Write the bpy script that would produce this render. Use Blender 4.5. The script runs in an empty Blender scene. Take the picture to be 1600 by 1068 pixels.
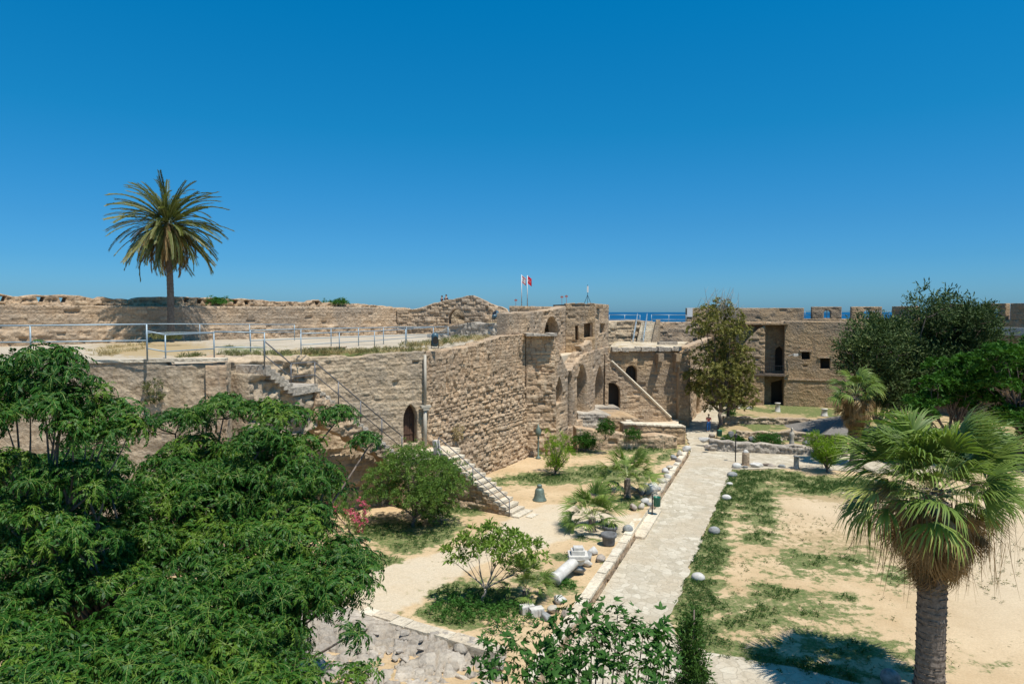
import bpy, math, random
import numpy as np
from mathutils.geometry import delaunay_2d_cdt
from mathutils import Vector
random.seed(7); RNG = np.random.default_rng(7)
S = bpy.context.scene
COL = S.collection

# ------------------------------------------------------------------ camera, sky, sun
F = 1067.0; H = 11.8; TH = math.atan(47 / F)
cam = bpy.data.cameras.new('camera'); camo = bpy.data.objects.new('camera', cam); COL.objects.link(camo)
cam.sensor_width = 36; cam.lens = 36 * F / 1600; cam.clip_start = 0.1; cam.clip_end = 40000
camo.location = (0, 0, H); camo.rotation_euler = (math.pi / 2 - TH, 0, 0); S.camera = camo
SUN = np.array([0.27, -0.31, 1.0]); SUN /= np.linalg.norm(SUN)
EL = math.asin(SUN[2]); AZ = math.atan2(SUN[0], SUN[1])
w = bpy.data.worlds.new('World'); S.world = w; w.use_nodes = True
nt = w.node_tree; bg = nt.nodes['Background']
sky = nt.nodes.new('ShaderNodeTexSky'); sky.sky_type = 'NISHITA'; sky.sun_disc = False
sky.sun_elevation = EL; sky.sun_rotation = AZ; sky.altitude = 0
sky.air_density = 1.0; sky.dust_density = 0.6; sky.ozone_density = 4.0
# clear deep Mediterranean blue: the sky colour leans bluer towards the horizon than the plain model
geo = nt.nodes.new('ShaderNodeTexCoord'); sep = nt.nodes.new('ShaderNodeSeparateXYZ'); nt.links.new(geo.outputs['Generated'], sep.inputs[0])
rmp = nt.nodes.new('ShaderNodeValToRGB'); nt.links.new(sep.outputs[2], rmp.inputs[0]); mul = nt.nodes.new('ShaderNodeMix'); mul.data_type = 'RGBA'; mul.blend_type = 'MULTIPLY'; mul.inputs[0].default_value = 1
SKY = [(0.0, (0.40, 0.86, 1.42)), (0.03, (0.34, 0.80, 1.32)), (0.07, (0.25, 0.74, 1.20)), (0.12, (0.20, 0.74, 1.14)), (0.25, (0.06, 0.84, 1.18)), (0.42, (0.0, 0.95, 1.34)), (1.0, (0.3, 0.95, 1.2))]
e = rmp.color_ramp.elements; e[0].position = 0; e[0].color = (*SKY[0][1], 1); e[1].position = 1; e[1].color = (*SKY[-1][1], 1)
for p_, c_ in SKY[1:-1]: x_ = e.new(p_); x_.color = (*c_, 1)
nt.links.new(sky.outputs[0], mul.inputs[6]); nt.links.new(rmp.outputs[0], mul.inputs[7]); nt.links.new(mul.outputs[2], bg.inputs[0])
bg.inputs[1].default_value = 0.082
sl = bpy.data.lights.new('sun', 'SUN'); sl.energy = 5.0; sl.angle = math.radians(0.5); sl.color = (1, 0.95, 0.87)
so = bpy.data.objects.new('sun', sl); COL.objects.link(so)
so.rotation_euler = Vector(SUN).to_track_quat('Z', 'Y').to_euler(); so.location = (30, -30, 60)
S.view_settings.view_transform = 'Standard'; S.view_settings.look = 'None'
S.view_settings.exposure = 0.25; S.view_settings.gamma = 1

# ------------------------------------------------------------------ placing helpers (photo pixel -> real point)
CT, ST = math.cos(TH), math.sin(TH)
def ray(px, py):
    z = -(py - 534) / F
    return np.array([(px - 800) / F, CT + z * ST, -ST + z * CT])
def at(px, py, D):
    r = ray(px, py); r = r * (D / r[1]); r[2] += H; return r
def gr(px, py, z=0.0):
    r = ray(px, py); r = r * ((z - H) / r[2]); r[2] += H; return r
def project(P):
    P = np.asarray(P, float); d = P - np.array([0, 0, H])
    y = d[..., 1] * CT - d[..., 2] * ST; z = d[..., 1] * ST + d[..., 2] * CT
    return 800 + F * d[..., 0] / y, 534 - F * z / y
def hsh(*a):
    h = np.zeros(np.broadcast(*a).shape, np.uint32)
    for i, x in enumerate(a):
        x = np.asarray(x).astype(np.int64).astype(np.uint32)
        h = (h ^ (x * np.uint32([0x9E3779B1, 0x85EBCA77, 0xC2B2AE3D, 0x27D4EB2F][i % 4])))
        h = (h ^ (h >> np.uint32(15))) * np.uint32(0x2C1B3C6D); h = (h ^ (h >> np.uint32(12))) * np.uint32(0x297A2D39)
    return ((h ^ (h >> np.uint32(15))).astype(np.float64)) / 4294967295.0
def vn(x, y, z=0.0, seed=0):
    x, y, z = np.broadcast_arrays(np.asarray(x, float), np.asarray(y, float), np.asarray(z, float))
    xi, yi, zi = np.floor(x), np.floor(y), np.floor(z); fx, fy, fz = x - xi, y - yi, z - zi
    fx = fx * fx * (3 - 2 * fx); fy = fy * fy * (3 - 2 * fy); fz = fz * fz * (3 - 2 * fz)
    r = 0
    for a in (0, 1):
        for b in (0, 1):
            for c in (0, 1):
                r = r + (fx if a else 1 - fx) * (fy if b else 1 - fy) * (fz if c else 1 - fz) * hsh(xi + a, yi + b, zi + c, np.float64(seed))
    return r
def fbm(x, y, z=0.0, o=4, seed=0):
    r = 0; a = 0.5; n = 0
    for i in range(o):
        r = r + a * vn(x, y, z, seed + i); n += a; a *= 0.5; x = np.asarray(x) * 2.03; y = np.asarray(y) * 2.03; z = np.asarray(z) * 2.03
    return r / n
def sst(a, b, x): t = np.clip((x - a) / (b - a), 0, 1); return t * t * (3 - 2 * t)

# ------------------------------------------------------------------ materials
def mat(name):
    m = bpy.data.materials.new(name); m.use_nodes = True; n = m.node_tree
    return m, n, n.nodes['Principled BSDF'], n.nodes['Material Output']
def nd(n, t, **k):
    q = n.nodes.new('ShaderNode' + t)
    for a, b in k.items():
        if a.startswith('i_'): q.inputs[int(a[2:])].default_value = b
        else: setattr(q, a, b)
    return q
def ramp(n, src, stops):
    r = nd(n, 'ValToRGB'); e = r.color_ramp.elements
    e[0].position = stops[0][0]; e[0].color = (*stops[0][1], 1)
    e[1].position = stops[-1][0]; e[1].color = (*stops[-1][1], 1)
    for p, c in stops[1:-1]: x = e.new(p); x.color = (*c, 1)
    n.links.new(src, r.inputs[0]); return r.outputs[0]
def noise(n, scale, detail=4, rough=0.55, coord='Object', vec=None, dist=0.0):
    q = nd(n, 'TexNoise'); q.inputs['Scale'].default_value = scale; q.inputs['Detail'].default_value = detail
    q.inputs['Roughness'].default_value = rough; q.inputs['Distortion'].default_value = dist
    if vec is None: vec = nd(n, 'NewGeometry').outputs['Position']
    n.links.new(vec, q.inputs['Vector']); return q.outputs[0]
def mix(n, fac, a, b, mode='MIX'):
    q = nd(n, 'Mix', data_type='RGBA', blend_type=mode)
    if isinstance(fac, float): q.inputs[0].default_value = fac
    else: n.links.new(fac, q.inputs[0])
    for s, v in ((6, a), (7, b)):
        if isinstance(v, tuple): q.inputs[s].default_value = (*v, 1)
        else: n.links.new(v, q.inputs[s])
    return q.outputs[2]
def bump(n, bsdf, h, strength, dist):
    b = nd(n, 'Bump'); b.inputs['Strength'].default_value = strength; b.inputs['Distance'].default_value = dist
    n.links.new(h, b.inputs['Height']); n.links.new(b.outputs[0], bsdf.inputs['Normal'])
def masonry(name, c0, c1, c2, mortar, stain=(0.20, 0.18, 0.155), stain_amt=0.55, streak=True):
    """attribute 'col': R stone random, G stone face mask, B broad erosion"""
    m, n, b, o = mat(name)
    at_ = nd(n, 'Attribute', attribute_name='col'); sp = nd(n, 'SeparateColor'); n.links.new(at_.outputs['Color'], sp.inputs[0])
    fine = noise(n, 6, 6, 0.7); mid = noise(n, 1.3, 5, 0.6); big = noise(n, 0.28, 4, 0.6)
    base = ramp(n, sp.outputs[0], [(0, c0), (0.5, c1), (1, c2)])
    base = mix(n, ramp(n, mid, [(0.42, (0, 0, 0)), (0.66, (1, 1, 1))]), base, c1)
    st = ramp(n, big, [(0.43, (0, 0, 0)), (0.60, (stain_amt,) * 3)])
    base = mix(n, st, base, stain)
    if streak:   # vertical run-off stains from the wall tops
        g = nd(n, 'NewGeometry'); mp = nd(n, 'Mapping'); mp.inputs['Scale'].default_value = (2.2, 2.2, 0.22)
        n.links.new(g.outputs['Position'], mp.inputs[0])
        s2 = ramp(n, noise(n, 1.0, 5, 0.65, vec=mp.outputs[0]), [(0.56, (0, 0, 0)), (0.72, (0.55,) * 3)])
        base = mix(n, s2, base, tuple(x * 0.9 for x in stain))
    base = mix(n, ramp(n, sp.outputs[1], [(0.0, (0.75,) * 3), (0.8, (0, 0, 0))]), base, mortar)
    base = mix(n, 0.8, base, ramp(n, fine, [(0.3, (0.66,) * 3), (0.52, (1.0,) * 3), (0.75, (1.3,) * 3)]), 'MULTIPLY')
    n.links.new(base, b.inputs['Base Color']); b.inputs['Roughness'].default_value = 0.95
    b.inputs['Specular IOR Level'].default_value = 0.15
    v = nd(n, 'TexVoronoi'); v.inputs['Scale'].default_value = 5.5; g2 = nd(n, 'NewGeometry'); n.links.new(g2.outputs['Position'], v.inputs['Vector'])
    ad = nd(n, 'Math', operation='ADD'); n.links.new(fine, ad.inputs[0])
    ml = nd(n, 'Math', operation='MULTIPLY'); ml.inputs[1].default_value = 0.5; n.links.new(v.outputs[0], ml.inputs[0]); n.links.new(ml.outputs[0], ad.inputs[1])
    bump(n, b, ad.outputs[0], 0.9, 0.09)
    return m
def plain(name, c, rough=0.6, metal=0.0, var=0.0, vs=3.0, bmp=0.0, spec=0.4):
    m, n, b, o = mat(name)
    b.inputs['Roughness'].default_value = rough; b.inputs['Metallic'].default_value = metal; b.inputs['Specular IOR Level'].default_value = spec
    if var:
        q = noise(n, vs, 5, 0.65)
        n.links.new(ramp(n, q, [(0.3, tuple(x * (1 - var) for x in c)), (0.7, tuple(min(1, x * (1 + var)) for x in c))]), b.inputs['Base Color'])
        if bmp: bump(n, b, q, 0.8, bmp)
    else: b.inputs['Base Color'].default_value = (*c, 1)
    return m
def leafy(name, dark, lite, tip=None, trans=0.3, rough=0.45, spec=0.35):
    """attribute 'tint': 0..1 variation from leaf to leaf"""
    m, n, b, o = mat(name)
    a = nd(n, 'Attribute', attribute_name='tint')
    st = [(0, dark), (0.75, lite)] + ([(1.0, tip)] if tip else [])
    c = ramp(n, a.outputs['Fac'], st)
    n.links.new(c, b.inputs['Base Color']); b.inputs['Roughness'].default_value = rough; b.inputs['Specular IOR Level'].default_value = spec
    t = nd(n, 'BsdfTranslucent'); n.links.new(mix(n, 1.0, c, (1.0, 1.15, 0.5), 'MULTIPLY'), t.inputs[0])
    mx = nd(n, 'MixShader'); mx.inputs[0].default_value = trans
    n.links.new(b.outputs[0], mx.inputs[1]); n.links.new(t.outputs[0], mx.inputs[2]); n.links.new(mx.outputs[0], o.inputs[0])
    return m
M = {}
M['wall'] = masonry('honey_sandstone', (0.355, 0.240, 0.143), (0.470, 0.338, 0.218), (0.559, 0.422, 0.286), (0.337, 0.236, 0.151))
M['rough'] = masonry('rough_sandstone', (0.347, 0.229, 0.131), (0.479, 0.338, 0.214), (0.577, 0.439, 0.294), (0.230, 0.152, 0.091), stain_amt=0.35)
M['pale'] = masonry('pale_plastered_stone', (0.391, 0.292, 0.187), (0.484, 0.371, 0.250), (0.548, 0.438, 0.303), (0.372, 0.284, 0.184), stain=(0.252, 0.217, 0.175), stain_amt=0.6)
M['far'] = masonry('brown_sandstone', (0.306, 0.203, 0.112), (0.399, 0.274, 0.158), (0.484, 0.345, 0.208), (0.306, 0.212, 0.128), stain_amt=0.5)
M['grey'] = masonry('grey_weathered_stone', (0.34, 0.29, 0.23), (0.45, 0.39, 0.31), (0.56, 0.49, 0.40), (0.25, 0.21, 0.17), stain=(0.22, 0.20, 0.18))
M['cream'] = masonry('cream_cut_stone', (0.58, 0.48, 0.35), (0.66, 0.57, 0.43), (0.72, 0.64, 0.50), (0.5, 0.42, 0.3), stain_amt=0.3, streak=False)
M['metal'] = plain('galvanised_steel', (0.27, 0.34, 0.38), 0.5, 0.3, 0.15, 8)
M['darkmetal'] = plain('dark_grey_steel', (0.16, 0.16, 0.165), 0.5, 0.3)
M['iron'] = plain('black_iron', (0.03, 0.03, 0.033), 0.5, 0.2)
M['wood'] = plain('dark_door_wood', (0.085, 0.045, 0.028), 0.7, 0, 0.3, 5, 0.01)
M['dark'] = plain('opening_shade_paint', (0.05, 0.04, 0.03), 0.9)  # near-black colour stands in for the shade inside openings
M['glass'] = plain('dark_window_glass', (0.02, 0.022, 0.025), 0.12)
M['bark'] = plain('grey_bark', (0.17, 0.135, 0.11), 0.95, 0, 0.35, 7, 0.03, 0.1)
M['palebark'] = plain('pale_bark', (0.33, 0.28, 0.23), 0.9, 0, 0.3, 9, 0.02, 0.1)
M['marble'] = plain('white_marble', (0.50, 0.475, 0.43), 0.65, 0, 0.22, 4, 0.03)
M['greystone'] = plain('grey_ball_stone', (0.25, 0.25, 0.24), 0.85, 0, 0.35, 6, 0.04, 0.2)
M['darkstone'] = plain('dark_basalt', (0.13, 0.13, 0.13), 0.8, 0, 0.3, 6, 0.02, 0.2)
M['bronze'] = plain('green_bronze', (0.13, 0.17, 0.14), 0.6, 0.3, 0.3, 6)
M['binGreen'] = plain('green_enamel', (0.008, 0.12, 0.075), 0.35)
M['bluegrey'] = plain('blue_grey_paint', (0.05, 0.10, 0.13), 0.4)
M['pipe'] = plain('cream_pipe', (0.40, 0.36, 0.29), 0.6, 0, 0.1, 4)
M['lead'] = plain('dull_slate_ramp', (0.17, 0.155, 0.135), 0.8, 0, 0.3, 4, 0.02)
M['melia'] = leafy('glossy_pinnate_leaves', (0.006, 0.032, 0.004), (0.030, 0.100, 0.011), (0.10, 0.17, 0.015), 0.15, 0.5, 0.2)
M['rachis'] = plain('yellow_green_stalk', (0.13, 0.19, 0.03), 0.6)
M['oleander'] = leafy('oleander_leaves', (0.05, 0.12, 0.025), (0.20, 0.30, 0.055), (0.34, 0.42, 0.09), 0.3, 0.5, 0.2)
M['fig'] = leafy('fig_leaves', (0.022, 0.075, 0.012), (0.058, 0.145, 0.026), (0.11, 0.21, 0.04), 0.25, 0.6, 0.15)
M['plumeria'] = leafy('light_green_leaves', (0.09, 0.18, 0.025), (0.28, 0.38, 0.07), (0.42, 0.48, 0.12), 0.35, 0.5, 0.2)
M['pine'] = leafy('bright_pine_needles', (0.08, 0.17, 0.012), (0.24, 0.36, 0.02), (0.33, 0.43, 0.03), 0.25, 0.6, 0.2)
M['drytree'] = leafy('olive_brown_leaves', (0.10, 0.105, 0.025), (0.29, 0.265, 0.075), (0.40, 0.32, 0.11), 0.25, 0.65, 0.2)
M['cypress'] = leafy('dark_conifer_sprays', (0.022, 0.048, 0.014), (0.075, 0.112, 0.036), (0.15, 0.17, 0.055), 0.15, 0.65, 0.15)
M['conetip'] = leafy('dark_green_conifer', (0.02, 0.06, 0.01), (0.06, 0.13, 0.02), (0.11, 0.18, 0.03), 0.15, 0.6, 0.2)
M['shade'] = leafy('bright_green_tree_leaves', (0.022, 0.075, 0.010), (0.062, 0.155, 0.020), (0.13, 0.23, 0.032), 0.25, 0.6, 0.12)
M['scrub'] = leafy('dusty_scrub', (0.07, 0.085, 0.03), (0.17, 0.18, 0.07), (0.30, 0.27, 0.13), 0.2, 0.7, 0.1)
M['dry'] = leafy('dry_straw', (0.30, 0.22, 0.10), (0.50, 0.40, 0.22), (0.62, 0.53, 0.33), 0.2, 0.7, 0.1)
M['weed'] = leafy('bright_weeds', (0.03, 0.10, 0.015), (0.08, 0.20, 0.035), (0.15, 0.26, 0.05), 0.3, 0.6, 0.2)
M['grass'] = leafy('short_grass', (0.035, 0.085, 0.022), (0.095, 0.165, 0.045), (0.22, 0.24, 0.09), 0.25, 0.7, 0.1)
M['fan'] = leafy('fan_palm_blades', (0.065, 0.125, 0.025), (0.20, 0.275, 0.06), (0.50, 0.48, 0.15), 0.28, 0.5, 0.25)
M['skirt'] = leafy('dead_palm_fronds', (0.14, 0.085, 0.038), (0.34, 0.225, 0.11), (0.52, 0.38, 0.21), 0.2, 0.7, 0.1)
M['petiole'] = plain('palm_leaf_stalk', (0.30, 0.32, 0.12), 0.5)
M['palmtrunk'] = plain('palm_trunk_fibre', (0.165, 0.135, 0.11), 0.95, 0, 0.4, 9, 0.03, 0.1)
M['date'] = leafy('date_palm_leaflets', (0.055, 0.075, 0.02), (0.15, 0.165, 0.05), (0.27, 0.23, 0.085), 0.25, 0.5, 0.3)
M['datedry'] = leafy('dry_date_fronds', (0.16, 0.10, 0.045), (0.30, 0.21, 0.10), (0.42, 0.31, 0.17), 0.2, 0.7, 0.1)
M['pink'] = leafy('pink_flowers', (0.50, 0.07, 0.14), (0.72, 0.16, 0.26), (0.85, 0.35, 0.42), 0.3, 0.6)
M['skin'] = plain('skin', (0.42, 0.25, 0.17), 0.6)
M['hair'] = plain('dark_hair', (0.025, 0.018, 0.014), 0.6)
M['redcloth'] = plain('red_cloth', (0.50, 0.07, 0.06), 0.85)
M['bluecloth'] = plain('blue_denim', (0.03, 0.13, 0.34), 0.85)
M['navy'] = plain('navy_cloth', (0.02, 0.025, 0.06), 0.85)
M['flagred'] = plain('red_flag_cloth', (0.62, 0.015, 0.03), 0.8)
M['white'] = plain('white_paint', (0.62, 0.62, 0.6), 0.6)
M['redpaint'] = plain('faded_red_paint', (0.35, 0.12, 0.10), 0.7)

# paving
def paving():
    m, n, b, o = mat('crazy_paving'); g = nd(n, 'NewGeometry')
    wv = noise(n, 1.6, 3, 0.5); vm = nd(n, 'VectorMath', operation='MULTIPLY_ADD'); cmb = nd(n, 'CombineXYZ')
    n.links.new(wv, cmb.inputs[0]); n.links.new(wv, cmb.inputs[1])
    n.links.new(cmb.outputs[0], vm.inputs[0]); vm.inputs[1].default_value = (0.5, -0.5, 0); n.links.new(g.outputs['Position'], vm.inputs[2])
    v = nd(n, 'TexVoronoi', feature='DISTANCE_TO_EDGE'); v.inputs['Scale'].default_value = 2.7; n.links.new(vm.outputs[0], v.inputs['Vector'])
    vc = nd(n, 'TexVoronoi', feature='F1'); vc.inputs['Scale'].default_value = 2.7; n.links.new(vm.outputs[0], vc.inputs['Vector'])
    sp = nd(n, 'SeparateColor'); n.links.new(vc.outputs['Color'], sp.inputs[0])
    c = ramp(n, sp.outputs[0], [(0, (0.37, 0.32, 0.235)), (0.5, (0.46, 0.405, 0.31)), (1, (0.54, 0.485, 0.38))])
    big = noise(n, 0.35, 4, 0.6)
    c = mix(n, ramp(n, big, [(0.42, (0, 0, 0)), (0.62, (0.75,) * 3)]), c, (0.43, 0.355, 0.25))
    c = mix(n, ramp(n, v.outputs[0], [(0.0, (0.6,) * 3), (0.03, (0.3,) * 3), (0.06, (0, 0, 0))]), c, (0.34, 0.29, 0.21))
    fine = noise(n, 9, 6, 0.7)
    c = mix(n, 0.7, c, ramp(n, fine, [(0.3, (0.8,) * 3), (0.7, (1.15,) * 3)]), 'MULTIPLY')
    n.links.new(c, b.inputs['Base Color']); b.inputs['Roughness'].default_value = 0.85; b.inputs['Specular IOR Level'].default_value = 0.2
    ad = nd(n, 'Math', operation='MULTIPLY_ADD'); n.links.new(ramp(n, v.outputs[0], [(0, (0,) * 3), (0.06, (1,) * 3)]), ad.inputs[0]); ad.inputs[1].default_value = 0.7; n.links.new(fine, ad.inputs[2])
    bump(n, b, ad.outputs[0], 0.6, 0.03); return m
M['paving'] = paving()
def ground_mat(name, sand0, sand1, green=True):
    """attribute 'mask': R grass, G dry grass, B pale trodden"""
    m, n, b, o = mat(name)
    a = nd(n, 'Attribute', attribute_name='mask'); sp = nd(n, 'SeparateColor'); n.links.new(a.outputs['Color'], sp.inputs[0])
    big = noise(n, 0.4, 4, 0.6); mid = noise(n, 2.2, 5, 0.65); fine = noise(n, 11, 6, 0.75)
    c = ramp(n, big, [(0.35, sand0), (0.65, sand1)])
    c = mix(n, sp.outputs[2], c, (0.535, 0.455, 0.335))
    c = mix(n, ramp(n, mid, [(0.55, (0, 0, 0)), (0.72, (0.35,) * 3)]), c, (0.44, 0.33, 0.20))
    c = mix(n, 0.75, c, ramp(n, fine, [(0.3, (0.78,) * 3), (0.7, (1.17,) * 3)]), 'MULTIPLY')
    def msk(ch, lo, hi):
        s = nd(n, 'Math', operation='MULTIPLY_ADD'); s.inputs[1].default_value = 0.9; n.links.new(mid, s.inputs[0]); n.links.new(ch, s.inputs[2])
        s2 = nd(n, 'Math', operation='MULTIPLY_ADD'); s2.inputs[1].default_value = 0.5; n.links.new(fine, s2.inputs[0]); n.links.new(s.outputs[0], s2.inputs[2])
        return ramp(n, s2.outputs[0], [(lo, (0, 0, 0)), (hi, (1, 1, 1))])
    dm = nd(n, 'Math', operation='MULTIPLY'); dm.inputs[1].default_value = 0.5
    c = mix(n, msk(sp.outputs[1], 0.95, 0.999), c, (0.36, 0.27, 0.15))
    dv = nd(n, 'TexVoronoi'); dv.inputs['Scale'].default_value = 2.6; gp = nd(n, 'NewGeometry'); n.links.new(gp.outputs['Position'], dv.inputs['Vector'])
    dbr = nd(n, 'Math', operation='MULTIPLY'); n.links.new(ramp(n, dv.outputs[0], [(0.05, (1,) * 3), (0.17, (0,) * 3)]), dbr.inputs[0]); n.links.new(ramp(n, big, [(0.45, (0,) * 3), (0.6, (.8,) * 3)]), dbr.inputs[1])
    c = mix(n, dbr.outputs[0], c, (0.17, 0.14, 0.075))
    gm = msk(sp.outputs[0], 0.90, 1.0)
    gc = ramp(n, fine, [(0.3, (0.055, 0.085, 0.028)), (0.55, (0.12, 0.155, 0.05)), (0.75, (0.25, 0.23, 0.11))])
    gq = nd(n, 'Math', operation='MULTIPLY'); n.links.new(gm, gq.inputs[0]); n.links.new(ramp(n, noise(n, 5.0, 5, 0.7), [(0.35, (0.6,) * 3), (0.55, (1.0,) * 3)]), gq.inputs[1])
    c = mix(n, gq.outputs[0], c, gc)
    n.links.new(c, b.inputs['Base Color']); b.inputs['Roughness'].default_value = 0.98; b.inputs['Specular IOR Level'].default_value = 0.1
    bump(n, b, fine, 0.7, 0.05); return m
M['ground'] = ground_mat('sandy_ground', (0.45, 0.32, 0.18), (0.55, 0.41, 0.25))
M['trod'] = ground_mat('trodden_sand', (0.52, 0.435, 0.32), (0.58, 0.495, 0.37))
M['terrace'] = ground_mat('terrace_screed', (0.36, 0.305, 0.23), (0.47, 0.405, 0.315))
m, n, b, o = mat('sea_water'); b.inputs['Base Color'].default_value = (0.0, 0.05, 0.13, 1); b.inputs['Roughness'].default_value = 0.35; b.inputs['Specular IOR Level'].default_value = 0.15
bump(n, b, noise(n, 0.4, 6, 0.7), 0.5, 0.6); M['sea'] = m

# ------------------------------------------------------------------ object helpers
def wloc(o):
    v = np.zeros(3)
    while o is not None: v += np.array(o.location); o = o.parent
    return v
def props(o, label=None, cat=None, group=None, kind=None):
    for k, v in (('label', label), ('category', cat), ('group', group), ('kind', kind)):
        if v: o[k] = v
    return o
def thing(name, label, cat, loc=(0, 0, 0), group=None):
    o = bpy.data.objects.new(name, None); COL.objects.link(o); o.location = tuple(float(v) for v in loc); o.empty_display_size = 0.3
    return props(o, label, cat, group)
def meshobj(name, V, Fc, m, parent=None, attr=None, smooth=False, loc=None, mats=None, fmat=None):
    V = np.asarray(V, np.float64)
    L = wloc(parent) if parent is not None else (np.array(loc, float) if loc is not None else np.zeros(3))
    me = bpy.data.meshes.new(name)
    V = (V - L).astype(np.float32)
    if isinstance(Fc, np.ndarray):
        k = Fc.shape[1]; me.vertices.add(len(V)); me.vertices.foreach_set('co', V.ravel())
        me.loops.add(Fc.size); me.loops.foreach_set('vertex_index', Fc.ravel().astype(np.int32))
        me.polygons.add(len(Fc)); me.polygons.foreach_set('loop_start', (np.arange(len(Fc)) * k).astype(np.int32))
        me.polygons.foreach_set('loop_total', np.full(len(Fc), k, np.int32))
        me.update(calc_edges=True)
    else:
        me.from_pydata([tuple(map(float, v)) for v in V], [], Fc); me.update()
    if attr:
        for an, (tp, data) in attr.items():
            a = me.attributes.new(an, tp, 'POINT')
            if tp == 'FLOAT': a.data.foreach_set('value', np.asarray(data, np.float32).ravel())
            else: a.data.foreach_set('color', np.asarray(data, np.float32).ravel())
    if smooth: me.polygons.foreach_set('use_smooth', np.ones(len(me.polygons), bool))
    me.materials.append(m)
    if mats:
        for x in mats: me.materials.append(x)
    if fmat is not None: me.polygons.foreach_set('material_index', np.asarray(fmat, np.int32))
    o = bpy.data.objects.new(name, me); COL.objects.link(o)
    if parent is not None: o.parent = parent
    else: o.location = tuple(L)
    return o
def copy_tree(o, parent=None):
    c = o.copy(); COL.objects.link(c); c.parent = parent
    for ch in [x for x in bpy.data.objects if x.parent == o]: copy_tree(ch, c)
    return c

class MB:
    def __init__(s): s.V = []; s.F = []
    def add(s, V, Fs):
        k = len(s.V); s.V += [tuple(map(float, v)) for v in V]; s.F += [tuple(int(i) + k for i in f) for f in Fs]; return s
    def box(s, x0, y0, z0, x1, y1, z1):
        return s.add([(x0, y0, z0), (x1, y0, z0), (x1, y1, z0), (x0, y1, z0), (x0, y0, z1), (x1, y0, z1), (x1, y1, z1), (x0, y1, z1)],
              [(0, 3, 2, 1), (4, 5, 6, 7), (0, 1, 5, 4), (1, 2, 6, 5), (2, 3, 7, 6), (3, 0, 4, 7)])
    def obox(s, P, du, dn, u0, u1, n0, n1, z0, z1):
        P = np.array(P[:2]); du = np.array(du); dn = np.array(dn); q = [P + du * a + dn * b_ for a, b_ in ((u0, n0), (u1, n0), (u1, n1), (u0, n1))]
        return s.add([(*p, z0) for p in q] + [(*p, z1) for p in q], [(0, 3, 2, 1), (4, 5, 6, 7), (0, 1, 5, 4), (1, 2, 6, 5), (2, 3, 7, 6), (3, 0, 4, 7)])
    def tube(s, pts, r, n=8, cap=True):
        P = np.array(pts, float); R = np.full(len(P), r, float) if np.isscalar(r) else np.array(r, float)
        T = np.gradient(P, axis=0); T /= np.linalg.norm(T, axis=1)[:, None] + 1e-9
        V = []; a0 = None
        for i in range(len(P)):
            t = T[i]
            if a0 is None: a0 = np.cross(t, [0.31, 0.17, 1.0] if abs(t[2]) < 0.9 else [1.0, 0.2, 0])
            a0 = a0 - t * a0.dot(t); a0 /= np.linalg.norm(a0) + 1e-9; b0 = np.cross(t, a0)
            for k in range(n):
                an = 2 * math.pi * k / n; V.append(P[i] + R[i] * (math.cos(an) * a0 + math.sin(an) * b0))
        Fs = [(i * n + k, i * n + (k + 1) % n, (i + 1) * n + (k + 1) % n, (i + 1) * n + k) for i in range(len(P) - 1) for k in range(n)]
        if cap: Fs += [tuple(range(n))[::-1], tuple((len(P) - 1) * n + k for k in range(n))]
        return s.add(V, Fs)
    def lathe(s, prof, c=(0, 0, 0), n=20):
        V = []; 
        for r, z in prof:
            for k in range(n): a = 2 * math.pi * k / n; V.append((c[0] + r * math.cos(a), c[1] + r * math.sin(a), c[2] + z))
        m_ = len(prof)
        Fs = [(i * n + k, i * n + (k + 1) % n, (i + 1) * n + (k + 1) % n, (i + 1) * n + k) for i in range(m_ - 1) for k in range(n)]
        Fs += [tuple(range(n))[::-1], tuple((m_ - 1) * n + k for k in range(n))]
        return s.add(V, Fs)
    def build(s, name, m, parent=None, smooth=False, loc=None):
        return meshobj(name, s.V, s.F, m, parent, smooth=smooth, loc=loc)
_ico = None
def ico():
    global _ico
    if _ico is None:
        import bmesh
        bm = bmesh.new(); bmesh.ops.create_icosphere(bm, subdivisions=3, radius=1.0)
        _ico = (np.array([v.co[:] for v in bm.verts]), np.array([[v.index for v in f.verts] for f in bm.faces])); bm.free()
    return _ico
def rockVF(c, size, seed, ang=0.0, amp=0.45, facet=True):
    V, Fs = ico(); r = np.random.default_rng(seed); V = V.copy()
    if facet:    # cut by random planes for an angular stone
        for k in range(15):
            d = r.normal(size=3); d /= np.linalg.norm(d); h = 0.5 + 0.28 * r.random(); t = V @ d
            V = V - np.outer(np.maximum(t - h, 0), d)
    V *= (1 + amp * 0.5 * (fbm(V[:, 0] * 1.7 + seed, V[:, 1] * 1.7, V[:, 2] * 1.7, 3, seed) - 0.5))[:, None]
    V = V * np.array(size); ca, sa = math.cos(ang), math.sin(ang)
    V = np.stack([V[:, 0] * ca - V[:, 1] * sa, V[:, 0] * sa + V[:, 1] * ca, V[:, 2]], 1)
    return V + np.array(c), Fs

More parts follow.
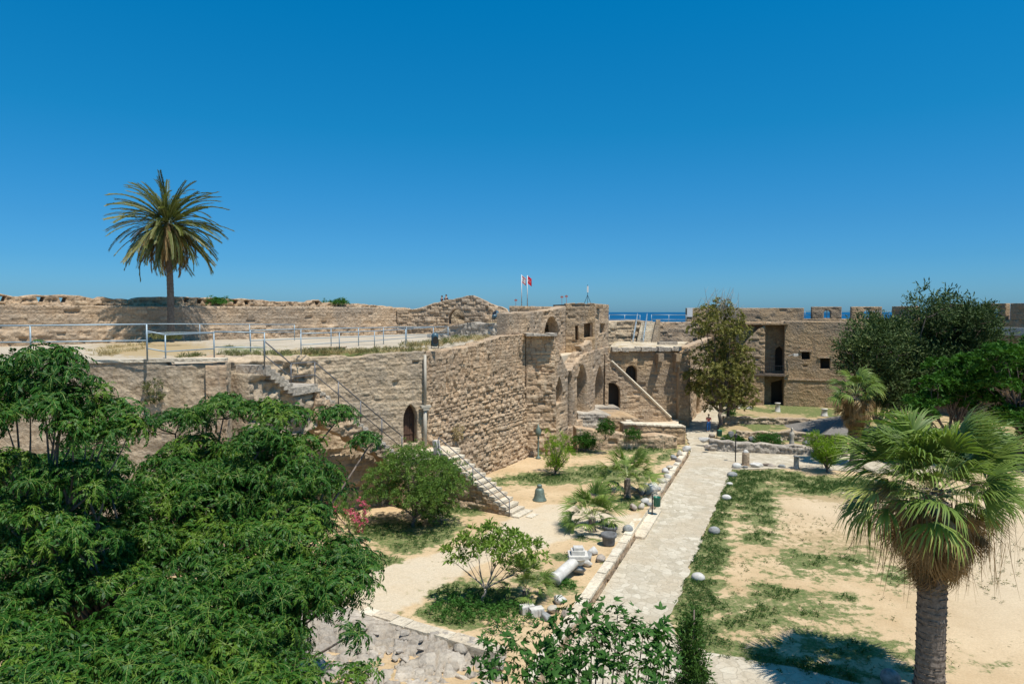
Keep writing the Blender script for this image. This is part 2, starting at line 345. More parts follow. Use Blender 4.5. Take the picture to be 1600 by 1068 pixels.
# ------------------------------------------------------------------ masonry walls
def stones(u, v, seed, ch=0.32, sw=0.62, irr=0.5, wob=0.07, jw=0.04):
    """irregular coursed masonry: (stone random, stone second random, face mask 0..1)"""
    vv = v + wob * (fbm(u * 0.7, v * 0.9, 0, 2, seed + 5) - 0.5) * 2 + 200
    r = np.random.default_rng(seed); hs = ch * (1 + irr * (r.random(3000) - 0.5) * 1.4); cum = np.cumsum(hs) + 190
    ci = np.searchsorted(cum, vv); lo = cum[ci - 1]; hi = cum[ci]
    w_ = sw * (0.7 + 0.9 * hsh(ci, np.float64(seed), np.float64(3)))
    su = u / w_ + 57.3 * hsh(ci, np.float64(seed), np.float64(9)) + 1000
    i = np.floor(su); jt = lambda k: 0.7 * irr * (hsh(k, ci, np.float64(seed)) - 0.5)
    b0 = i + jt(i); i = np.where(su < b0, i - 1, i); i = np.where(su > i + 1 + jt(i + 1), i + 1, i)
    b0 = i + jt(i); b1 = i + 1 + jt(i + 1)
    d = np.minimum(np.minimum(su - b0, b1 - su) * w_, np.minimum(vv - lo, hi - vv))
    return hsh(i, ci, np.float64(seed + 1)), hsh(i, ci, np.float64(seed + 2)), sst(0.0, jw, d + 0.012 * (vn(u * 9, v * 9, 0, seed) - 0.5))
def inpoly(P, poly):
    x, y = P[:, 0], P[:, 1]; c = np.zeros(len(P), bool); q = np.asarray(poly); j = len(q) - 1
    for i in range(len(q)):
        xi, yi = q[i]; xj, yj = q[j]
        if yi != yj: c ^= ((yi > y) != (yj > y)) & (x < (xj - xi) * (y - yi) / (yj - yi) + xi)
        j = i
    return c
def subdiv(poly, res):
    o = []
    for i in range(len(poly)):
        a = np.array(poly[i]); b_ = np.array(poly[(i + 1) % len(poly)]); k = max(1, int(round(np.linalg.norm(b_ - a) / res)))
        for t in range(k): o.append(a + (b_ - a) * t / k)
    return np.array(o)
def bdist(P, loops):
    d = np.full(len(P), 1e9)
    for lp in loops:
        n_ = len(lp)
        for i in range(n_):
            a = lp[i]; b_ = lp[(i + 1) % n_]; ab = b_ - a; L2 = ab.dot(ab) + 1e-12
            sel = np.where((P[:, 0] > min(a[0], b_[0]) - 1.2) & (P[:, 0] < max(a[0], b_[0]) + 1.2) & (P[:, 1] > min(a[1], b_[1]) - 1.2) & (P[:, 1] < max(a[1], b_[1]) + 1.2))[0]
            if not len(sel): continue
            q = P[sel]; t = np.clip(((q - a) @ ab) / L2, 0, 1); dd = np.hypot(*(q - a - t[:, None] * ab).T); d[sel] = np.minimum(d[sel], dd)
    return d
def tri_region(outer, holes, res, jit=0.25):
    loops = [subdiv(outer, res)] + [subdiv(h, min(res, 0.12)) for h in holes]
    mn, mx = loops[0].min(0), loops[0].max(0)
    gx, gy = np.meshgrid(np.arange(mn[0] + res / 2, mx[0], res), np.arange(mn[1] + res / 2, mx[1], res)); G = np.stack([gx.ravel(), gy.ravel()], 1)
    G += (RNG.random(G.shape) - 0.5) * res * jit
    k = inpoly(G, loops[0])
    for h in loops[1:]: k &= ~inpoly(G, h)
    G = G[k]; G = G[bdist(G, loops) > res * 0.45]
    V = []; E = []
    for lp in loops:
        s0 = len(V); V += [tuple(p) for p in lp]; E += [(s0 + i, s0 + (i + 1) % len(lp)) for i in range(len(lp))]
    nb = len(V); V += [tuple(p) for p in G]
    r = delaunay_2d_cdt([Vector(v) for v in V], E, [], 0, 1e-6)
    P = np.array([v[:] for v in r[0]]); T = np.array([f for f in r[2] if len(f) == 3])
    c = P[T].mean(1); k = inpoly(c, loops[0])
    for h in loops[1:]: k &= ~inpoly(c, h)
    T = T[k]
    a, b_, c_ = P[T[:, 0]], P[T[:, 1]], P[T[:, 2]]
    fl = ((b_[:, 0] - a[:, 0]) * (c_[:, 1] - a[:, 1]) - (b_[:, 1] - a[:, 1]) * (c_[:, 0] - a[:, 0])) < 0
    T[fl] = T[fl][:, [0, 2, 1]]
    return P, T, loops
class Line:
    """vertical plane over a ground line A->B; normal looks to the right of... the camera side"""
    def __init__(s, A, B):
        s.A = np.array(A, float); s.B = np.array(B, float); d = s.B - s.A; s.L = np.linalg.norm(d); s.d = d / s.L
        s.n = np.array([s.d[1], -s.d[0]])
    def wp(s, px, py):     # photo pixel -> (u, v) on this plane
        r = ray(px, py); den = r[:2] @ s.n; t = (s.A @ s.n) / den; p = r * t
        return ((p[:2] - s.A) @ s.d, p[2] + H)
    def P(s, u, v, out=0.0):
        u = np.asarray(u, float); return np.stack([s.A[0] + s.d[0] * u + s.n[0] * out, s.A[1] + s.d[1] * u + s.n[1] * out, np.asarray(v, float) + 0 * u], -1)
def rag(pts, amp, step=0.35, seed=1, blocky=True):
    """ragged top line through (u, v) points: broken courses"""
    out = []; r = random.Random(seed)
    for (a, b_) in zip(pts[:-1], pts[1:]):
        a = np.array(a); b_ = np.array(b_); L = np.linalg.norm(b_ - a); k = max(1, int(L / step)); h = 0
        for i in range(k):
            p = a + (b_ - a) * i / k; h = amp * (r.random() - 0.65)
            if blocky: out += [(p[0] + 0.02, p[1] + h), (p[0] + (b_ - a)[0] / k * 0.82, p[1] + (b_ - a)[1] / k * 0.8 + h * 0.9)]
            else: out.append((p[0], p[1] + h))
    out.append(tuple(pts[-1])); return out
def arch(ln, xl, xr, yt, yb, point=0.35, n=9):
    """pointed (or round, point=0) arched hole in (u, v) from pixel box"""
    xm = (xl + xr) / 2; ul, _ = ln.wp(xl, yb); ur, vb = ln.wp(xr, yb); _, vt = ln.wp(xm, yt); _, vb = ln.wp(xm, yb)
    w_ = ur - ul; um = (ul + ur) / 2; rise = min(w_ * (0.5 + point), (vt - vb) * 0.75); sp_ = vt - rise
    e = max(0.0, (rise * rise - w_ * w_ / 4) / w_); R = w_ / 2 + e; a1 = math.atan2(rise, e) if e > 0 else math.pi / 2
    L = [(um + e - R * math.cos(a1 * i / (n - 1)), sp_ + (R * math.sin(a1 * i / (n - 1)) if e > 0 else rise * math.sin(a1 * i / (n - 1)))) for i in range(n)]
    Rr = [(2 * um - x, y) for x, y in L[:-1]][::-1]
    return [(ul, vb)] * (1 if sp_ - vb > 1e-3 else 0) + L + Rr + [(ur, vb)] * (1 if sp_ - vb > 1e-3 else 0)
def wall(name, ln, outer, holes=(), thick=1.0, res=0.1, m=None, parent=None, seed=1, ch=0.32, sw=0.62, irr=0.5, depth=0.05, bulge=0.12, erode=0.05, extra=None, loc=None, wob=0.07, jw=0.045, dm=None):
    """a real masonry wall: stone-by-stone relief on its face, thickness, reveals round its openings"""
    P, T, loops = tri_region(outer, list(holes), res)
    u, v = P[:, 0], P[:, 1]
    r1, r2, mk = stones(u, v, seed, ch, sw, irr, wob, jw)
    big = fbm(u * 0.35 + 7, v * 0.35, 0, 4, seed + 11)
    d = depth * (r1 - 0.5) * 1.6 + depth * 1.1 * (mk - 1) + bulge * (big - 0.5) * 2 + 0.05 * (fbm(u * 2.2, v * 2.2, 0, 3, seed + 3) - 0.5) * (depth / 0.05)
    d -= np.where(r2 < erode, 0.16 * mk, 0)
    if dm is not None: d = d * dm(u, v)
    if extra is not None: d = d + extra(u, v)
    near = sst(0.0, 0.25, bdist(P, loops)); d = d * (0.35 + 0.65 * near)
    Wf = ln.P(u, v); Wf[:, 0] += ln.n[0] * d; Wf[:, 1] += ln.n[1] * d
    # boundary edges
    e = np.concatenate([T[:, [0, 1]], T[:, [1, 2]], T[:, [2, 0]]]); key = np.sort(e, 1); _, idx, cnt = np.unique(key, axis=0, return_index=True, return_counts=True)
    be = e[idx[cnt == 1]]
    ring = np.unique(be); nl = 3 if thick > 0.5 else 2; mp = -np.ones((nl, len(P)), int)
    V = [Wf]; col = [np.stack([r1, mk, big, np.ones_like(u)], 1)]; n0 = len(P); Fs = []
    prev = np.arange(len(P))
    for k in range(nl):
        dd = thick * (k + 1) / nl; W = ln.P(u[ring], v[ring], -dd)
        jj = (0.05 * (fbm(u[ring] * 2 + k * 5.1, v[ring] * 2, 0, 2, seed + 21) - 0.5)) if k < nl - 1 else 0
        W[:, 2] += jj; mp[k, ring] = n0 + np.arange(len(ring)); V.append(W); q1, _, q3 = stones(u[ring] + dd, v[ring] + 3.3, seed, ch, sw, irr)
        col.append(np.stack([q1, np.ones_like(q1) * 0.9, q3, np.ones_like(q1)], 1)); n0 += len(ring)
        cur = mp[k]
        a, b_ = be[:, 0], be[:, 1]
        Fs.append(np.stack([b_ if k == 0 else prev[b_], a if k == 0 else prev[a], cur[a]], 1)); Fs.append(np.stack([b_ if k == 0 else prev[b_], cur[a], cur[b_]], 1)); prev = cur
    Fs = [T] + Fs
    # back: coarse triangulation from the boundary loops only
    Pb, Tb, _ = tri_region(outer, list(holes), max(1.0, res * 6)) if False else (P, T, None)
    Wb = ln.P(u, v, -thick); V.append(Wb); col.append(np.stack([r1, mk, big, np.ones_like(u)], 1)); Fs.append(T[:, [0, 2, 1]] + n0)
    V = np.concatenate(V); Fs = np.concatenate(Fs); col = np.concatenate(col)
    return meshobj(name, V, Fs, m or M['wall'], parent, attr={'col': ('FLOAT_COLOR', col)}, loc=loc)
def base_of(ln, z=0.0): return (*(ln.A + ln.B) / 2, z)
def sheet(name, poly, z, m, res=1.0, parent=None, mask=None, relief=0.0, label=None, kind='structure', seed=3):
    P, T, _ = tri_region([tuple(p[:2]) for p in poly], [], res)
    zz = np.full(len(P), float(z)) + (relief * (fbm(P[:, 0] * 0.5, P[:, 1] * 0.5, 0, 3, seed) - 0.5) if relief else 0)
    V = np.column_stack([P, zz]); a = None
    if mask is not None: a = {'mask': ('FLOAT_COLOR', mask(V))}
    o = meshobj(name, V, T, m, parent, attr=a, smooth=bool(relief))
    if kind and parent is None: o['kind'] = kind
    return o
def blocks(name, items, m, parent, seed=1):
    """box stones as one mesh with the stone attribute; items: (P, du, dn, u0,u1,n0,n1,z0,z1)"""
    r = np.random.default_rng(seed); V = []; Fs = []; C = []
    for it in items:
        b_ = MB(); b_.obox(*it); k = len(V); V += b_.V; Fs += [tuple(i + k for i in f) for f in b_.F]; C += [(r.random(), 1, 0.5, 1)] * 8
    return meshobj(name, V, Fs, m, parent, attr={'col': ('FLOAT_COLOR', np.array(C))})

# ================================================================== GROUND, PATHS, SEA
GZ = 0.4                                                  # raised garden level
def pell(px, py, cx, cy, rx, ry, ang=0.0):
    c, s_ = math.cos(ang), math.sin(ang); dx, dy = px - cx, py - cy
    return np.exp(-(((dx * c + dy * s_) / rx) ** 2 + ((-dx * s_ + dy * c) / ry) ** 2))
def acc(V, ells):
    px, py = project(V); r = 0
    for e in ells: r = np.maximum(r, e[5 if len(e) > 5 and False else -1] * pell(px, py, *e[:-1]))
    return r
YG = [(1185, 800, 40, 60, 0.0, .55), (1150, 760, 40, 40, 0, .75), (1120, 800, 28, 70, .35, .8), (1100, 870, 40, 60, .35, .75), (1085, 930, 50, 50, 0, .8), (1100, 1000, 60, 40, .2, .75),
      (1200, 745, 70, 12, 0.05, .8), (1290, 758, 110, 16, 0, .8), (1390, 770, 90, 14, 0, .6), (1210, 925, 70, 16, .1, .62), (1190, 840, 40, 16, 0, .5), (1260, 1045, 110, 14, .13, .85), (1180, 1020, 60, 12, .1, .6),
      (1350, 1000, 80, 10, 0, .42), (1290, 880, 140, 40, 0, .40), (1230, 960, 150, 40, 0, .46), (1320, 1010, 170, 34, .1, .46), (1400, 900, 100, 30, 0, .36), (1240, 870, 60, 14, 0, .5), (1300, 930, 60, 10, .1, .5), (1480, 1040, 130, 14, 0, .3), (1150, 960, 70, 50, .2, .45)]
YD = [(1230, 765, 90, 12, .06, .7), (1290, 775, 90, 9, .1, .6), (1300, 860, 200, 50, 0, .35)]
def yard_mask(V):
    g = acc(V, YG) * (0.05 + 1.65 * fbm(V[:, 0] * 1.3, V[:, 1] * 1.9, 0, 5, 31)); d = acc(V, YD)
    px, py = project(V); p = 0.6 * pell(px, py, 1580, 880, 120, 130) + 0.4 * pell(px, py, 1330, 790, 120, 40)
    return np.stack([g, d, p, np.ones(len(V))], 1)
g2 = lambda px, py, z=0: gr(px, py, z)[:2]
sp_ = [(470, 960), (548, 905), (620, 878), (700, 858), (742, 845), (790, 812), (824, 800), (850, 786), (900, 788), (968, 806), (1003, 798), (988, 832), (960, 846), (905, 836), (868, 846), (850, 856), (800, 862), (742, 882), (700, 912), (650, 940), (602, 958), (560, 985)]
SPP = np.array([g2(x, y, GZ + 0.03) for x, y in sp_])
LG = [(700, 795, 60, 12, .05, .8), (660, 840, 70, 20, -.3, .7), (610, 830, 60, 20, 0, .8), (590, 880, 40, 16, -.2, .75), (850, 748, 80, 10, 0, .8), (940, 740, 80, 16, 0, .7), (1000, 700, 70, 12, 0, .7),
      (900, 700, 50, 14, 0, .5), (780, 752, 30, 8, 0, .6), (740, 935, 90, 26, .1, .9), (870, 915, 40, 18, 0, .6), (820, 880, 30, 14, 0, .35), (700, 965, 60, 14, .2, .8), (925, 838, 30, 10, 0, .6), (985, 785, 30, 14, 0, .6), (880, 870, 20, 8, 0, .6), (955, 880, 18, 8, 0, .5),
      (1035, 715, 24, 10, -.5, .6), (1010, 745, 26, 12, -.5, .5), (835, 905, 40, 14, 0, .6)]
def garden_mask(V):
    g = acc(V, LG) * (0.25 + 1.2 * fbm(V[:, 0] * 1.5, V[:, 1] * 1.5, 0, 4, 33)); px, py = project(V)
    d = 0.5 * fbm(V[:, 0] * 0.6, V[:, 1] * 0.6, 0, 3, 8)
    sp1 = inpoly(V[:, :2], SPP) * (0.55 + .5 * fbm(V[:, 0] * .8, V[:, 1] * .8, 0, 3, 4)); g = g * (1 - .8 * sp1)
    return np.stack([g, d * 0.6 * (1 - sp1), np.clip(sp1, 0, 1), np.ones(len(V))], 1)
base = meshobj('ground', np.array([(-260, -120, -0.06), (300, -120, -0.06), (300, 118, -0.06), (-260, 118, -0.06), (-260, -120, -9), (300, -120, -9), (300, 118, -9), (-260, 118, -9)]),
               [(0, 1, 2, 3), (0, 4, 5, 1), (1, 5, 6, 2), (2, 6, 7, 3), (3, 7, 4, 0)], M['ground'], attr={'mask': ('FLOAT_COLOR', np.tile([0.2, 0.3, 0, 1], (8, 1)))}); base['kind'] = 'structure'
sea = meshobj('sea', np.array([(-30000, -2000, -7), (30000, -2000, -7), (30000, 35000, -7), (-30000, 35000, -7)]), [(0, 1, 2, 3)], M['sea']); sea['kind'] = 'structure'
g2 = lambda px, py, z=0: gr(px, py, z)[:2]
yard = [g2(*p) for p in [(1000, 1180), (1045, 965), (1143, 733), (1250, 728), (1345, 733), (1560, 740)]] + [(50, 50), (50, 12), (5, 12)]
sheet('ground_yard', yard, 0.0, M['ground'], 0.28, mask=yard_mask, relief=0.05)
KL = Line(gr(905, 978)[:2], gr(1076, 712)[:2])            # garden kerb beside the path
kn = KL.n                                                  # points to the right (path side)
gpoly = [tuple(KL.P(u, 0, -0.12)[:2]) for u in (-6, KL.L * .5, KL.L + 1)] + [tuple(g2(1068, 700)), tuple(g2(900, 672)), (6, 66), (0, 56), (-8, 42), (-45, 22), (-45, 8), (-2, 12)]
sheet('ground_garden', gpoly, GZ, M['ground'], 0.3, mask=garden_mask, relief=0.05)
def trod_mask(V):
    e = 0.75 * (fbm(V[:, 0] * .9, V[:, 1] * .9, 0, 3, 5) > 0.66)
    return np.stack([0 * e, 0.5 * fbm(V[:, 0], V[:, 1], 0, 2, 6), 0 * e, e * 0 + 1], 1)
pv = [(1078, 706), (1071, 672), (1080, 655), (1112, 630), (1117, 622), (1142, 622), (1136, 660), (1112, 690), (1150, 697), (1250, 701), (1345, 708), (1500, 716), (1500, 745), (1345, 737), (1250, 731), (1143, 733), (1094, 849), (1045, 965), (1060, 996), (1110, 1020), (1210, 1036), (1335, 1066), (1480, 1130)]
pth = [tuple(KL.P(u, 0, 0.05)[:2]) for u in (KL.L, KL.L / 2, 0, -7)]
pvr = subdiv([g2(x, y, 0.03) for x, y in pv + pv[-2:0:-1]], .35); pvr = pvr[:int(np.argmin(np.hypot(*(pvr - g2(*pv[-1], 0.03)).T)))]; nz_ = np.stack([fbm(pvr[:, 0] * 1.9, pvr[:, 1] * 1.9, 0, 3, 81), fbm(pvr[:, 0] * 1.9, pvr[:, 1] * 1.9, 5, 3, 82)], 1) - .5; px_, py_ = project(np.column_stack([pvr, 0 * pvr[:, 0]])); ok_ = ~((py_ > 745) & (px_ < 1035)) & ~((px_ > 1480)); pvr = (pvr + nz_ * .42)[ok_ & (np.arange(len(pvr)) > 0)]
pvp = pth[::-1] + [tuple(p) for p in pvr] + [(16, 14), (9, 8)]
sheet('path', pvp, 0.035, M['paving'], 1.0)

# kerb wall with rough capstones, in two runs with the step between
def kerb(u0, u1, label):
    root = thing('garden_kerb_wall', label, 'low wall', KL.P((u0 + u1) / 2, 0), 'low kerb walls along the garden edge')
    its = []; r = random.Random(int(u0 * 10) + 3); u = u0
    while u < u1:
        l = min(r.uniform(.45, .95), u1 - u + .01); j = r.uniform(-.03, .03)
        its.append((KL.A, KL.d, KL.n, u, u + l - .02, -.42 + j, .0 + r.uniform(-.03, .03), GZ - 0.02, GZ + .09 + r.uniform(-.02, .03))); u += l
    blocks('capstone', its, M['cream'], root, 4)
    ln = Line(KL.P(u0, 0, .01)[:2], KL.P(u1, 0, .01)[:2]); ln.n = KL.n
    wall('wall_face', ln, [(0, -.1), (ln.L, -.1), (ln.L, GZ - .02), (0, GZ - .02)], thick=.3, res=.12, parent=root, ch=.16, sw=.4, depth=.05, bulge=.02, m=M['rough'], seed=17)
ustep0 = KL.wp(985, 820)[0]; 
uA = (g2(992, 842) - KL.A) @ KL.d; uB = (g2(1028, 800) - KL.A) @ KL.d
kerb(-5, uA, 'low stone kerb wall beside the paved path, near run below the step'); kerb(uB, KL.L, 'low stone kerb wall with loose stones above it, far run up to the ruin wall')
root = thing('path_step', 'long pale stone step between paved path and sandy side path', 'step', KL.P(uA, 0))
blocks('step_slab', [(KL.A, KL.d, KL.n, uA + i * (uB - uA) / 4, uA + (i + 1) * (uB - uA) / 4 - .03, -.1, .5, -.05, .17) for i in range(4)], M['cream'], root, 3)
blocks('upper_slab', [(KL.A, KL.d, KL.n, uA + i * (uB - uA) / 3, uA + (i + 1) * (uB - uA) / 3 - .03, -.55, -.1, -.05, .40) for i in range(3)], M['cream'], root, 5)

# ================================================================== CASTLE WALLS
TZ = 9.6
W1a = Line((-24.0, 27.0), (-12.4, 29.5)); W1b = Line((-16.5, 34.6), (-5.2, 41.5)); W2 = Line((-5.2, 41.5), (1.1, 53.6))
W3 = Line((1.1, 53.6), (3.4, 54.0)); W4 = Line((3.4, 54.0), (9.8, 68.6)); W5 = Line((-0.9, 50.2), (5.0, 63.6)); RW = Line((-33.9, 42.2), (-10.3, 69.0))
def dn(ln, u, v): return (u, v)
# terrace mass
tw = thing('terrace_wall', 'pale patched retaining wall of the terrace on the left behind the trees', 'wall', base_of(W1a))
top = [W1a.wp(x, y) for x, y in ((352, 567), (262, 571), (258, 564), (150, 565), (60, 572), (0, 573))]; top = [(top[0][0], top[0][1])] + top[1:]
poly = [(-22, -.5), (W1a.L, -.5)] + [(W1a.L, top[0][1])] + top[1:] + [(-22, 9.75)]
wall('wall_face', W1a, poly, thick=1.2, res=.09, m=M['pale'], parent=tw, seed=5, ch=.34, sw=.7, depth=.02, bulge=.10, erode=.02, extra=lambda u, v: .10 * (fbm(u * 2.4, v * 2.4, 0, 4, 15) - .5))
its = []; u = -22; r = random.Random(4)
while u < W1a.L:
    l = r.uniform(1.1, 2.0); its.append((W1a.A, W1a.d, W1a.n, u, min(u + l - .02, W1a.L), -.6, .06, W1a.wp(150, 565)[1] - .05, W1a.wp(150, 565)[1] + .06 + r.uniform(0, .03))); u += l
blocks('coping', its, M['cream'], tw, 6)
endl = Line((-12.4, 29.5), (-15.2, 36.0)); endl.n = np.array([endl.d[1], -endl.d[0]]); 
if endl.n[0] < 0: endl.n = -endl.n
wall('broken_end', endl, rag([(0, -.5)], 0) + [(endl.L, -.5), (endl.L, 9.55), (0, 9.5)], thick=.8, res=.12, m=M['rough'], parent=tw, seed=6, ch=.3, sw=.4, depth=.12, bulge=.3)
# W1b : door wall
dw = thing('door_wall', 'high weathered castle wall with the pointed arched door and broken left part', 'wall', base_of(W1b))
x1 = [W1b.wp(x, y) for x, y in ((640, 549), (600, 552), (560, 556), (520, 556), (480, 556), (440, 557), (400, 555), (360, 556))]
poly = [(-1, -.5), (W1b.L, -.5), (W1b.L, W1b.wp(664, 548)[1])] + rag(x1, .12, .5, 3) + [(-1, x1[-1][1])]
door = arch(W1b, 630.5, 653, 631, 693, .45)
def brk(u, v):
    px, py = project(W1b.P(u, v)); m_ = sst(545, 480, px) * sst(700, 640, py)
    return m_ * (1.3 * (fbm(u * .55, v * .7, 0, 3, 90) - .35) + .5 * (fbm(u * 2.2, v * 2.6, 0, 2, 91) - .5)) + .6 * sst(430, 380, px) * sst(600, 560, py)
wall('wall_face', W1b, poly, [door], thick=.9, res=.065, m=M['pale'], parent=dw, seed=8, ch=.27, sw=.5, irr=.7, depth=.028, bulge=.08, erode=.03, extra=lambda u, v: brk(u, v) + .10 * (fbm(u * 2.5, v * 3.2, 0, 4, 16) - .5), wob=.06, jw=.035)
b_ = MB(); ul, ur = door[0][0] - .05, door[-1][0] + .05; vb, vt = door[0][1], max(p[1] for p in door)
n_ = 6
for i in range(n_):
    a0, a1 = ul + (ur - ul) * i / n_, ul + (ur - ul) * (i + 1) / n_ - .015; b_.obox(W1b.A, W1b.d, W1b.n, a0, a1, -.62, -.55 - .012 * (i % 2), vb - .02, vt + .1)
for hz in (.5, 1.6): b_.obox(W1b.A, W1b.d, W1b.n, ul, ur, -.55, -.52, vb + hz, vb + hz + .12)
do = b_.build('door', M['wood'], dw); b_ = MB(); b_.obox(W1b.A, W1b.d, W1b.n, ur - .3, ur - .24, -.53, -.47, vb + 1.0, vb + 1.15); b_.build('handle', M['iron'], do)
# W2 : great battered wall
gw = thing('great_wall', 'tall rough rubble castle wall right of the stairs, brightly sunlit', 'wall', base_of(W2))
x2 = [W2.wp(x, y) for x, y in ((822, 522), (800, 524), (780, 526), (765, 531), (745, 538), (720, 543), (690, 547), (668, 549))]
poly = [(0, -.5), (W2.L, -.5), (W2.L, x2[0][1])] + rag(x2, .10, .6, 5) + [(0, x2[-1][1])]
bat = lambda u, v: .35 * sst(7.5, 0, v) + .15 * (fbm(u * 2.6, v * 2.9, 0, 4, 77) - .5) * sst(8.0, 6.5, v) - .14 * (fbm(u * 2.6, v * .5, 0, 2, 71) > .62) * sst(6.2, 7.4, v)
wall('wall_face', W2, poly, thick=1.0, res=.06, m=M['rough'], parent=gw, seed=12, ch=.21, sw=.31, irr=.9, depth=.085, bulge=.07, erode=.07, extra=bat, wob=.08, jw=.045, dm=lambda u, v: .35 + .65 * sst(7.6, 6.2, v + 1.5 * (fbm(u * .4, v * .4, 0, 3, 19) - .5)))
# W3 : shaded tower front with overhanging slab
tf = thing('tower_front', 'narrow shaded tower face with an overhanging top slab beside the arcade', 'tower', base_of(W3))
zt = W3.wp(840, 524)[1]
wall('wall_face', W3, [(0, -.5), (W3.L, -.5), (W3.L, zt), (0, zt)], thick=1.0, res=.07, m=M['rough'], parent=tf, seed=14, ch=.3, sw=.5, depth=.06)
wall('lower_facing', Line(W3.P(-.02, 0, .22)[:2], W3.P(W3.L + .12, 0, .22)[:2]), [(0, -.5), (W3.L + .1, -.5), (W3.L + .1, 4.0), (W3.L, 6.9), (0, 7.2)], thick=.22, res=.09, m=M['rough'], parent=tf, seed=15, ch=.32, sw=.5, depth=.09, bulge=.1)
blocks('overhang_slab', [(W3.A, W3.d, W3.n, -.15 + i * .62, .45 + i * .62, -.9, .95 - .12 * (i % 2), zt - .02, zt + .2 - .05 * (i % 3)) for i in range(4)], M['grey'], tf, 8)
# W4 : arcade wall with stair on top
aw = thing('arcade_wall', 'long arcade wall of pointed arches receding beside the courtyard', 'arcade', base_of(W4))
t4 = [W4.wp(x, y) for x, y in ((950, 541), (935, 545), (920, 551), (907, 558), (896, 574), (889, 584), (880, 566), (872, 545), (865, 527))]
t4 = [(W4.L, t4[0][1])] + t4[1:]; stp = []
for i in range(len(t4) - 1):
    a, b2 = np.array(t4[i]), np.array(t4[i + 1])
    if i >= 5:
        for k in range(7): p = a + (b2 - a) * k / 7; q = a + (b2 - a) * (k + 1) / 7; stp += [(p[0], p[1]), (p[0], q[1])] if b2[1] > a[1] else [tuple(p)]
    else: stp += [tuple(a)] + (rag([tuple(a), tuple(b2)], .2, .5, 60 + i)[1:-1] if i else [])
poly = [(0, -.5), (W4.L, -.5)] + stp + [(0, zt + .1)]
hs = [arch(W4, 868.8, 879.5, 588, 630, .5), arch(W4, 887, 894.5, 576, 668, .35), arch(W4, 901.5, 917, 568, 655, .25), arch(W4, 929.5, 944, 571, 640, .3)]
wall('wall_face', W4, poly, hs, thick=1.1, res=.08, m=M['wall'], parent=aw, seed=21, ch=.33, sw=.6, depth=.035, erode=.03)
for i, h in enumerate(hs):
    a0, a1, b0, b1 = h[0][0], h[-1][0], h[0][1], max(p[1] for p in h)
    L2 = Line(W4.P(a0 - .8, 0, -2.4)[:2], W4.P(a1 + 2.2, 0, -2.4)[:2])
    wall('niche_wall', L2, [(0, b0 - .5), (L2.L, b0 - .5), (L2.L, b1 + .8), (0, b1 + .8)], thick=.3, res=.16, m=M['far'], parent=aw, seed=31 + i)
bl = []
for i in range(26): bl.append((W4.A, W4.d, W4.n, .1 + i * .24, .34 + i * .24, -1.95, -1.1, 6.4, max(7.0, zt - .05 - i * .15)))
blocks('stair_steps', bl, M['grey'], aw, 9)
# terrace floor
tp = [(-46, 22), (-24, 27.2), (-12.6, 29.7), (-15.0, 35.75), (-5.4, 41.65), (.75, 53.6), (1.0, 54.2), (4.6, 63.9), (4.0, 72), (0, 74), (-10.5, 69.6), (-34.5, 42.6), (-50, 26)]
def tmask(V):
    px, py = project(V); g = .8 * pell(px, py, 470, 560, 90, 7) + .55 * pell(px, py, 560, 552, 90, 6) + .5 * pell(px, py, 380, 545, 60, 8); d = .5 * pell(px, py, 240, 545, 90, 12) + .75 * pell(px, py, 560, 553, 150, 7) + .1
    return np.stack([g * .6, d, .1 + 0 * g, 0 * g + 1], 1)
P, T, _ = tri_region(tp, [], .6); Z = 9.1 + .22 * sst(.2, 1.6, bdist(P, [np.array(tp)])) + .28 * sst(0, 8, -((P - W1b.A) @ W1b.n)) * sst(-3, 8, -((P - W2.A) @ W2.n)) * 1.0 + .05 * fbm(P[:, 0], P[:, 1], 0, 3, 2)
tfl = meshobj('terrace_floor', np.column_stack([P, Z]), T, M['terrace'], None, attr={'mask': ('FLOAT_COLOR', tmask(np.column_stack([P, Z])))}); tfl['kind'] = 'structure'
# rear parapet wall of the terrace (dressed courses) and its rubble crest
rw = thing('rear_rampart', 'long straight rear rampart wall with even stone courses above the terrace', 'wall', base_of(RW, TZ))
tz = RW.wp(250, 478)[1]; te = RW.wp(625, 481)[1]; RWa = Line(RW.P(-14, 0)[:2], RW.B); o_ = 14
poly = [(0, 9), (RWa.L, 9), (RWa.L, te), (o_, tz), (0, tz)]
def rr(u, v): return .12 * sst(10.75, 10.45, v) * (fbm(u * 2.2, v * 3, 0, 3, 61) - .15) * 2
wall('wall_face', RWa, poly, thick=.7, res=.085, m=M['wall'], parent=rw, seed=41, ch=.27, sw=.55, irr=.25, depth=.03, bulge=.05, erode=.02, extra=rr)
RC = Line(RWa.P(0, 0, -1.6)[:2], RWa.P(RWa.L, 0, -1.6)[:2])
rc = thing('rubble_parapet', 'low crumbling rubble parapet on top of the rear rampart with small drain gaps', 'wall', base_of(RC, 11))
prof = [(-200, 462), (0, 458), (8, 466), (35, 461), (115, 460), (150, 467), (160, 462), (172, 466), (205, 468), (232, 463), (300, 464), (392, 467), (440, 471), (495, 471), (498, 468), (503, 472), (560, 474), (620, 480)]
pts = [RC.wp(x, y) for x, y in prof][::-1]; pts[-1] = (0, pts[-1][1]); pts[0] = (RC.L, pts[0][1])
nh = []
for x, y in ((3, 463), (64, 464), (99, 465), (291, 466), (312, 468), (368, 469), (386, 470), (496, 471)):
    u, v = RC.wp(x, y); nh.append([(u - .17, v - .32), (u + .12, v - .32), (u + .25, v + .02), (u - .28, v + .04)])
nh = [h for h in nh if True]
def para(u, v): return .25 * (fbm(u * 2.4, v * 2.4, 0, 3, 51) - .4)
topz = [p for p in rag(pts, .10, .35, 9, False)]
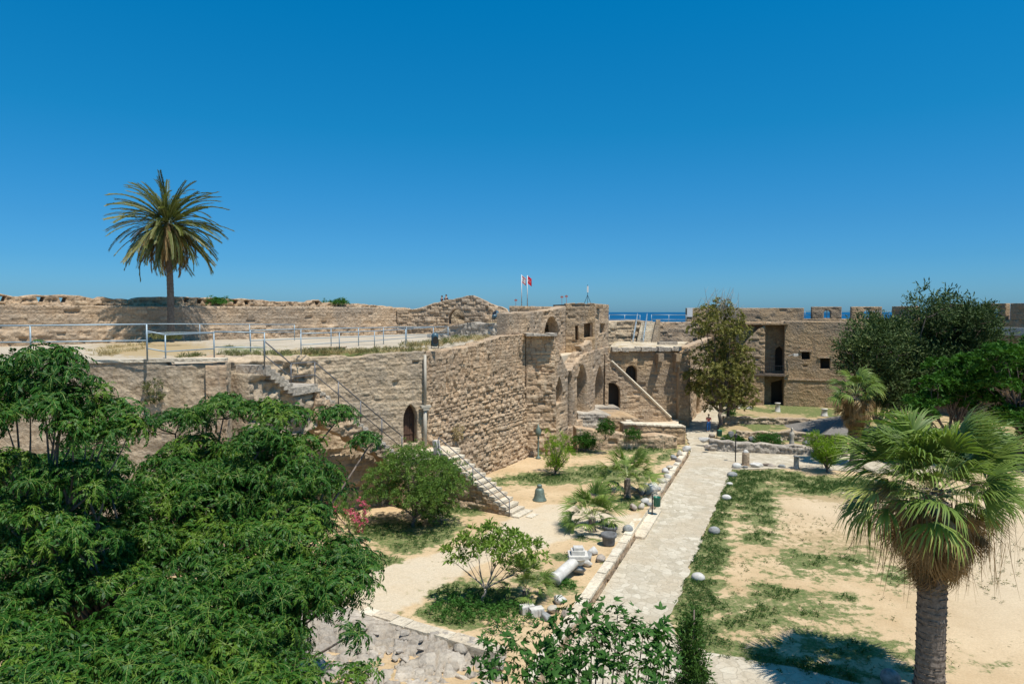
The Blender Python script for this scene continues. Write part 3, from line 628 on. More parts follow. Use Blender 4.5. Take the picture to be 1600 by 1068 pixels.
topz = [(u, max(v, max([h[2][1] + .1 for h in nh if abs(h[0][0] - u) < .6] or [0]))) for u, v in topz]
wall('wall_face', RC, [(0, tz - 1.2), (RC.L, tz - 1.2)] + topz, nh, thick=1.1, res=.12, m=M['rough'], parent=rc, seed=43, ch=.2, sw=.3, irr=.9, depth=.12, bulge=.1, extra=para)
fl = MB(); fl.obox(RC.A, RC.d, RC.n, 0, RC.L, -.1, 1.0, tz - .5, tz + .02); fo = fl.build('walk_fill', M['trod'], rc)
# ruin hump at the end of the rear rampart
RH = Line((-12.2, 67.6), (0.2, 66.5))
rh = thing('ruined_vault', 'rounded rubble ruin with a small arched opening rising above the terrace', 'ruin', base_of(RH, TZ))
prof = [(795, 490), (790, 482), (775, 477), (764, 473), (752, 466), (738, 461), (722, 463), (700, 468), (685, 471), (672, 476), (655, 481), (620, 483)]
pts = [RH.wp(x, y) for x, y in prof]
holes = [arch(RH, 700.5, 726, 482.5, 506, .1)]
def hump(u, v): return .25 * (fbm(u * .8, v * .9, 0, 3, 66) - .5)
wall('wall_face', RH, [(pts[-1][0], 8.5), (pts[0][0], 8.5)] + rag(pts, .14, .4, 11, False), holes, thick=1.6, res=.085, m=M['wall'], parent=rh, seed=45, ch=.27, sw=.42, irr=.8, depth=.09, bulge=.12, jw=.04, extra=hump)
hb = Line(RH.P(holes[0][0][0] - 1, 0, -3.2)[:2], RH.P(holes[0][-1][0] + 1.5, 0, -3.2)[:2]); wall('arch_back', hb, [(0, 8.5), (hb.L, 8.5), (hb.L, 12.2), (0, 12.2)], thick=.3, res=.2, m=M['pale'], parent=rh, seed=46)
# broken ledge in front of it, down to the terrace
LD = Line(at(668, 520, 58)[:2], at(800, 520, 55)[:2])
ldw = thing('broken_ledge', 'low broken masonry ledge with weeds between terrace floor and arched ruin', 'wall', base_of(LD, TZ))
pts = [LD.wp(x, y) for x, y in ((800, 503), (775, 503), (745, 505), (738, 503), (725, 505), (715, 508), (700, 509), (688, 516), (668, 521))]
wall('wall_face', LD, [(pts[-1][0], 9), (pts[0][0], 9)] + rag(pts, .15, .4, 12, False), thick=1.5, res=.12, m=M['grey'], parent=ldw, seed=48, ch=.28, sw=.5, irr=.7, depth=.08, bulge=.2, extra=hump)
# W5 : upper storey wall with big arch
uw = thing('upper_wall', 'upper storey ruin wall with one tall pointed arch above the arcade', 'wall', base_of(W5, 9))
t5 = [W5.wp(x, y) for x, y in ((888, 478), (870, 482), (845, 486), (820, 487), (795, 489))]
a5 = arch(W5, 850.5, 874, 494.5, 537, .35)
sl5 = [W5.wp(892, 510), W5.wp(899, 506), W5.wp(903, 520), W5.wp(899, 534), W5.wp(893, 528)]
poly = [(W5.wp(795, 525)[0], 7), (W5.L, 7), (W5.L, t5[0][1])] + rag(t5[1:], .08, .5, 14)
wall('wall_face', W5, poly, [a5], thick=1.0, res=.08, m=M['wall'], parent=uw, seed=51, ch=.3, sw=.5, depth=.04, erode=.05)
bk = Line(W5.P(a5[0][0] - 2.0, 0, -2.0)[:2], W5.P(a5[-1][0] + 6.0, 0, -2.0)[:2])
wall('arch_back', bk, [(0, 8), (bk.L, 8), (bk.L, 12.3), (0, 12.3)], thick=.4, res=.16, m=M['far'], parent=uw, seed=52)
bk2 = MB(); bk2.obox(W5.A, W5.d, W5.n, a5[0][0] - 1, a5[-1][0] + 1, -2.0, -1.0, 11.75, 12.0); bk2.obox(W5.A, W5.d, W5.n, a5[-1][0] + .6, a5[-1][0] + .9, -2.0, -1.0, 9, 12.0); bk2.build('vault', M['far'], uw)
# W6 tower block
D6 = 64.3; f6 = Line((W5.B[0] + .02, W5.B[1]), at(930, 500, D6)[:2]); s6 = Line(f6.B, at(951, 500, 68.6)[:2])
tb = thing('square_tower', 'square ruined tower block topped by a small antenna, right end of the upper wall', 'tower', base_of(f6, 9))
z6 = f6.wp(910, 474)[1]; pw = [f6.wp(898.5, 510), f6.wp(903, 508), f6.wp(904, 531), f6.wp(899, 532)]
w6 = [f6.wp(912.5, 506), f6.wp(926, 504), f6.wp(926, 526), f6.wp(912.5, 528)]
wall('front_wall', f6, [(0, 7), (f6.L, 7), (f6.L, z6)] + rag([f6.wp(928, 474), f6.wp(905, 473), f6.wp(890, 474)], .1, .4, 15)[0:] + [(0, z6)], [pw, w6], thick=.6, res=.10, m=M['far'], parent=tb, seed=53, ch=.3, sw=.6)
bb = MB(); bb.obox(f6.A, f6.d, f6.n, .1, f6.L - .1, -1.2, -1.0, 8, z6 - .3); bb.build('inner_wall', M['far'], tb)
wall('side_wall', s6, [(0, 7), (s6.L, 7), (s6.L, z6 - .05), (0, z6)], [[s6.wp(937, 505), s6.wp(946, 506), s6.wp(946, 520), s6.wp(937, 521)]], thick=.5, res=.10, m=M['wall'], parent=tb, seed=54, ch=.36, sw=.8, depth=.04)
bb = MB(); bb.obox(f6.A, f6.d, f6.n, .1, f6.L + .9, -4.3, -.3, z6 - .4, z6 - .08); bb.build('roof', M['far'], tb)
# ledge strip joining tower to arcade (sunlit walkway parapet)
lp = Line(W4.P(5.5, 0, -.35)[:2], W4.P(W4.L, 0, -.35)[:2]); pp = [lp.wp(x, y) for x, y in ((950, 520), (935, 526), (920, 534), (905, 540))]
lw = thing('walkway_parapet', 'sloping sunlit parapet along the walkway above the arcade', 'parapet', base_of(lp, 8))
wall('wall_face', lp, [(0, 6.5), (lp.L, 6.5), (lp.L, pp[0][1])] + rag(pp[1:], .28, .5, 56) + [(2.6, pp[-1][1] - .55), (1.8, pp[-1][1] - .6), (1.7, 8.3), (.9, 8.1), (.8, 7.7), (0, 7.6)], thick=.5, res=.12, m=M['wall'], parent=lw, seed=55, ch=.36, sw=.7, depth=.05)
# inner fill so nothing is hollow behind the arcade
cf = MB(); cf.obox(W4.A, W4.d, W4.n, .5, W4.L, -7, -1.12, 6.6, 8.0); cfo = cf.build('walk_floor', M['trod'], aw)

# ------------------------------------------------------------------ stair building (centre)
W7 = Line((9.8, 68.6), (17.3, 69.4))
sb = thing('stair_building', 'flat roofed stone building with a big diagonal outside staircase', 'building', base_of(W7))
win = arch(W7, 977.5, 995, 571, 600, 0, 7); t7 = [W7.wp(x, y) for x, y in ((1064, 553), (1035, 545), (1000, 543), (975, 545), (958, 548))]
ad = arch(W7, 940, 970, 598, 643, 0, 9)
poly = [(-1, -.5), (W7.L, -.5), (W7.L, t7[0][1])] + rag(t7, .12, .5, 18) + [(-1, t7[-1][1])]
wall('wall_face', W7, poly, [win], thick=.7, res=.10, m=M['far'], parent=sb, seed=61, ch=.3, sw=.6, depth=.04, bulge=.1)
bx = MB(); bx.obox(W7.A, W7.d, W7.n, win[0][0] - .3, win[-1][0] + .3, -.75, -.71, 3.5, 7.2); bx.build('shade_backing', M['dark'], sb)  # thin dark sheet behind the window paints the unlit interior
wf = MB(); a0, a1, b0, b1 = win[0][0], win[-1][0], win[0][1], max(p[1] for p in win)
for u in np.linspace(a0, a1, 4): wf.obox(W7.A, W7.d, W7.n, u - .03, u + .03, -.5, -.44, b0, b1)
for v in (b0 + .5, b0 + 1.1): wf.obox(W7.A, W7.d, W7.n, a0, a1, -.505, -.435, v, v + .05)
wo = wf.build('window', M['iron'], sb)
for px, wd in ((1027.5, 7), (1055, 8)):                                     # corbels holding broken ribs
    u, v = W7.wp(px, 562); mb = MB()
    mb.obox(W7.A, W7.d, W7.n, u - .28, u + .28, 0, 1.15, v - .1, v + .7); mb.obox(W7.A, W7.d, W7.n, u - .22, u + .22, 0, .7, v - .7, v - .1); mb.obox(W7.A, W7.d, W7.n, u - .15, u + .15, 0, .35, v - 1.2, v - .7)
    k = mb.V; meshobj('corbel', k, mb.F, M['far'], sb, attr={'col': ('FLOAT_COLOR', np.tile([.6, 1, .5, 1], (len(k), 1)))})
zr = t7[2][1]
its = []; r = random.Random(9); u = .2
while u < W7.L - .2:
    l = r.uniform(.4, .9); its.append((W7.A, W7.d, W7.n, u, u + l - .02, -.3, .45 + r.uniform(-.2, .15), zr - .32 + r.uniform(-.06, .02), zr + r.uniform(-.05, .12))); u += l
blocks('cornice', its, M['grey'], sb, 12)
rp = [W7.P(0, 0, -.2)[:2], W7.P(W7.L, 0, -.2)[:2], at(1075, 540, 84)[:2], at(960, 536, 84)[:2]]
sheet('roof', rp, zr - .02, M['trod'], .8, parent=sb, mask=trod_mask, relief=.05, kind=None)
rb = MB(); u_, v_ = W7.wp(1045, 540); p_ = at(1042, 541, 76); rb.box(p_[0] - 1, p_[1] - .4, zr, p_[0] + 1.1, p_[1] + .4, zr + .3); k = rb.V
meshobj('roof_block', k, rb.F, M['grey'], sb, attr={'col': ('FLOAT_COLOR', np.tile([.4, 1, .5, 1], (len(k), 1)))})
pr = Line(W7.P(W7.L - .5, 0, .55)[:2], W7.P(W7.L + .7, 0, .5)[:2])          # corner pier
wall('corner_pier', pr, [(0, -.5), (pr.L, -.5), (pr.L, t7[0][1] + .5), (0, t7[0][1])], thick=1.3, res=.1, m=M['far'], parent=sb, seed=64, ch=.34, sw=.6, depth=.05)
DS = Line(W7.P(-0.85, 0, 1.7)[:2], W7.P(W7.L + .2, 0, 1.6)[:2])                # diagonal stair front
ou = [DS.wp(x, y) for x, y in ((1056, 664), (1048, 652), (1000, 606), (955, 564), (946, 552))]
dp = [(0, .1), (ou[0][0], .1), ou[0], ou[1], ou[2], ou[3], (0, ou[4][1])]
ad = arch(DS, 940, 969, 598, 637, 0, 9); ad = [(max(x, .35), y) for x, y in ad]
seen = []; [seen.append(p) for p in ad if p not in seen]; ad = seen
wall('stair_side_wall', DS, dp, [ad], thick=.55, res=.09, m=M['rough'], parent=sb, seed=65, ch=.24, sw=.5, depth=.04, bulge=.05)
c_ = MB()
for a, b2 in ((ou[3], ou[2]), (ou[2], ou[1])):
    P0 = DS.P(a[0], a[1] + .02, .04); P1 = DS.P(b2[0], b2[1] + .02, .04); c_.tube([P0, P1], .12, 4)
k = c_.V; meshobj('stair_coping', k, c_.F, M['cream'], sb, attr={'col': ('FLOAT_COLOR', np.tile([.6, 1, .5, 1], (len(k), 1)))})
bx = MB(); bx.obox(DS.A, DS.d, DS.n, ad[0][0] - .3, ad[-1][0] + .3, -1.35, -1.1, .5, 5.2); bx.build('passage_shade_backing', M['dark'], sb)  # dark slab behind the arch, its colour painted as the gloom inside
st = []; a, b2 = np.array(ou[3]), np.array(ou[1])
for i in range(24): q = a + (b2 - a) * i / 24; st.append((DS.A, DS.d, DS.n, q[0], q[0] + (b2 - a)[0] / 24, -1.45, -.15, q[1] - .5, q[1] - .12))
blocks('stair_steps', st, M['cream'], sb, 3)
# platforms and low walls in front of it
def lowwall(px0, py0, px1, py1, D0, D1, pts, thick, m, label, seed, zb=-.3, ch=.3, sw=.55, cap=True, res=.1):
    ln = Line(at(px0, py0, D0)[:2], at(px1, py1, D1)[:2]); o = thing('low_wall', label, 'low wall', base_of(ln))
    tt = [ln.wp(x, y) for x, y in pts]; tt[0] = (ln.L, tt[0][1]); tt[-1] = (0, tt[-1][1])
    wall('wall_face', ln, [(0, zb), (ln.L, zb)] + tt, thick=thick, res=res, m=m, parent=o, seed=seed, ch=ch, sw=sw, depth=.07, irr=.7)
    if cap:
        its = []; u = 0; r = random.Random(seed)
        while u < ln.L - .05:
            l = min(r.uniform(.6, 1.2), ln.L - u); z = np.interp(u + l / 2, [p[0] for p in tt[::-1]], [p[1] for p in tt[::-1]]); its.append((ln.A, ln.d, ln.n, u, u + l - .015, -thick + .05, .06, z - .03, z + .09)); u += l
        blocks('capstone', its, M['cream'] if m is not M['grey'] else M['grey'], o, seed)
    return ln, o
lowwall(893, 650, 968, 650, 65, 65.5, [(968, 638), (893, 636)], 4.0, M['grey'], 'upper platform wall in front of the dark arched doorway', 71, cap=True)
lowwall(903, 660, 955, 660, 60.5, 61, [(955, 648), (903, 645)], 4.5, M['grey'], 'square grey block wall below the arches, left of the platform steps', 72, cap=False)
lowwall(953, 680, 1000, 680, 60, 60.3, [(1000, 655), (985, 652), (953, 652)], 5.5, M['far'], 'middle rubble wall between the grey block and the long capped wall', 73, cap=False)
lowwall(974, 690, 1071, 700, 57.6, 58.4, [(1071, 667), (974, 662)], 1.1, M['far'], 'long capped rubble wall at the head of the path', 74)
L8 = Line(at(1071, 700, 58.4)[:2], at(1072, 680, 66)[:2])
lowwall(900, 700, 1058, 705, 55.6, 56.6, [(1058, 683), (1030, 679), (995, 682), (965, 676), (930, 672), (900, 668)], 1.2, M['rough'], 'lower crumbling rubble wall with weeds on it, nearest the garden', 75, cap=False)
its = [(at(972, 655, 62)[:2], (1, 0), (0, -1), i * .42, i * .42 + .5, 0, 2.2, .2, 2.25 - i * .27) for i in range(6)]
stp = thing('platform_steps', 'short flight of pale steps going down from the platform', 'steps', at(985, 655, 62)); stp.location.z = 0
blocks('step', its, M['cream'], stp, 4)
pf = MB(); pf.add([(4.8, 59, -.1), (14.6, 59, -.1), (16.9, 69, -.1), (8, 69, -.1), (4.8, 59, .9), (14.6, 59, .9), (16.9, 69, .9), (8, 69, .9)], [(4, 5, 6, 7), (0, 1, 5, 4), (1, 2, 6, 5), (2, 3, 7, 6), (3, 0, 4, 7)]); pfo = meshobj('platform_fill', pf.V, pf.F, M['trod']); pfo['kind'] = 'structure'; pfo.name = 'ground_platform'

# passage building behind the tree
W9 = Line((18.1, 70.2), (26.6, 90))
pb = thing('passage_building', 'long sunlit building side running back behind the tall tree', 'building', base_of(W9))
wall('side_wall', W9, [(0, -.5), (W9.L, -.5), (W9.L, 8.6), (0, 8.2)], [arch(W9, 1088, 1094, 610, 648, .2)], thick=.8, res=.13, m=M['wall'], parent=pb, seed=81)
W9b = Line((17.3, 70.3), (18.1, 70.2)); mb = MB(); mb.box(17.4, 70.3, -.3, 18.0, 89, 8.1); k = mb.V; meshobj('inner_mass', k, mb.F, M['far'], pb, attr={'col': ('FLOAT_COLOR', np.tile([.3, 1, .5, 1], (len(k), 1)))})
# raised stairs and walls at the back, left of the rampart
W10a = Line(at(940, 520, 84)[:2], at(1020, 520, 86)[:2]); W10b = Line(at(1019, 520, 86)[:2], at(1090, 520, 87)[:2])
bs = thing('back_stair_wall', 'pale rubble slope with the railed stone stairs below the sea view', 'wall', base_of(W10a, 6))
pts = [W10a.wp(x, y) for x, y in ((1020, 502), (990, 500), (970, 501), (952, 503))]
wall('wall_face', W10a, [(0, 5), (W10a.L, 5), (W10a.L, pts[0][1])] + rag(pts, .15, .6, 20, False) + [(0, pts[-1][1])], thick=3, res=.14, m=M['pale'], parent=bs, seed=82, ch=.35, sw=.6, depth=.12, bulge=.35)
its = []; A_ = at(993, 545, 81.5); 
for i in range(13): its.append(((A_[0] + i * .12, A_[1] + i * .33), (1, 0), (0, -1), -.05, 1.75, -.34, .0, 6.4, 7.35 + i * .262))
blocks('stair_steps', its, M['cream'], bs, 5)
its = [((A_[0] + 1.9 + i * .12, A_[1] + i * .33), (1, 0), (0, -1), 0, .5, -.34, .0, 6.4, 8.1 + i * .25) for i in range(12)]
blocks('stair_side', its, M['pale'], bs, 6)
b2w = thing('back_brick_wall', 'brown coursed wall between the railed stairs and the rampart', 'wall', base_of(W10b, 6))
wall('wall_face', W10b, [(0, 5), (W10b.L, 5), (W10b.L, W10b.wp(1085, 503)[1]), (0, W10b.wp(1020, 503)[1])], thick=2, res=.14, m=M['wall'], parent=b2w, seed=83, ch=.36, sw=.6, depth=.06)

# ------------------------------------------------------------------ far rampart with merlons
R1 = Line(at(1073, 500, 93)[:2], at(1256, 500, 92)[:2]); R2 = Line(R1.B, at(1345, 500, 90)[:2]); R3 = Line(R2.B, at(1700, 500, 66)[:2])
fr = thing('far_rampart', 'long brown castle rampart across the back, crenellated to the right', 'rampart', base_of(R2))
za = R1.wp(1160, 481)[1]; zw = R2.wp(1300, 498)[1]; zm = R2.wp(1300, 479)[1]
wall('blank_parapet', R1, [(0, -.5), (R1.L, -.5), (R1.L, za), (0, za)], thick=1.0, res=.16, m=M['far'], parent=fr, seed=91, ch=.34, sw=.7, depth=.04)
wall('wall_face', R2, [(0, -.5), (R2.L, -.5), (R2.L, zw), (0, zw)], thick=2.6, res=.18, m=M['far'], parent=fr, seed=92, ch=.34, sw=.7, depth=.04)
wall('wall_face', R3, [(0, -.5), (R3.L, -.5), (R3.L, zw + .1), (0, zw)], thick=2.6, res=.22, m=M['far'], parent=fr, seed=93, ch=.34, sw=.7, depth=.04)
wp_ = MB(); wp_.obox(R1.A, R1.d, R1.n, 0.02, .75, .01, .1, za - 1.2, za + .02); wp_.build('white_patch', M['white'], fr)
def merlon(ln, x0, x1, top_, zb, hole=True, seed=1):
    u0 = ln.wp(x0, 490)[0]; u1 = ln.wp(x1, 490)[0]; l2 = Line(ln.P(u0, 0, -.05)[:2], ln.P(u1, 0, -.05)[:2]); um = l2.L / 2 + .1
    hl = [[(um - .42, zb + .12), (um + .42, zb + .12), (um + .42, top_ - .75), (um + .25, top_ - .5), (um - .25, top_ - .5), (um - .42, top_ - .75)]] if hole else []
    o = wall('merlon', l2, [(0, zb), (l2.L, zb), (l2.L, top_), (0, top_)], hl, thick=.8, res=.16, m=M['far'], parent=fr, seed=seed, ch=.3, sw=.6, depth=.04)
    if hole:
        b_ = MB(); b_.obox(l2.A, l2.d, l2.n, um - .04, um + .04, -.4, -.34, zb + .1, top_ - .5); b_.obox(l2.A, l2.d, l2.n, um - .42, um + .42, -.405, -.335, zb + .7, zb + .77); b_.build('cross_bar', M['metal'], o)
for i, (x0, x1) in enumerate(((1268, 1315), (1330, 1378))): merlon(R2 if x1 < 1340 else Line(R2.A, R2.B), x0, x1, zm, zw - .02, True, 100 + i)
merlon(R3, 1393, 1430, zm + .0, zw, False, 104)
for i, (x0, x1) in enumerate(((1455, 1500), (1531, 1570), (1578, 1640))): merlon(R3, x0, x1, R3.wp(1550, 474)[1], zw + .05, True, 105 + i)
bp = Line(R3.P(1.2, 0, 4.5)[:2], R3.P(R3.L, 0, 4.5)[:2])
wh = thing('white_parapet', 'low white painted parapet at the right end below the merlons', 'wall', base_of(bp, 9))
mb = MB(); u0 = bp.wp(1480, 515)[0]; mb.obox(bp.A, bp.d, bp.n, u0, bp.L, -.4, 0, bp.wp(1560, 523)[1], bp.wp(1560, 511)[1]); mb.build('wall_face', M['marble'], wh)

# tower building with balcony recess
D8 = 82
T1 = Line(at(1225.5, 560, D8)[:2], at(1348, 560, D8 - 2.5)[:2]); T0 = Line(at(1160, 560, D8 + .6)[:2], at(1195, 560, D8 + .4)[:2])
ft = thing('balcony_tower', 'square brown castle tower with two small dark windows and a recessed balcony', 'tower', base_of(T1))
z8 = T1.wp(1280, 502)[1]
h1 = [T1.wp(1252.5, 549), T1.wp(1265.5, 549), T1.wp(1265.5, 561.5), T1.wp(1252.5, 561.5)]; h2 = [T1.wp(1281.5, 559), T1.wp(1297, 559), T1.wp(1297, 576), T1.wp(1281.5, 576)]
wall('front_wall', T1, [(0, -.5), (T1.L, -.5), (T1.L, z8), (0, z8)], [h1, h2], thick=.9, res=.11, m=M['far'], parent=ft, seed=111, ch=.24, sw=.5, depth=.022, bulge=.05, erode=.02)
for h in (h1, h2):
    b_ = MB(); b_.obox(T1.A, T1.d, T1.n, h[0][0] - .1, h[1][0] + .1, -.95, -.91, h[2][1] - .1, h[0][1] + .1); b_.build('window', M['dark'], ft)  # flat dark sheet behind the hole, shade put into its colour
    b_ = MB(); b_.obox(T1.A, T1.d, T1.n, h[0][0] - .22, h[1][0] + .22, -.12, .12, h[0][1] + .0, h[0][1] + .22); k = b_.V; meshobj('lintel', k, b_.F, M['wall'], ft, attr={'col': ('FLOAT_COLOR', np.tile([.6, 1, .5, 1], (len(k), 1)))})
u0, v0 = T1.wp(1275, 541); u1, v1 = T1.wp(1322, 560)
mb = MB(); u_, v_ = T1.wp(1227, 592); mb.obox(T1.A, T1.d, T1.n, 0, T1.L, .0, .10, v_ - .08, v_ + .06); k = mb.V; meshobj('string_course', k, mb.F, M['wall'], ft, attr={'col': ('FLOAT_COLOR', np.tile([.6, 1, .5, 1], (len(k), 1)))})
sd = Line(T1.A, T1.A + np.array([.9, 9.5])); 
wall('recess_side', Line((T1.A[0] + .75, T1.A[1] + 1.9), (T1.A[0] - .01, T1.A[1] + .1)), [(0, -.5), (1.95, -.5), (1.95, z8), (0, z8)], thick=.4, res=.15, m=M['far'], parent=ft, seed=112)
wall('left_wall', T0, [(0, -.5), (T0.L, -.5), (T0.L, T0.wp(1195, 508)[1])] + [T0.wp(1185, 514), T0.wp(1172, 528), (0, T0.wp(1160, 545)[1])], thick=1.0, res=.13, m=M['far'], parent=ft, seed=113, ch=.3, sw=.6, depth=.07)
Rb = Line(at(1150, 560, D8 + 1.7)[:2], at(1228, 560, D8 + 1.7)[:2])
d1 = arch(Rb, 1211, 1224, 541, 579, .1); d2 = [Rb.wp(1205, 597), Rb.wp(1224, 592), Rb.wp(1224, 634), Rb.wp(1205, 634)]
wall('recess_back', Rb, [(0, -.3), (Rb.L, -.3), (Rb.L, 10.6), (0, 10.6)], [d1, d2[::-1]], thick=.5, res=.14, m=M['far'], parent=ft, seed=114, ch=.28, sw=.6)
b_ = MB(); b_.obox(Rb.A, Rb.d, Rb.n, 3, Rb.L, -.9, -.6, -.2, 8); b_.build('shade_backing', M['dark'], ft)  # dark panel behind both recess doorways, painted as interior shade
zbal = T1.wp(1210, 583)[1]; b_ = MB(); b_.obox(T0.B, T1.d, T1.n, -1.6, 2.3, -3.6, .3, zbal - .28, zbal - .05); b_.build('balcony_floor', M['bark'], ft)
b_ = MB()
for i in range(14): b_.obox(T0.B, T1.d, T1.n, -1.0 + i * .25, -.97 + i * .25, .22, .25, zbal, zbal + .95)
b_.obox(T0.B, T1.d, T1.n, -1.05, 2.3, .21, .26, zbal + .93, zbal + .99); b_.obox(T0.B, T1.d, T1.n, -1.05, 2.3, .21, .26, zbal, zbal + .05); b_.build('balcony_railing', M['iron'], ft)
rs = MB(); rs.obox(T0.B, T1.d, T1.n, -4.2, 2.6, -8, .2, T0.wp(1195, 507)[1], T0.wp(1195, 507)[1] + .18); k = rs.V; meshobj('recess_roof', k, rs.F, M['far'], ft, attr={'col': ('FLOAT_COLOR', np.tile([.5, 1, .5, 1], (len(k), 1)))})
rf = MB(); rf.obox(T1.A, T1.d, T1.n, 0, T1.L, -8.5, -.5, z8 - .3, z8 - .06); k = rf.V; meshobj('roof', k, rf.F, M['far'], ft, attr={'col': ('FLOAT_COLOR', np.tile([.5, 1, .5, 1], (len(k), 1)))})
b_ = MB(); a = T1.P(T1.wp(1232, 556)[0], T1.wp(1232, 556)[1], .1); b_.tube([a, a + np.array([.5, -.5, .25])], .05, 6); b_.obox(a[:2] + np.array([.4, -.7]), (1, 0), (0, -1), -.2, .35, 0, .3, a[2] + .05, a[2] + .35); b_.build('floodlight', M['marble'], ft)
# wall between (behind tall tree) under the sloping roof
mw = thing('middle_wall', 'brown wall under a grey sloping roof edge behind the tall tree', 'wall', at(1120, 640, 88)); mw.location.z = 0
Mw = Line(at(1075, 560, 89)[:2], at(1166, 560, 86)[:2])
wall('wall_face', Mw, [(0, -.5), (Mw.L, -.5), (Mw.L, Mw.wp(1166, 511)[1]), (0, Mw.wp(1075, 509)[1])], thick=3, res=.18, m=M['far'], parent=mw, seed=116)

# ================================================================== VEGETATION
def inst(tV, tF, pos, R, sc, tint, tt=None):
    """join many placed copies of a template into arrays; R (n,3,3) with columns = local axes"""
    n_ = len(pos); V = np.einsum('nij,mj->nmi', R, tV) * np.asarray(sc)[:, None, None] + pos[:, None, :]
    Fs = tF[None] + (np.arange(n_) * len(tV))[:, None, None]
    T = np.repeat(np.asarray(tint)[:, None], len(tV), 1)
    if tt is not None: T = np.clip(T + tt[None], 0, 1)
    return V.reshape(-1, 3), Fs.reshape(-1, tF.shape[1]), T.ravel()
def frames(up, rng, spin=None):
    """frames whose z axis is up (n,3), random spin about it"""
    z = up / (np.linalg.norm(up, axis=1)[:, None] + 1e-9); a = rng.normal(size=z.shape); x = a - z * (a * z).sum(1)[:, None]; x /= np.linalg.norm(x, axis=1)[:, None] + 1e-9
    return np.stack([x, np.cross(z, x), z], 2)
def join(parts):
    V = []; Fs = []; T = []; k = 0
    for v, f, t in parts: V.append(v); Fs.append(f + k); T.append(t); k += len(v)
    return np.concatenate(V), np.concatenate(Fs), np.concatenate(T)
def leafq(P, d, s, L, W, droop=0.0, T=None):
    """one leaf: folded diamond, two quads-> 4 verts as one quad"""
    P = np.array(P); d = np.array(d); s = np.array(s)
    return [P, P + d * L * .45 + s * W, P + d * L + np.array([0, 0, -droop * L]), P + d * L * .45 - s * W]
def t_pinnate(seed, nl=8, L=.42, ll=.105, lw=.017, pairs=7):
    """rosette of drooping feathery leaves (many narrow leaflets on arching stalks)"""
    r = np.random.default_rng(seed); V = []; T = []; VS = []
    for k in range(nl):
        az = 2 * math.pi * (k + r.random() * .8) / nl; el = r.uniform(.1, .85); Lk = L * r.uniform(.7, 1.15)
        hd = np.array([math.cos(az), math.sin(az), 0]); sd_ = np.array([-hd[1], hd[0], 0]); pts = []
        p = np.zeros(3); a = el
        for i in range(7):
            pts.append(p.copy()); p = p + (hd * math.cos(a) + np.array([0, 0, math.sin(a)])) * Lk / 6; a -= r.uniform(.22, .36)
        pts = np.array(pts)
        for i in range(0, 6, 2):
            q = pts[i]; q2 = pts[min(i + 2, 6)]; VS += [q + sd_ * .0045, q2 + sd_ * .0035, q2 - sd_ * .0035, q - sd_ * .0045]
        tk = r.uniform(0, .25)
        for i in range(pairs):
            t = 1.0 + 5 * i / (pairs - 1); j = int(min(t, 5.99)); p = pts[j] + (pts[min(j + 1, 6)] - pts[j]) * (t - j); dr = pts[min(j + 1, 6)] - pts[j]; dr /= np.linalg.norm(dr)
            for sg in (-1, 1):
                d = dr * .75 + sd_ * sg * .75 + np.array([0, 0, -.35]) + r.normal(size=3) * .12; d /= np.linalg.norm(d)
                nn = np.cross(d, np.array([0, 0, 1.0]) + r.normal(size=3) * .5); nn /= np.linalg.norm(nn) + 1e-9
                V += leafq(p, d, nn, ll * r.uniform(.8, 1.2), lw * r.uniform(.8, 1.2), .15); T += [tk + r.uniform(0, .2)] * 4
    return np.array(V), np.arange(len(V)).reshape(-1, 4), np.array(T), np.array(VS), np.arange(len(VS)).reshape(-1, 4)
def t_tuft(seed, n=14, L=.13, W=.018, spread=1.0, up=.5):
    """tuft of simple pointed leaves round a twig end"""
    r = np.random.default_rng(seed); V = []; T = []
    for k in range(n):
        d = r.normal(size=3) * spread; d[2] = abs(d[2]) * .6 + up; d /= np.linalg.norm(d); s = np.cross(d, r.normal(size=3)); s /= np.linalg.norm(s)
        V += leafq(d * L * .12 + np.array([0, 0, r.uniform(-.06, .05)]), d, s, L * r.uniform(.7, 1.2), W * r.uniform(.8, 1.2), .25); T += [r.uniform(-.15, .2)] * 4
    return np.array(V), np.arange(len(V)).reshape(-1, 4), np.array(T)
def t_fig(seed, n=7, L=.17):
    """spray of broad lobed leaves"""
    r = np.random.default_rng(seed); V = []; Fs = []; T = []
    for k in range(n):
        az = r.uniform(0, 2 * math.pi); el = r.uniform(-.2, .9); d = np.array([math.cos(az) * math.cos(el), math.sin(az) * math.cos(el), math.sin(el)]); s = np.cross(d, [0, 0, 1]); s /= np.linalg.norm(s) + 1e-9
        u_ = np.cross(s, d); P = d * r.uniform(.03, .09) + np.array([0, 0, r.uniform(-.1, .12)]); l = L * r.uniform(.7, 1.15)
        for a, ll in ((0, 1), (.75, .78), (-.75, .78)):
            q = d * math.cos(a) + s * math.sin(a) + np.array([0, 0, -.18]); q /= np.linalg.norm(q); sq = np.cross(q, u_); sq /= np.linalg.norm(sq); V += leafq(P, q, sq, l * ll, l * .16, .12); T += [r.uniform(-.2, .25)] * 4
    return np.array(V), np.arange(len(V)).reshape(-1, 4), np.array(T)
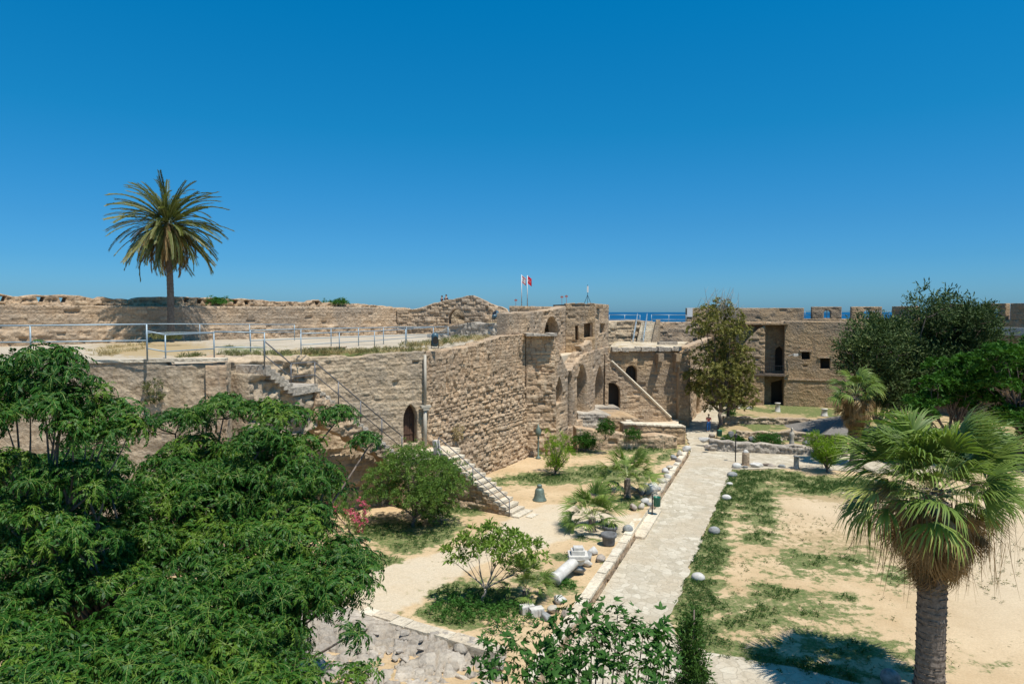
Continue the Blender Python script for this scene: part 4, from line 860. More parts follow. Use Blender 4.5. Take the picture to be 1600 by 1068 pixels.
def t_spray(seed, n=16, L=.35, W=.02, fwd=1.0):
    """conifer spray: short needles along a few shoots pointing up and out"""
    r = np.random.default_rng(seed); V = []; T = []
    for s0 in range(3):
        ax = np.array([r.normal() * .45, r.normal() * .45, fwd]); ax /= np.linalg.norm(ax)
        for k in range(n // 3 + 1):
            p = ax * L * (k / (n / 3)); d = ax * .8 + r.normal(size=3) * .6; d /= np.linalg.norm(d); s = np.cross(d, r.normal(size=3)); s /= np.linalg.norm(s)
            V += leafq(p, d, s, L * .42, W, 0); T += [r.uniform(-.2, .2) + .15 * k / (n / 3)] * 4
    return np.array(V), np.arange(len(V)).reshape(-1, 4), np.array(T)
def dome_points(c, rad, n, rng, flat=.55, low=-.25):
    """points with outward normals on and a little inside an umbrella-shaped clump"""
    d = rng.normal(size=(n * 3, 3)); d /= np.linalg.norm(d, axis=1)[:, None]; d = d[d[:, 2] > low][:n]
    rr_ = 1 - .55 * rng.random(len(d)) ** 2.2; nz = fbm(d[:, 0] * 2 + c[0] * 7, d[:, 1] * 2 + c[1] * 7, d[:, 2] * 2, 2, 3) - .5
    p = d * (rr_ * (1 + .7 * nz))[:, None] * rad * np.array([1, 1, flat]); return p + np.array(c), d, rr_
def limbs(base, clumps, r0, seed=1, nmain=5, fork=.35, sink=.35):
    """trunk, main limbs and a branch to each clump in one mesh"""
    rng = np.random.default_rng(seed); C = np.array([c[:3] for c in clumps]); Rr = np.array([c[3] for c in clumps]); base = np.array(base, float); mb = MB()
    cen = C.mean(0); h = cen[2] - base[2]; fk = base + np.array([(cen[0] - base[0]) * .25, (cen[1] - base[1]) * .25, h * fork])
    tp_ = [base + (fk - base) * t + np.array([rng.normal() * .03 * h * t * (1 - t) * 2, rng.normal() * .03 * h * t * (1 - t) * 2, 0]) for t in np.linspace(0, 1, 7)]
    mb.tube(tp_, [r0 * (1.35 - .1 * i if i == 0 else 1.12 - .06 * i) for i in range(7)], 10)
    k = min(nmain, len(C)); cc = C[rng.choice(len(C), k, replace=False)]
    for _ in range(6):
        lab = np.argmin(((C[:, None] - cc[None]) ** 2).sum(2), 1); cc = np.array([C[lab == i].mean(0) if (lab == i).any() else cc[i] for i in range(k)])
    for i in range(k):
        e = fk + (cc[i] - fk) * .6 - np.array([0, 0, .12 * h]); mid = (fk + e) / 2 + np.array([rng.normal() * .05 * h, rng.normal() * .05 * h, .02 * h])
        pts = [fk * (1 - t) ** 2 + 2 * mid * t * (1 - t) + e * t * t for t in np.linspace(0, 1, 7)]; mb.tube(pts, np.linspace(r0 * .66, r0 * .36, 7), 8)
        for j in np.where(lab == i)[0]:
            g = C[j] - np.array([0, 0, Rr[j] * sink]); s0 = pts[rng.integers(3, 7)]; m_ = (s0 + g) / 2 + rng.normal(size=3) * .08 * np.linalg.norm(g - s0)
            q = [s0 * (1 - t) ** 2 + 2 * m_ * t * (1 - t) + g * t * t for t in np.linspace(0, 1, 6)]; mb.tube(q, np.linspace(r0 * .3, r0 * .1, 6), 6)
            for s_ in range(4):
                a = rng.uniform(0, 6.28); w_ = g + np.array([math.cos(a) * Rr[j] * .75, math.sin(a) * Rr[j] * .75, Rr[j] * rng.uniform(.1, .5)]); m2 = (g + w_) / 2 + np.array([0, 0, -.05 * Rr[j]])
                mb.tube([g, m2, w_], [r0 * .1, r0 * .07, r0 * .03], 5)
    return mb
def crown(name, clumps, tpl, per, m, parent, seed=1, scale=1.0, low=-.25, flat=.55, updir=.6, tint0=.1, tintr=.5, sj=.25):
    rng = np.random.default_rng(seed); parts = []
    for ci, c in enumerate(clumps):
        n_ = max(3, int(per * c[3] ** 2)); p, d, rr_ = dome_points(c[:3], c[3], n_, rng, flat, low)
        up = d * (1 - updir) + np.array([0, 0, updir]) + rng.normal(size=d.shape) * .18
        R = frames(up, rng); sc = scale * (1 + sj * (rng.random(len(p)) * 2 - 1)); ti = tint0 + tintr * rng.random(len(p)) * .7 + .3 * tintr * rng.random()
        ch = rng.integers(0, len(tpl), len(p))
        for k, t in enumerate(tpl):
            s_ = ch == k
            if s_.any(): parts.append(inst(t[0], t[1], p[s_], R[s_], sc[s_], ti[s_], t[2]))
    V, Fs, T = join(parts)
    return meshobj(name, V, Fs, m, parent, attr={'tint': ('FLOAT', T)})
# ---- the two feathery trees on the left
PIN = [t_pinnate(s, 7, .37, .088, .0185, 7) for s in (1, 2, 3, 4)]
def melia(name, label, base, clumps, r0, per, seed, nmain=5, fork=.35):
    root = thing(name, label, 'tree', base)
    limbs(base, clumps, r0, seed, nmain, fork).build('trunk', M['bark'], root, smooth=True)
    rng = np.random.default_rng(seed + 50); A = []; B = []
    for c in clumps:
        p, d, rr_ = dome_points(c[:3], c[3], max(4, int(per * c[3] ** 2)), rng, .5, -.15)
        up = d * .45 + np.array([0, 0, .55]) + rng.normal(size=d.shape) * .2; R = frames(up, rng); sc = rng.uniform(.8, 1.25, len(p)); ti = .05 + .42 * rng.random(len(p)) + .3 * rng.random(); ch = rng.integers(0, 4, len(p))
        for k in range(4):
            s_ = ch == k
            if s_.any(): A.append(inst(PIN[k][0], PIN[k][1], p[s_], R[s_], sc[s_], ti[s_], PIN[k][2])); B.append(inst(PIN[k][3], PIN[k][4], p[s_], R[s_], sc[s_], ti[s_]))
    V, Fs, T = join(A); cr = meshobj('crown', V, Fs, M['melia'], root, attr={'tint': ('FLOAT', T)})
    V, Fs, T = join(B); meshobj('leaf_stalks', V, Fs, M['rachis'], cr)
    return root
def cl(lst):
    return [(*at(x, y, D), r_) for x, y, D, r_ in lst]
tA = cl([(65, 562, 15, .6), (20, 580, 15.6, .55), (108, 590, 14.6, .45), (45, 608, 15, .7), (95, 625, 14.6, .65), (5, 640, 14.8, .6), (70, 640, 14.3, .6), (130, 650, 14.9, .55), (178, 640, 15.2, .5), (200, 668, 14.6, .42), (150, 680, 14.4, .5), (110, 668, 14.2, .45), (100, 562, 15.4, .35), (150, 610, 15.1, .3),
         (-40, 600, 15, .8), (-60, 660, 14.6, .9)])
melia('feathery_tree', 'tall feathery green tree at the left edge with forked bare branches', (-10.7, 15.0, GZ), tA, .10, 58, 11, 3, .72)
rB = random.Random(5); lb = []
rows = [  # y, x0, x1, depth, radius, step
 (655, 270, 320, 19.5, .8, 60), (652, 335, 400, 19.6, .75, 60), (665, 440, 470, 19.4, .8, 60), (660, 515, 560, 19.3, .72, 45),
 (700, 170, 590, 18.8, .95, 62), (745, 10, 510, 18.0, 1.0, 64), (790, 0, 480, 17.2, 1.0, 66), (835, 30, 510, 16.4, 1.0, 68), (885, 150, 560, 15.6, .95, 70), (925, 330, 540, 15.0, .9, 66),
 (960, 180, 400, 14.2, .9, 70), (1000, 260, 440, 13.6, .9, 70), (1045, 300, 440, 13.0, .85, 74), (1100, 100, 480, 12.6, .9, 80)]
gaps = [(215, 738, 46), (350, 812, 26), (510, 700, 38), (565, 735, 46), (600, 760, 40), (530, 690, 24), (190, 955, 22)]
for y, x0, x1, D, r_, st_ in rows:
    x = x0
    while x <= x1:
        xx, yy = x + rB.uniform(-16, 16), y + rB.uniform(-14, 14)
        if not any((xx - g[0]) ** 2 + (yy - g[1]) ** 2 < g[2] ** 2 for g in gaps): lb.append((xx, yy, D + rB.uniform(-.8, .8), r_ * rB.uniform(.75, 1.1)))
        x += st_ * rB.uniform(.85, 1.15)
lb += [(10, 725, 14.4, .5), (60, 752, 14.3, .55), (118, 735, 14.5, .5), (165, 760, 14.6, .5), (-30, 740, 14.2, .6)]
lb += [(5, 800, 14.2, .6), (50, 812, 14, .55), (100, 830, 14, .6), (20, 870, 13.8, .6), (75, 900, 13.8, .55), (140, 850, 14.3, .5), (15, 940, 13.4, .6)]
lb += [(20, 760, 18.5, .9), (70, 770, 18.3, .8), (120, 775, 18.3, .8), (20, 850, 17.6, 1.0), (-20, 900, 16.8, 1.0), (40, 925, 17.5, .9), (90, 960, 16.8, .9), (150, 1000, 16.4, 1.0), (200, 900, 17.5, .8), (60, 985, 16, .9), (230, 960, 16.5, .8), (-30, 820, 17.5, 1), (150, 880, 17.6, .6)]
lb += [(575, 690, 19, .45), (490, 805, 17.2, .5), (540, 862, 16.8, .6), (560, 885, 16.4, .4), (470, 935, 15, .6), (505, 760, 17.8, .45), (548, 985, 13.5, .25), (560, 1050, 12.8, .35), (500, 950, 14.6, .3)]
lb += [(60, 945, 13.8, .7), (120, 930, 14, .6), (180, 915, 14.4, .55), (240, 985, 14.2, .8), (150, 1010, 13.4, .8), (200, 1040, 13, .8), (440, 1000, 14, .65), (455, 1050, 13.2, .65), (420, 960, 14.4, .65)]
lb += [(x + rB.uniform(-30, 30), y + rB.uniform(5, 40), D + 1.7, r_ * .95) for x, y, D, r_ in lb if rB.random() < .6 and 30 < x < 520 and y > 690]
tB = cl(lb)
melia('feathery_tree', 'huge spreading feathery green tree filling the lower left foreground', (-9.0, 16.4, GZ), tB, .2, 56, 12, 7, .38)
tC = cl([(20, 1000, 12.2, .8), (90, 1040, 11.8, .8), (-30, 1050, 11.5, .9), (190, 1050, 11.6, .75), (140, 1010, 12.6, .5), (60, 1090, 11, .9), (260, 1075, 11.4, .7), (-50, 980, 12.5, .7)])
melia('feathery_tree', 'lowest feathery tree crown in the bottom left corner, nearest the camera', (-8.2, 10.9, GZ), tC, .14, 62, 13, 4, .5)

# ---- shrubs and small trees
def rclumps(c, R, n, rad, seed, zmin=-1.0, shell=.55):
    rng = np.random.default_rng(seed); out = []
    while len(out) < n:
        d = rng.normal(size=3); d /= np.linalg.norm(d)
        if d[2] < zmin: continue
        k = shell + (1 - shell) * rng.random(); out.append((c[0] + d[0] * R[0] * k, c[1] + d[1] * R[1] * k, c[2] + d[2] * R[2] * k, rad * rng.uniform(.7, 1.25)))
    return out
def bushy(name, label, cat, base, clumps, tpl, per, m, r0, seed, bark='bark', group=None, fork=.3, nmain=4, **kw):
    root = thing(name, label, cat, base, group)
    limbs(base, clumps, r0, seed, nmain, fork).build('trunk', M[bark], root, smooth=True)
    crown('crown', clumps, tpl, per, M[m], root, seed, **kw); return root
OL = [t_tuft(s, 15, .17, .016, 1, .45) for s in (21, 22, 23)]
b_ = gr(645, 822, GZ); c = at(652, 752, b_[1] + .1)
cls = rclumps((b_[0] + .2, b_[1], 2.5), (2.5, 1.9, 2.0), 52, .75, 31, -.55, .7) + rclumps((b_[0], b_[1], 2.2), (1.3, 1.2, 1.2), 12, .8, 32)
bushy('oleander_shrub', 'big round dense green shrub at the foot of the stone stairs', 'shrub', b_, cls, OL, 75, 'oleander', .09, 33, nmain=6, low=-.5, flat=.85, updir=.35, fork=.2)
b_ = gr(548, 835, GZ); cls = rclumps((b_[0] - .3, b_[1] + .2, 1.5), (1.2, 1.0, 1.0), 12, .5, 35, -.5)
pr_ = bushy('flowering_oleander', 'small oleander covered in pink flowers beside the big round shrub', 'shrub', b_, cls, OL, 60, 'oleander', .05, 36, low=-.4, flat=.8, updir=.3, fork=.2)
fc = [(*at(x, y, b_[1] - 1.3), r_) for x, y, r_ in ((515, 791, .22), (525, 795, .18), (548, 800, .25), (556, 808, .3), (562, 815, .25), (572, 800, .22), (567, 788, .2), (560, 780, .12), (570, 812, .2), (562, 826, .2), (540, 797, .15), (575, 792, .12))]
crown('flowers', fc, [t_tuft(s, 9, .07, .022, 1, .3) for s in (41, 42)], 420, M['pink'], pr_, 37, low=-.9, flat=1.0, updir=.3)
fcs = [(x, y, z - .18, r_ * 1.5) for x, y, z, r_ in fc]; crown('flower_stems', fcs, OL, 60, M['oleander'], pr_, 38, low=-.9, flat=1)
b_ = gr(600, 822, GZ)
bushy('round_bush', 'small dark bush in the shade below the big round shrub', 'shrub', gr(690, 818, GZ), rclumps(tuple(gr(690, 818, GZ) + [0, 0, .35]), (.9, .7, .35), 10, .35, 39, -.2), OL, 110, 'oleander', .03, 40, low=-.2, flat=.8)
PL = [t_tuft(s, 11, .24, .032, 1.1, .4) for s in (51, 52, 53)]
b_ = gr(752, 945, GZ); D0 = b_[1]
cls = [(*at(x, y, D0 + dz), r_) for x, y, dz, r_ in ((705, 866, 0, .42), (722, 850, .3, .45), (742, 838, -.2, .45), (765, 832, .2, .5), (788, 838, 0, .5), (808, 845, .3, .45), (830, 860, 0, .42), (842, 872, -.2, .35), (760, 860, -.5, .5), (790, 868, -.3, .5), (815, 880, .1, .4), (735, 872, .1, .35), (775, 850, .6, .5), (750, 850, .5, .45), (715, 878, -.2, .3), (800, 858, -.6, .45), (785, 885, 0, .35), (843, 850, .2, .25))]
bushy('light_leafed_tree', 'small open tree with light green leaves and two slender forked stems', 'tree', b_, cls, PL, 88, 'plumeria', .055, 54, 'palebark', fork=.3, nmain=5, low=-.3, flat=.7, updir=.45)
WD = [t_tuft(s, 10, .14, .02, 1.1, .5) for s in (61, 62)]
def weeds(name, label, spots, m='weed', tpl=WD, per=120, seed=1, cat='weeds', group=None, loc=None):
    root = thing(name, label, cat, loc if loc is not None else spots[0][:3], group); crown('foliage', spots, tpl, per, M[m], root, seed, low=-.05, flat=.7, updir=.6, tintr=.6); return root
weeds('weed_patch', 'dark green undergrowth around the base of the light leafed tree', [(*gr(x, y, GZ + .02), r_) for x, y, r_ in ((690, 950, .45), (705, 940, .6), (720, 955, .6), (735, 945, .6), (748, 962, .55), (770, 965, .5), (790, 958, .6), (800, 975, .5), (815, 950, .4), (700, 965, .4), (760, 950, .5), (725, 972, .35), (775, 985, .45), (675, 955, .25), (825, 970, .35))], seed=3, per=110)
weeds('weed_patch', 'tuft of long green grass under the fallen white column', [(*gr(x, y, GZ + .02), r_) for x, y, r_ in ((878, 912, .35), (888, 918, .3), (868, 908, .25), (862, 900, .22))], seed=4, per=200)
def pinetree(label, px, py, zb, hw, ztop, zlow, seed, m='pine', name='young_pine', nc=30, spire=False, per=150, L=.22):
    b_ = gr(px, py, zb); rng = np.random.default_rng(seed); cls = []
    for i in range(nc):
        t = (i + .5) / nc; z = zlow + (ztop - zlow) * t
        rr_ = hw * (math.sin(math.pi * min(1, .25 + .8 * (1 - t))) ** .8 if not spire else (1 - t) ** .8) * rng.uniform(.45, 1.0) if True else 0
        a = rng.uniform(0, 6.28) ; cls.append((b_[0] + math.cos(a) * rr_, b_[1] + math.sin(a) * rr_, z, hw * .36 * (1.1 - .6 * t)))
    sp2 = [t_spray(s, 15, L, .014) for s in (71, 72, 73)]
    return bushy(name, label, 'tree', b_, cls, sp2, per, m, .06 + .02 * hw, seed, fork=.12, nmain=5, low=-.6, flat=.9, updir=.55)
pinetree('small bright pine with a pointed top on the left lawn by the wall', 867, 742, GZ, 1.25, 3.2, .9, 81)
pinetree('round bright yellow green pine beside the cross path', 1293, 738, 0, 1.5, 2.75, .75, 82, nc=46)
pinetree('narrow dark conifer tip rising at the bottom centre', 0, 0, 0, 1, 1, 0, 83) if False else None
b_ = np.array([at(1082, 1020, 11.5)[0], 11.5, 0.0]); root = thing('slender_conifer', 'narrow dark green conifer rising at the bottom edge beside the path', 'tree', b_)
rng = np.random.default_rng(84); cls = []
for i in range(60):
    t = i / 60; z = 3.4 + 3.2 * t; rr_ = .44 * (1 - t) ** .75 * rng.uniform(.5, 1.05); a = rng.uniform(0, 6.28); cls.append((b_[0] + math.cos(a) * rr_, b_[1] + math.sin(a) * rr_, z, .26 * (1.05 - .72 * t)))
MB().tube([b_, b_ + [0, 0, 3], b_ + [.02, 0, 6.7]], [.11, .07, .012], 8).build('trunk', M['bark'], root, True)
crown('crown', cls, [t_spray(s, 18, .16, .010) for s in (85, 86)], 800, M['conetip'], root, 87, low=-.7, flat=1.3, updir=.6)
# tall dry tree by the path
b_ = gr(1125, 672, 0); D0 = b_[1]
cls = [(*at(x + 0, y, D0 + dz), r_) for x, y, dz, r_ in ((1105, 492, 0, 1.2), (1125, 485, .5, 1.3), (1145, 497, 0, 1.1), (1092, 515, 0, 1.1), (1115, 515, -1.5, 1.4), (1140, 520, -1, 1.4), (1155, 520, 1, 1.1), (1085, 590, 0, 1.0), (1100, 560, -.5, 1.3), (1120, 545, 1, 1.3), (1145, 550, 0, 1.4), (1162, 555, .5, 1.1), (1165, 585, 0, 1.2),
      (1110, 585, -1.5, 1.4), (1135, 585, -1, 1.5), (1155, 605, 0, 1.3), (1092, 612, -.4, 1.2), (1115, 615, -1.3, 1.3), (1140, 625, -.8, 1.2), (1168, 610, 1, 1.0), (1125, 570, 2, 1.6), (1105, 600, 2, 1.5), (1150, 575, 2, 1.5), (1085, 608, 1, .8), (1172, 628, 0, .8), (1112, 635, 0, .7), (1152, 632, .3, .8))]
DT = [t_tuft(s, 16, .30, .045, 1.2, .2) for s in (91, 92, 93)]
tt_ = bushy('tall_tree', 'tall olive brown tree with bare twigs on top beside the path', 'tree', b_, cls, DT, 46, 'drytree', .22, 94, fork=.28, nmain=5, low=-.6, flat=.9, updir=.3)
b2 = gr(1137, 665, 0); MB().tube([b2, at(1138, 640, b2[1]), at(1140, 600, b2[1]), at(1146, 560, b2[1])], [.17, .15, .12, .06], 8).build('second_stem', M['bark'], tt_, True)
mb = MB(); rng = np.random.default_rng(3)
for i in range(30):
    x0 = rng.uniform(1100, 1150); p0 = at(x0, 500, D0 + rng.uniform(-1, 1)); x1_ = x0 + rng.normal() * 14; p1 = at(x1_, rng.uniform(446, 480), p0[1]); m_ = (p0 + p1) / 2 + rng.normal(size=3) * .25
    mb.tube([p0, m_, p1], [.035, .022, .008], 4)
    for k in range(4): q = p0 + (p1 - p0) * rng.uniform(.4, .9); mb.tube([q, q + np.array([rng.normal() * .5, rng.normal() * .3, rng.uniform(.2, .8)])], [.012, .005], 3)
mb.build('bare_twigs', M['palebark'], tt_)
# dark conifers on the right and green trees
def big_tree(name, label, px, pyb, spots, tpl, per, m, r0, seed, D=None, dj=1.6, **kw):
    rng = random.Random(seed); base = gr(px, pyb, 0) if D is None else np.array([at(px, 600, D)[0], D, 0.0]); D_ = base[1]
    cls = [(*at(x, y, D_ + rng.uniform(-dj, dj)), r_) for x, y, r_ in spots]
    return bushy(name, label, 'tree', base, cls, tpl, per, m, r0, seed, **kw)
CY = [t_spray(s, 15, .8, .05, .9) for s in (101, 102, 103)]
def fillspots(poly, n, r0, r1, seed):
    rng = np.random.default_rng(seed); q = np.array(poly, float); mn, mx = q.min(0), q.max(0); out = []
    while len(out) < n:
        p = mn + (mx - mn) * rng.random(2)
        if inpoly(p[None], q)[0]: out.append((p[0], p[1], rng.uniform(r0, r1)))
    return out
big_tree('dark_conifer', 'large dark conifer rising above the rampart on the right', 1445, 700, fillspots([(1420, 610), (1400, 530), (1408, 510), (1430, 497), (1445, 478), (1460, 484), (1482, 470), (1500, 488), (1515, 482), (1535, 510), (1545, 570), (1500, 630)], 60, 1.1, 1.9, 5) + [(1484, 462, .55), (1482, 474, .9), (1452, 482, .7), (1514, 480, .7), (1528, 492, .8), (1412, 510, .8), (1434, 492, .7), (1498, 474, .6)], CY, 16, 'cypress', .35, 104, D=64, dj=2.5, nmain=7, low=-.6, flat=.9, updir=.5, fork=.3)
big_tree('dark_conifer', 'lower bushy olive green conifer left of the large dark one', 1375, 700, fillspots([(1330, 600), (1322, 560), (1335, 530), (1365, 508), (1395, 505), (1420, 540), (1430, 600), (1415, 640), (1380, 650)], 46, 1.0, 1.7, 6), CY, 17, 'cypress', .3, 105, D=61, dj=2, nmain=6, low=-.6, flat=.9, updir=.4, fork=.25, tint0=.3)
SH = [t_tuft(s, 14, .42, .07, 1.2, .35) for s in (111, 112)]
big_tree('green_tree', 'bright green leafy tree low in front of the dark conifers', 1480, 700, fillspots([(1440, 640), (1445, 580), (1470, 560), (1510, 555), (1545, 570), (1550, 620), (1500, 660), (1440, 665)], 34, .9, 1.4, 7), SH, 16, 'shade', .22, 112, D=54, dj=2, nmain=5, low=-.4, flat=.6, updir=.5)
big_tree('green_tree', 'bright green leafy tree cut by the right edge of the picture', 1590, 700, fillspots([(1530, 660), (1530, 590), (1545, 545), (1580, 535), (1640, 530), (1700, 560), (1700, 690), (1600, 690)], 60, .9, 1.5, 8), SH, 17, 'shade', .26, 113, D=52, dj=2.5, nmain=6, low=-.4, flat=.6, updir=.5)
# shade-side hedge under the trees
weeds('dark_undergrowth', 'dark leafy undergrowth in the shade beneath the right hand trees', [(*gr(x, y, 0), r_) for x, y, r_ in fillspots([(1360, 700), (1420, 690), (1560, 680), (1600, 700), (1600, 730), (1400, 735)], 46, .7, 1.3, 9)], 'shade', SH, 14, 9, 'undergrowth', loc=gr(1480, 715, 0))
# fig spray at the bottom
FG = [t_fig(s, 6, .125) for s in (121, 122, 123, 124)]
D0 = 9.6; sp3 = [(x, y, D0 + dz, r_) for x, y, dz, r_ in ((775, 1000, 0, .22), (790, 1035, -.3, .28), (820, 1010, .2, .26), (850, 985, .3, .26), (870, 1015, 0, .28), (840, 1050, -.3, .3), (890, 965, .3, .24), (905, 1000, 0, .28), (925, 985, .2, .26), (925, 1035, -.4, .3), (905, 950, .5, .14), (900, 1060, -.5, .3), (945, 1010, 0, .26),
      (965, 955, .4, .15), (970, 975, .3, .2), (985, 1000, .1, .26), (1005, 985, .2, .22), (1020, 1010, 0, .24), (1035, 985, .3, .18), (980, 1040, -.4, .3), (1010, 1050, -.4, .3), (1040, 1030, -.2, .22), (760, 1030, -.1, .16), (870, 1060, -.6, .3), (815, 1062, -.5, .26), (950, 1060, -.6, .3), (935, 955, .4, .12), (1045, 1060, -.4, .2), (765, 1062, -.4, .18), (885, 1030, -.3, .2))]
cls = cl(sp3); root = thing('fig_tree', 'broad leafed fig tree top reaching up at the bottom centre', 'tree', (at(900, 1068, 9.2)[0], 9.2, 0))
mb = MB(); bs_ = np.array([at(900, 1068, 9.2)[0], 9.2, 0.0]); fk = bs_ + np.array([0, 0, 3.6]); mb.tube([bs_, bs_ + [.1, 0, 1.8], fk], [.2, .16, .12], 10)
rng = np.random.default_rng(8)
for c in cls:
    g = np.array(c[:3]) - [0, 0, .05]; m_ = (fk + g) / 2 + np.array([(g[0] - fk[0]) * .25, 0, -.25]); mb.tube([fk * (1 - t) ** 2 + 2 * m_ * t * (1 - t) + g * t * t for t in np.linspace(0, 1, 7)], np.linspace(.035, .007, 7), 5)
mb.build('trunk', M['bark'], root, True)
crown('crown', cls, FG, 125, M['fig'], root, 125, low=-.5, flat=.9, updir=.5, sj=.3)

# ------------------------------------------------------------------ palms
def fanleaf(seed, L=.8, pet=.9, nseg=26, spread=2.5, droop=.5, w_=.028, dead=False, thread=False):
    """fan leaf with its stalk along +x then a pleated fan of drooping-tipped segments; returns (V,F,T),(Vp,Fp)"""
    r = np.random.default_rng(seed); V = []; Fs = []; T = []; P = []
    p0 = np.array([pet, 0, 0]); sag = np.array([0, 0, -.12 * pet]); hub = p0 + sag
    P = [np.array([0, .02, 0]), np.array([pet * .5, .014, -.02 * pet]), np.array([pet * .5, -.014, -.02 * pet]), np.array([0, -.02, 0]), np.array([pet * .5, .014, -.02 * pet]), hub + [0, .01, 0], hub - [0, .01, 0], np.array([pet * .5, -.014, -.02 * pet])]
    for i in range(nseg):
        a = (i / (nseg - 1) - .5) * spread * (0.55 if dead else 1) + r.normal() * .03; l = L * (1 - .25 * abs(i / (nseg - 1) - .5)) * r.uniform(.85, 1.08); d = np.array([math.cos(a), math.sin(a), .10 * math.cos(3 * a)]); s = np.array([-math.sin(a), math.cos(a), 0]); k = len(V); pl = .012 * (1 if i % 2 else -1)
        dr = droop * r.uniform(.6, 1.3); stp_ = [(0, .004, 0), (.45, w_, .04), (.75, w_ * .62, .04 + .28 * dr), (1.0, .003, .05 + .85 * dr)]
        for t, ww, dz in stp_:
            q = hub + d * l * t * (1 - .25 * dr * t * t) + np.array([0, 0, -dz * l + pl]); 
            if dead: q = q + r.normal(size=3) * .02 * t
            V += [q + s * ww, q - s * ww]; T += [r.uniform(-.1, .1) + .25 * t] * 2
        for j in range(3): Fs.append((k + 2 * j, k + 2 * j + 2, k + 2 * j + 3, k + 2 * j + 1))
    return np.array(V), np.array(Fs), np.array(T), np.array(P), np.arange(8).reshape(2, 4)
def dirframes(az, el, roll=None):
    """x axis points out at azimuth az and elevation el; z roughly up"""
    ca, sa, ce, se = np.cos(az), np.sin(az), np.cos(el), np.sin(el); x = np.stack([ca * ce, sa * ce, se], -1); y = np.stack([-sa, ca, 0 * ca], -1); z = np.cross(x, y)
    if roll is not None: y, z = y * np.cos(roll)[:, None] + z * np.sin(roll)[:, None], z * np.cos(roll)[:, None] - y * np.sin(roll)[:, None]
    return np.stack([x, y, z], 2)
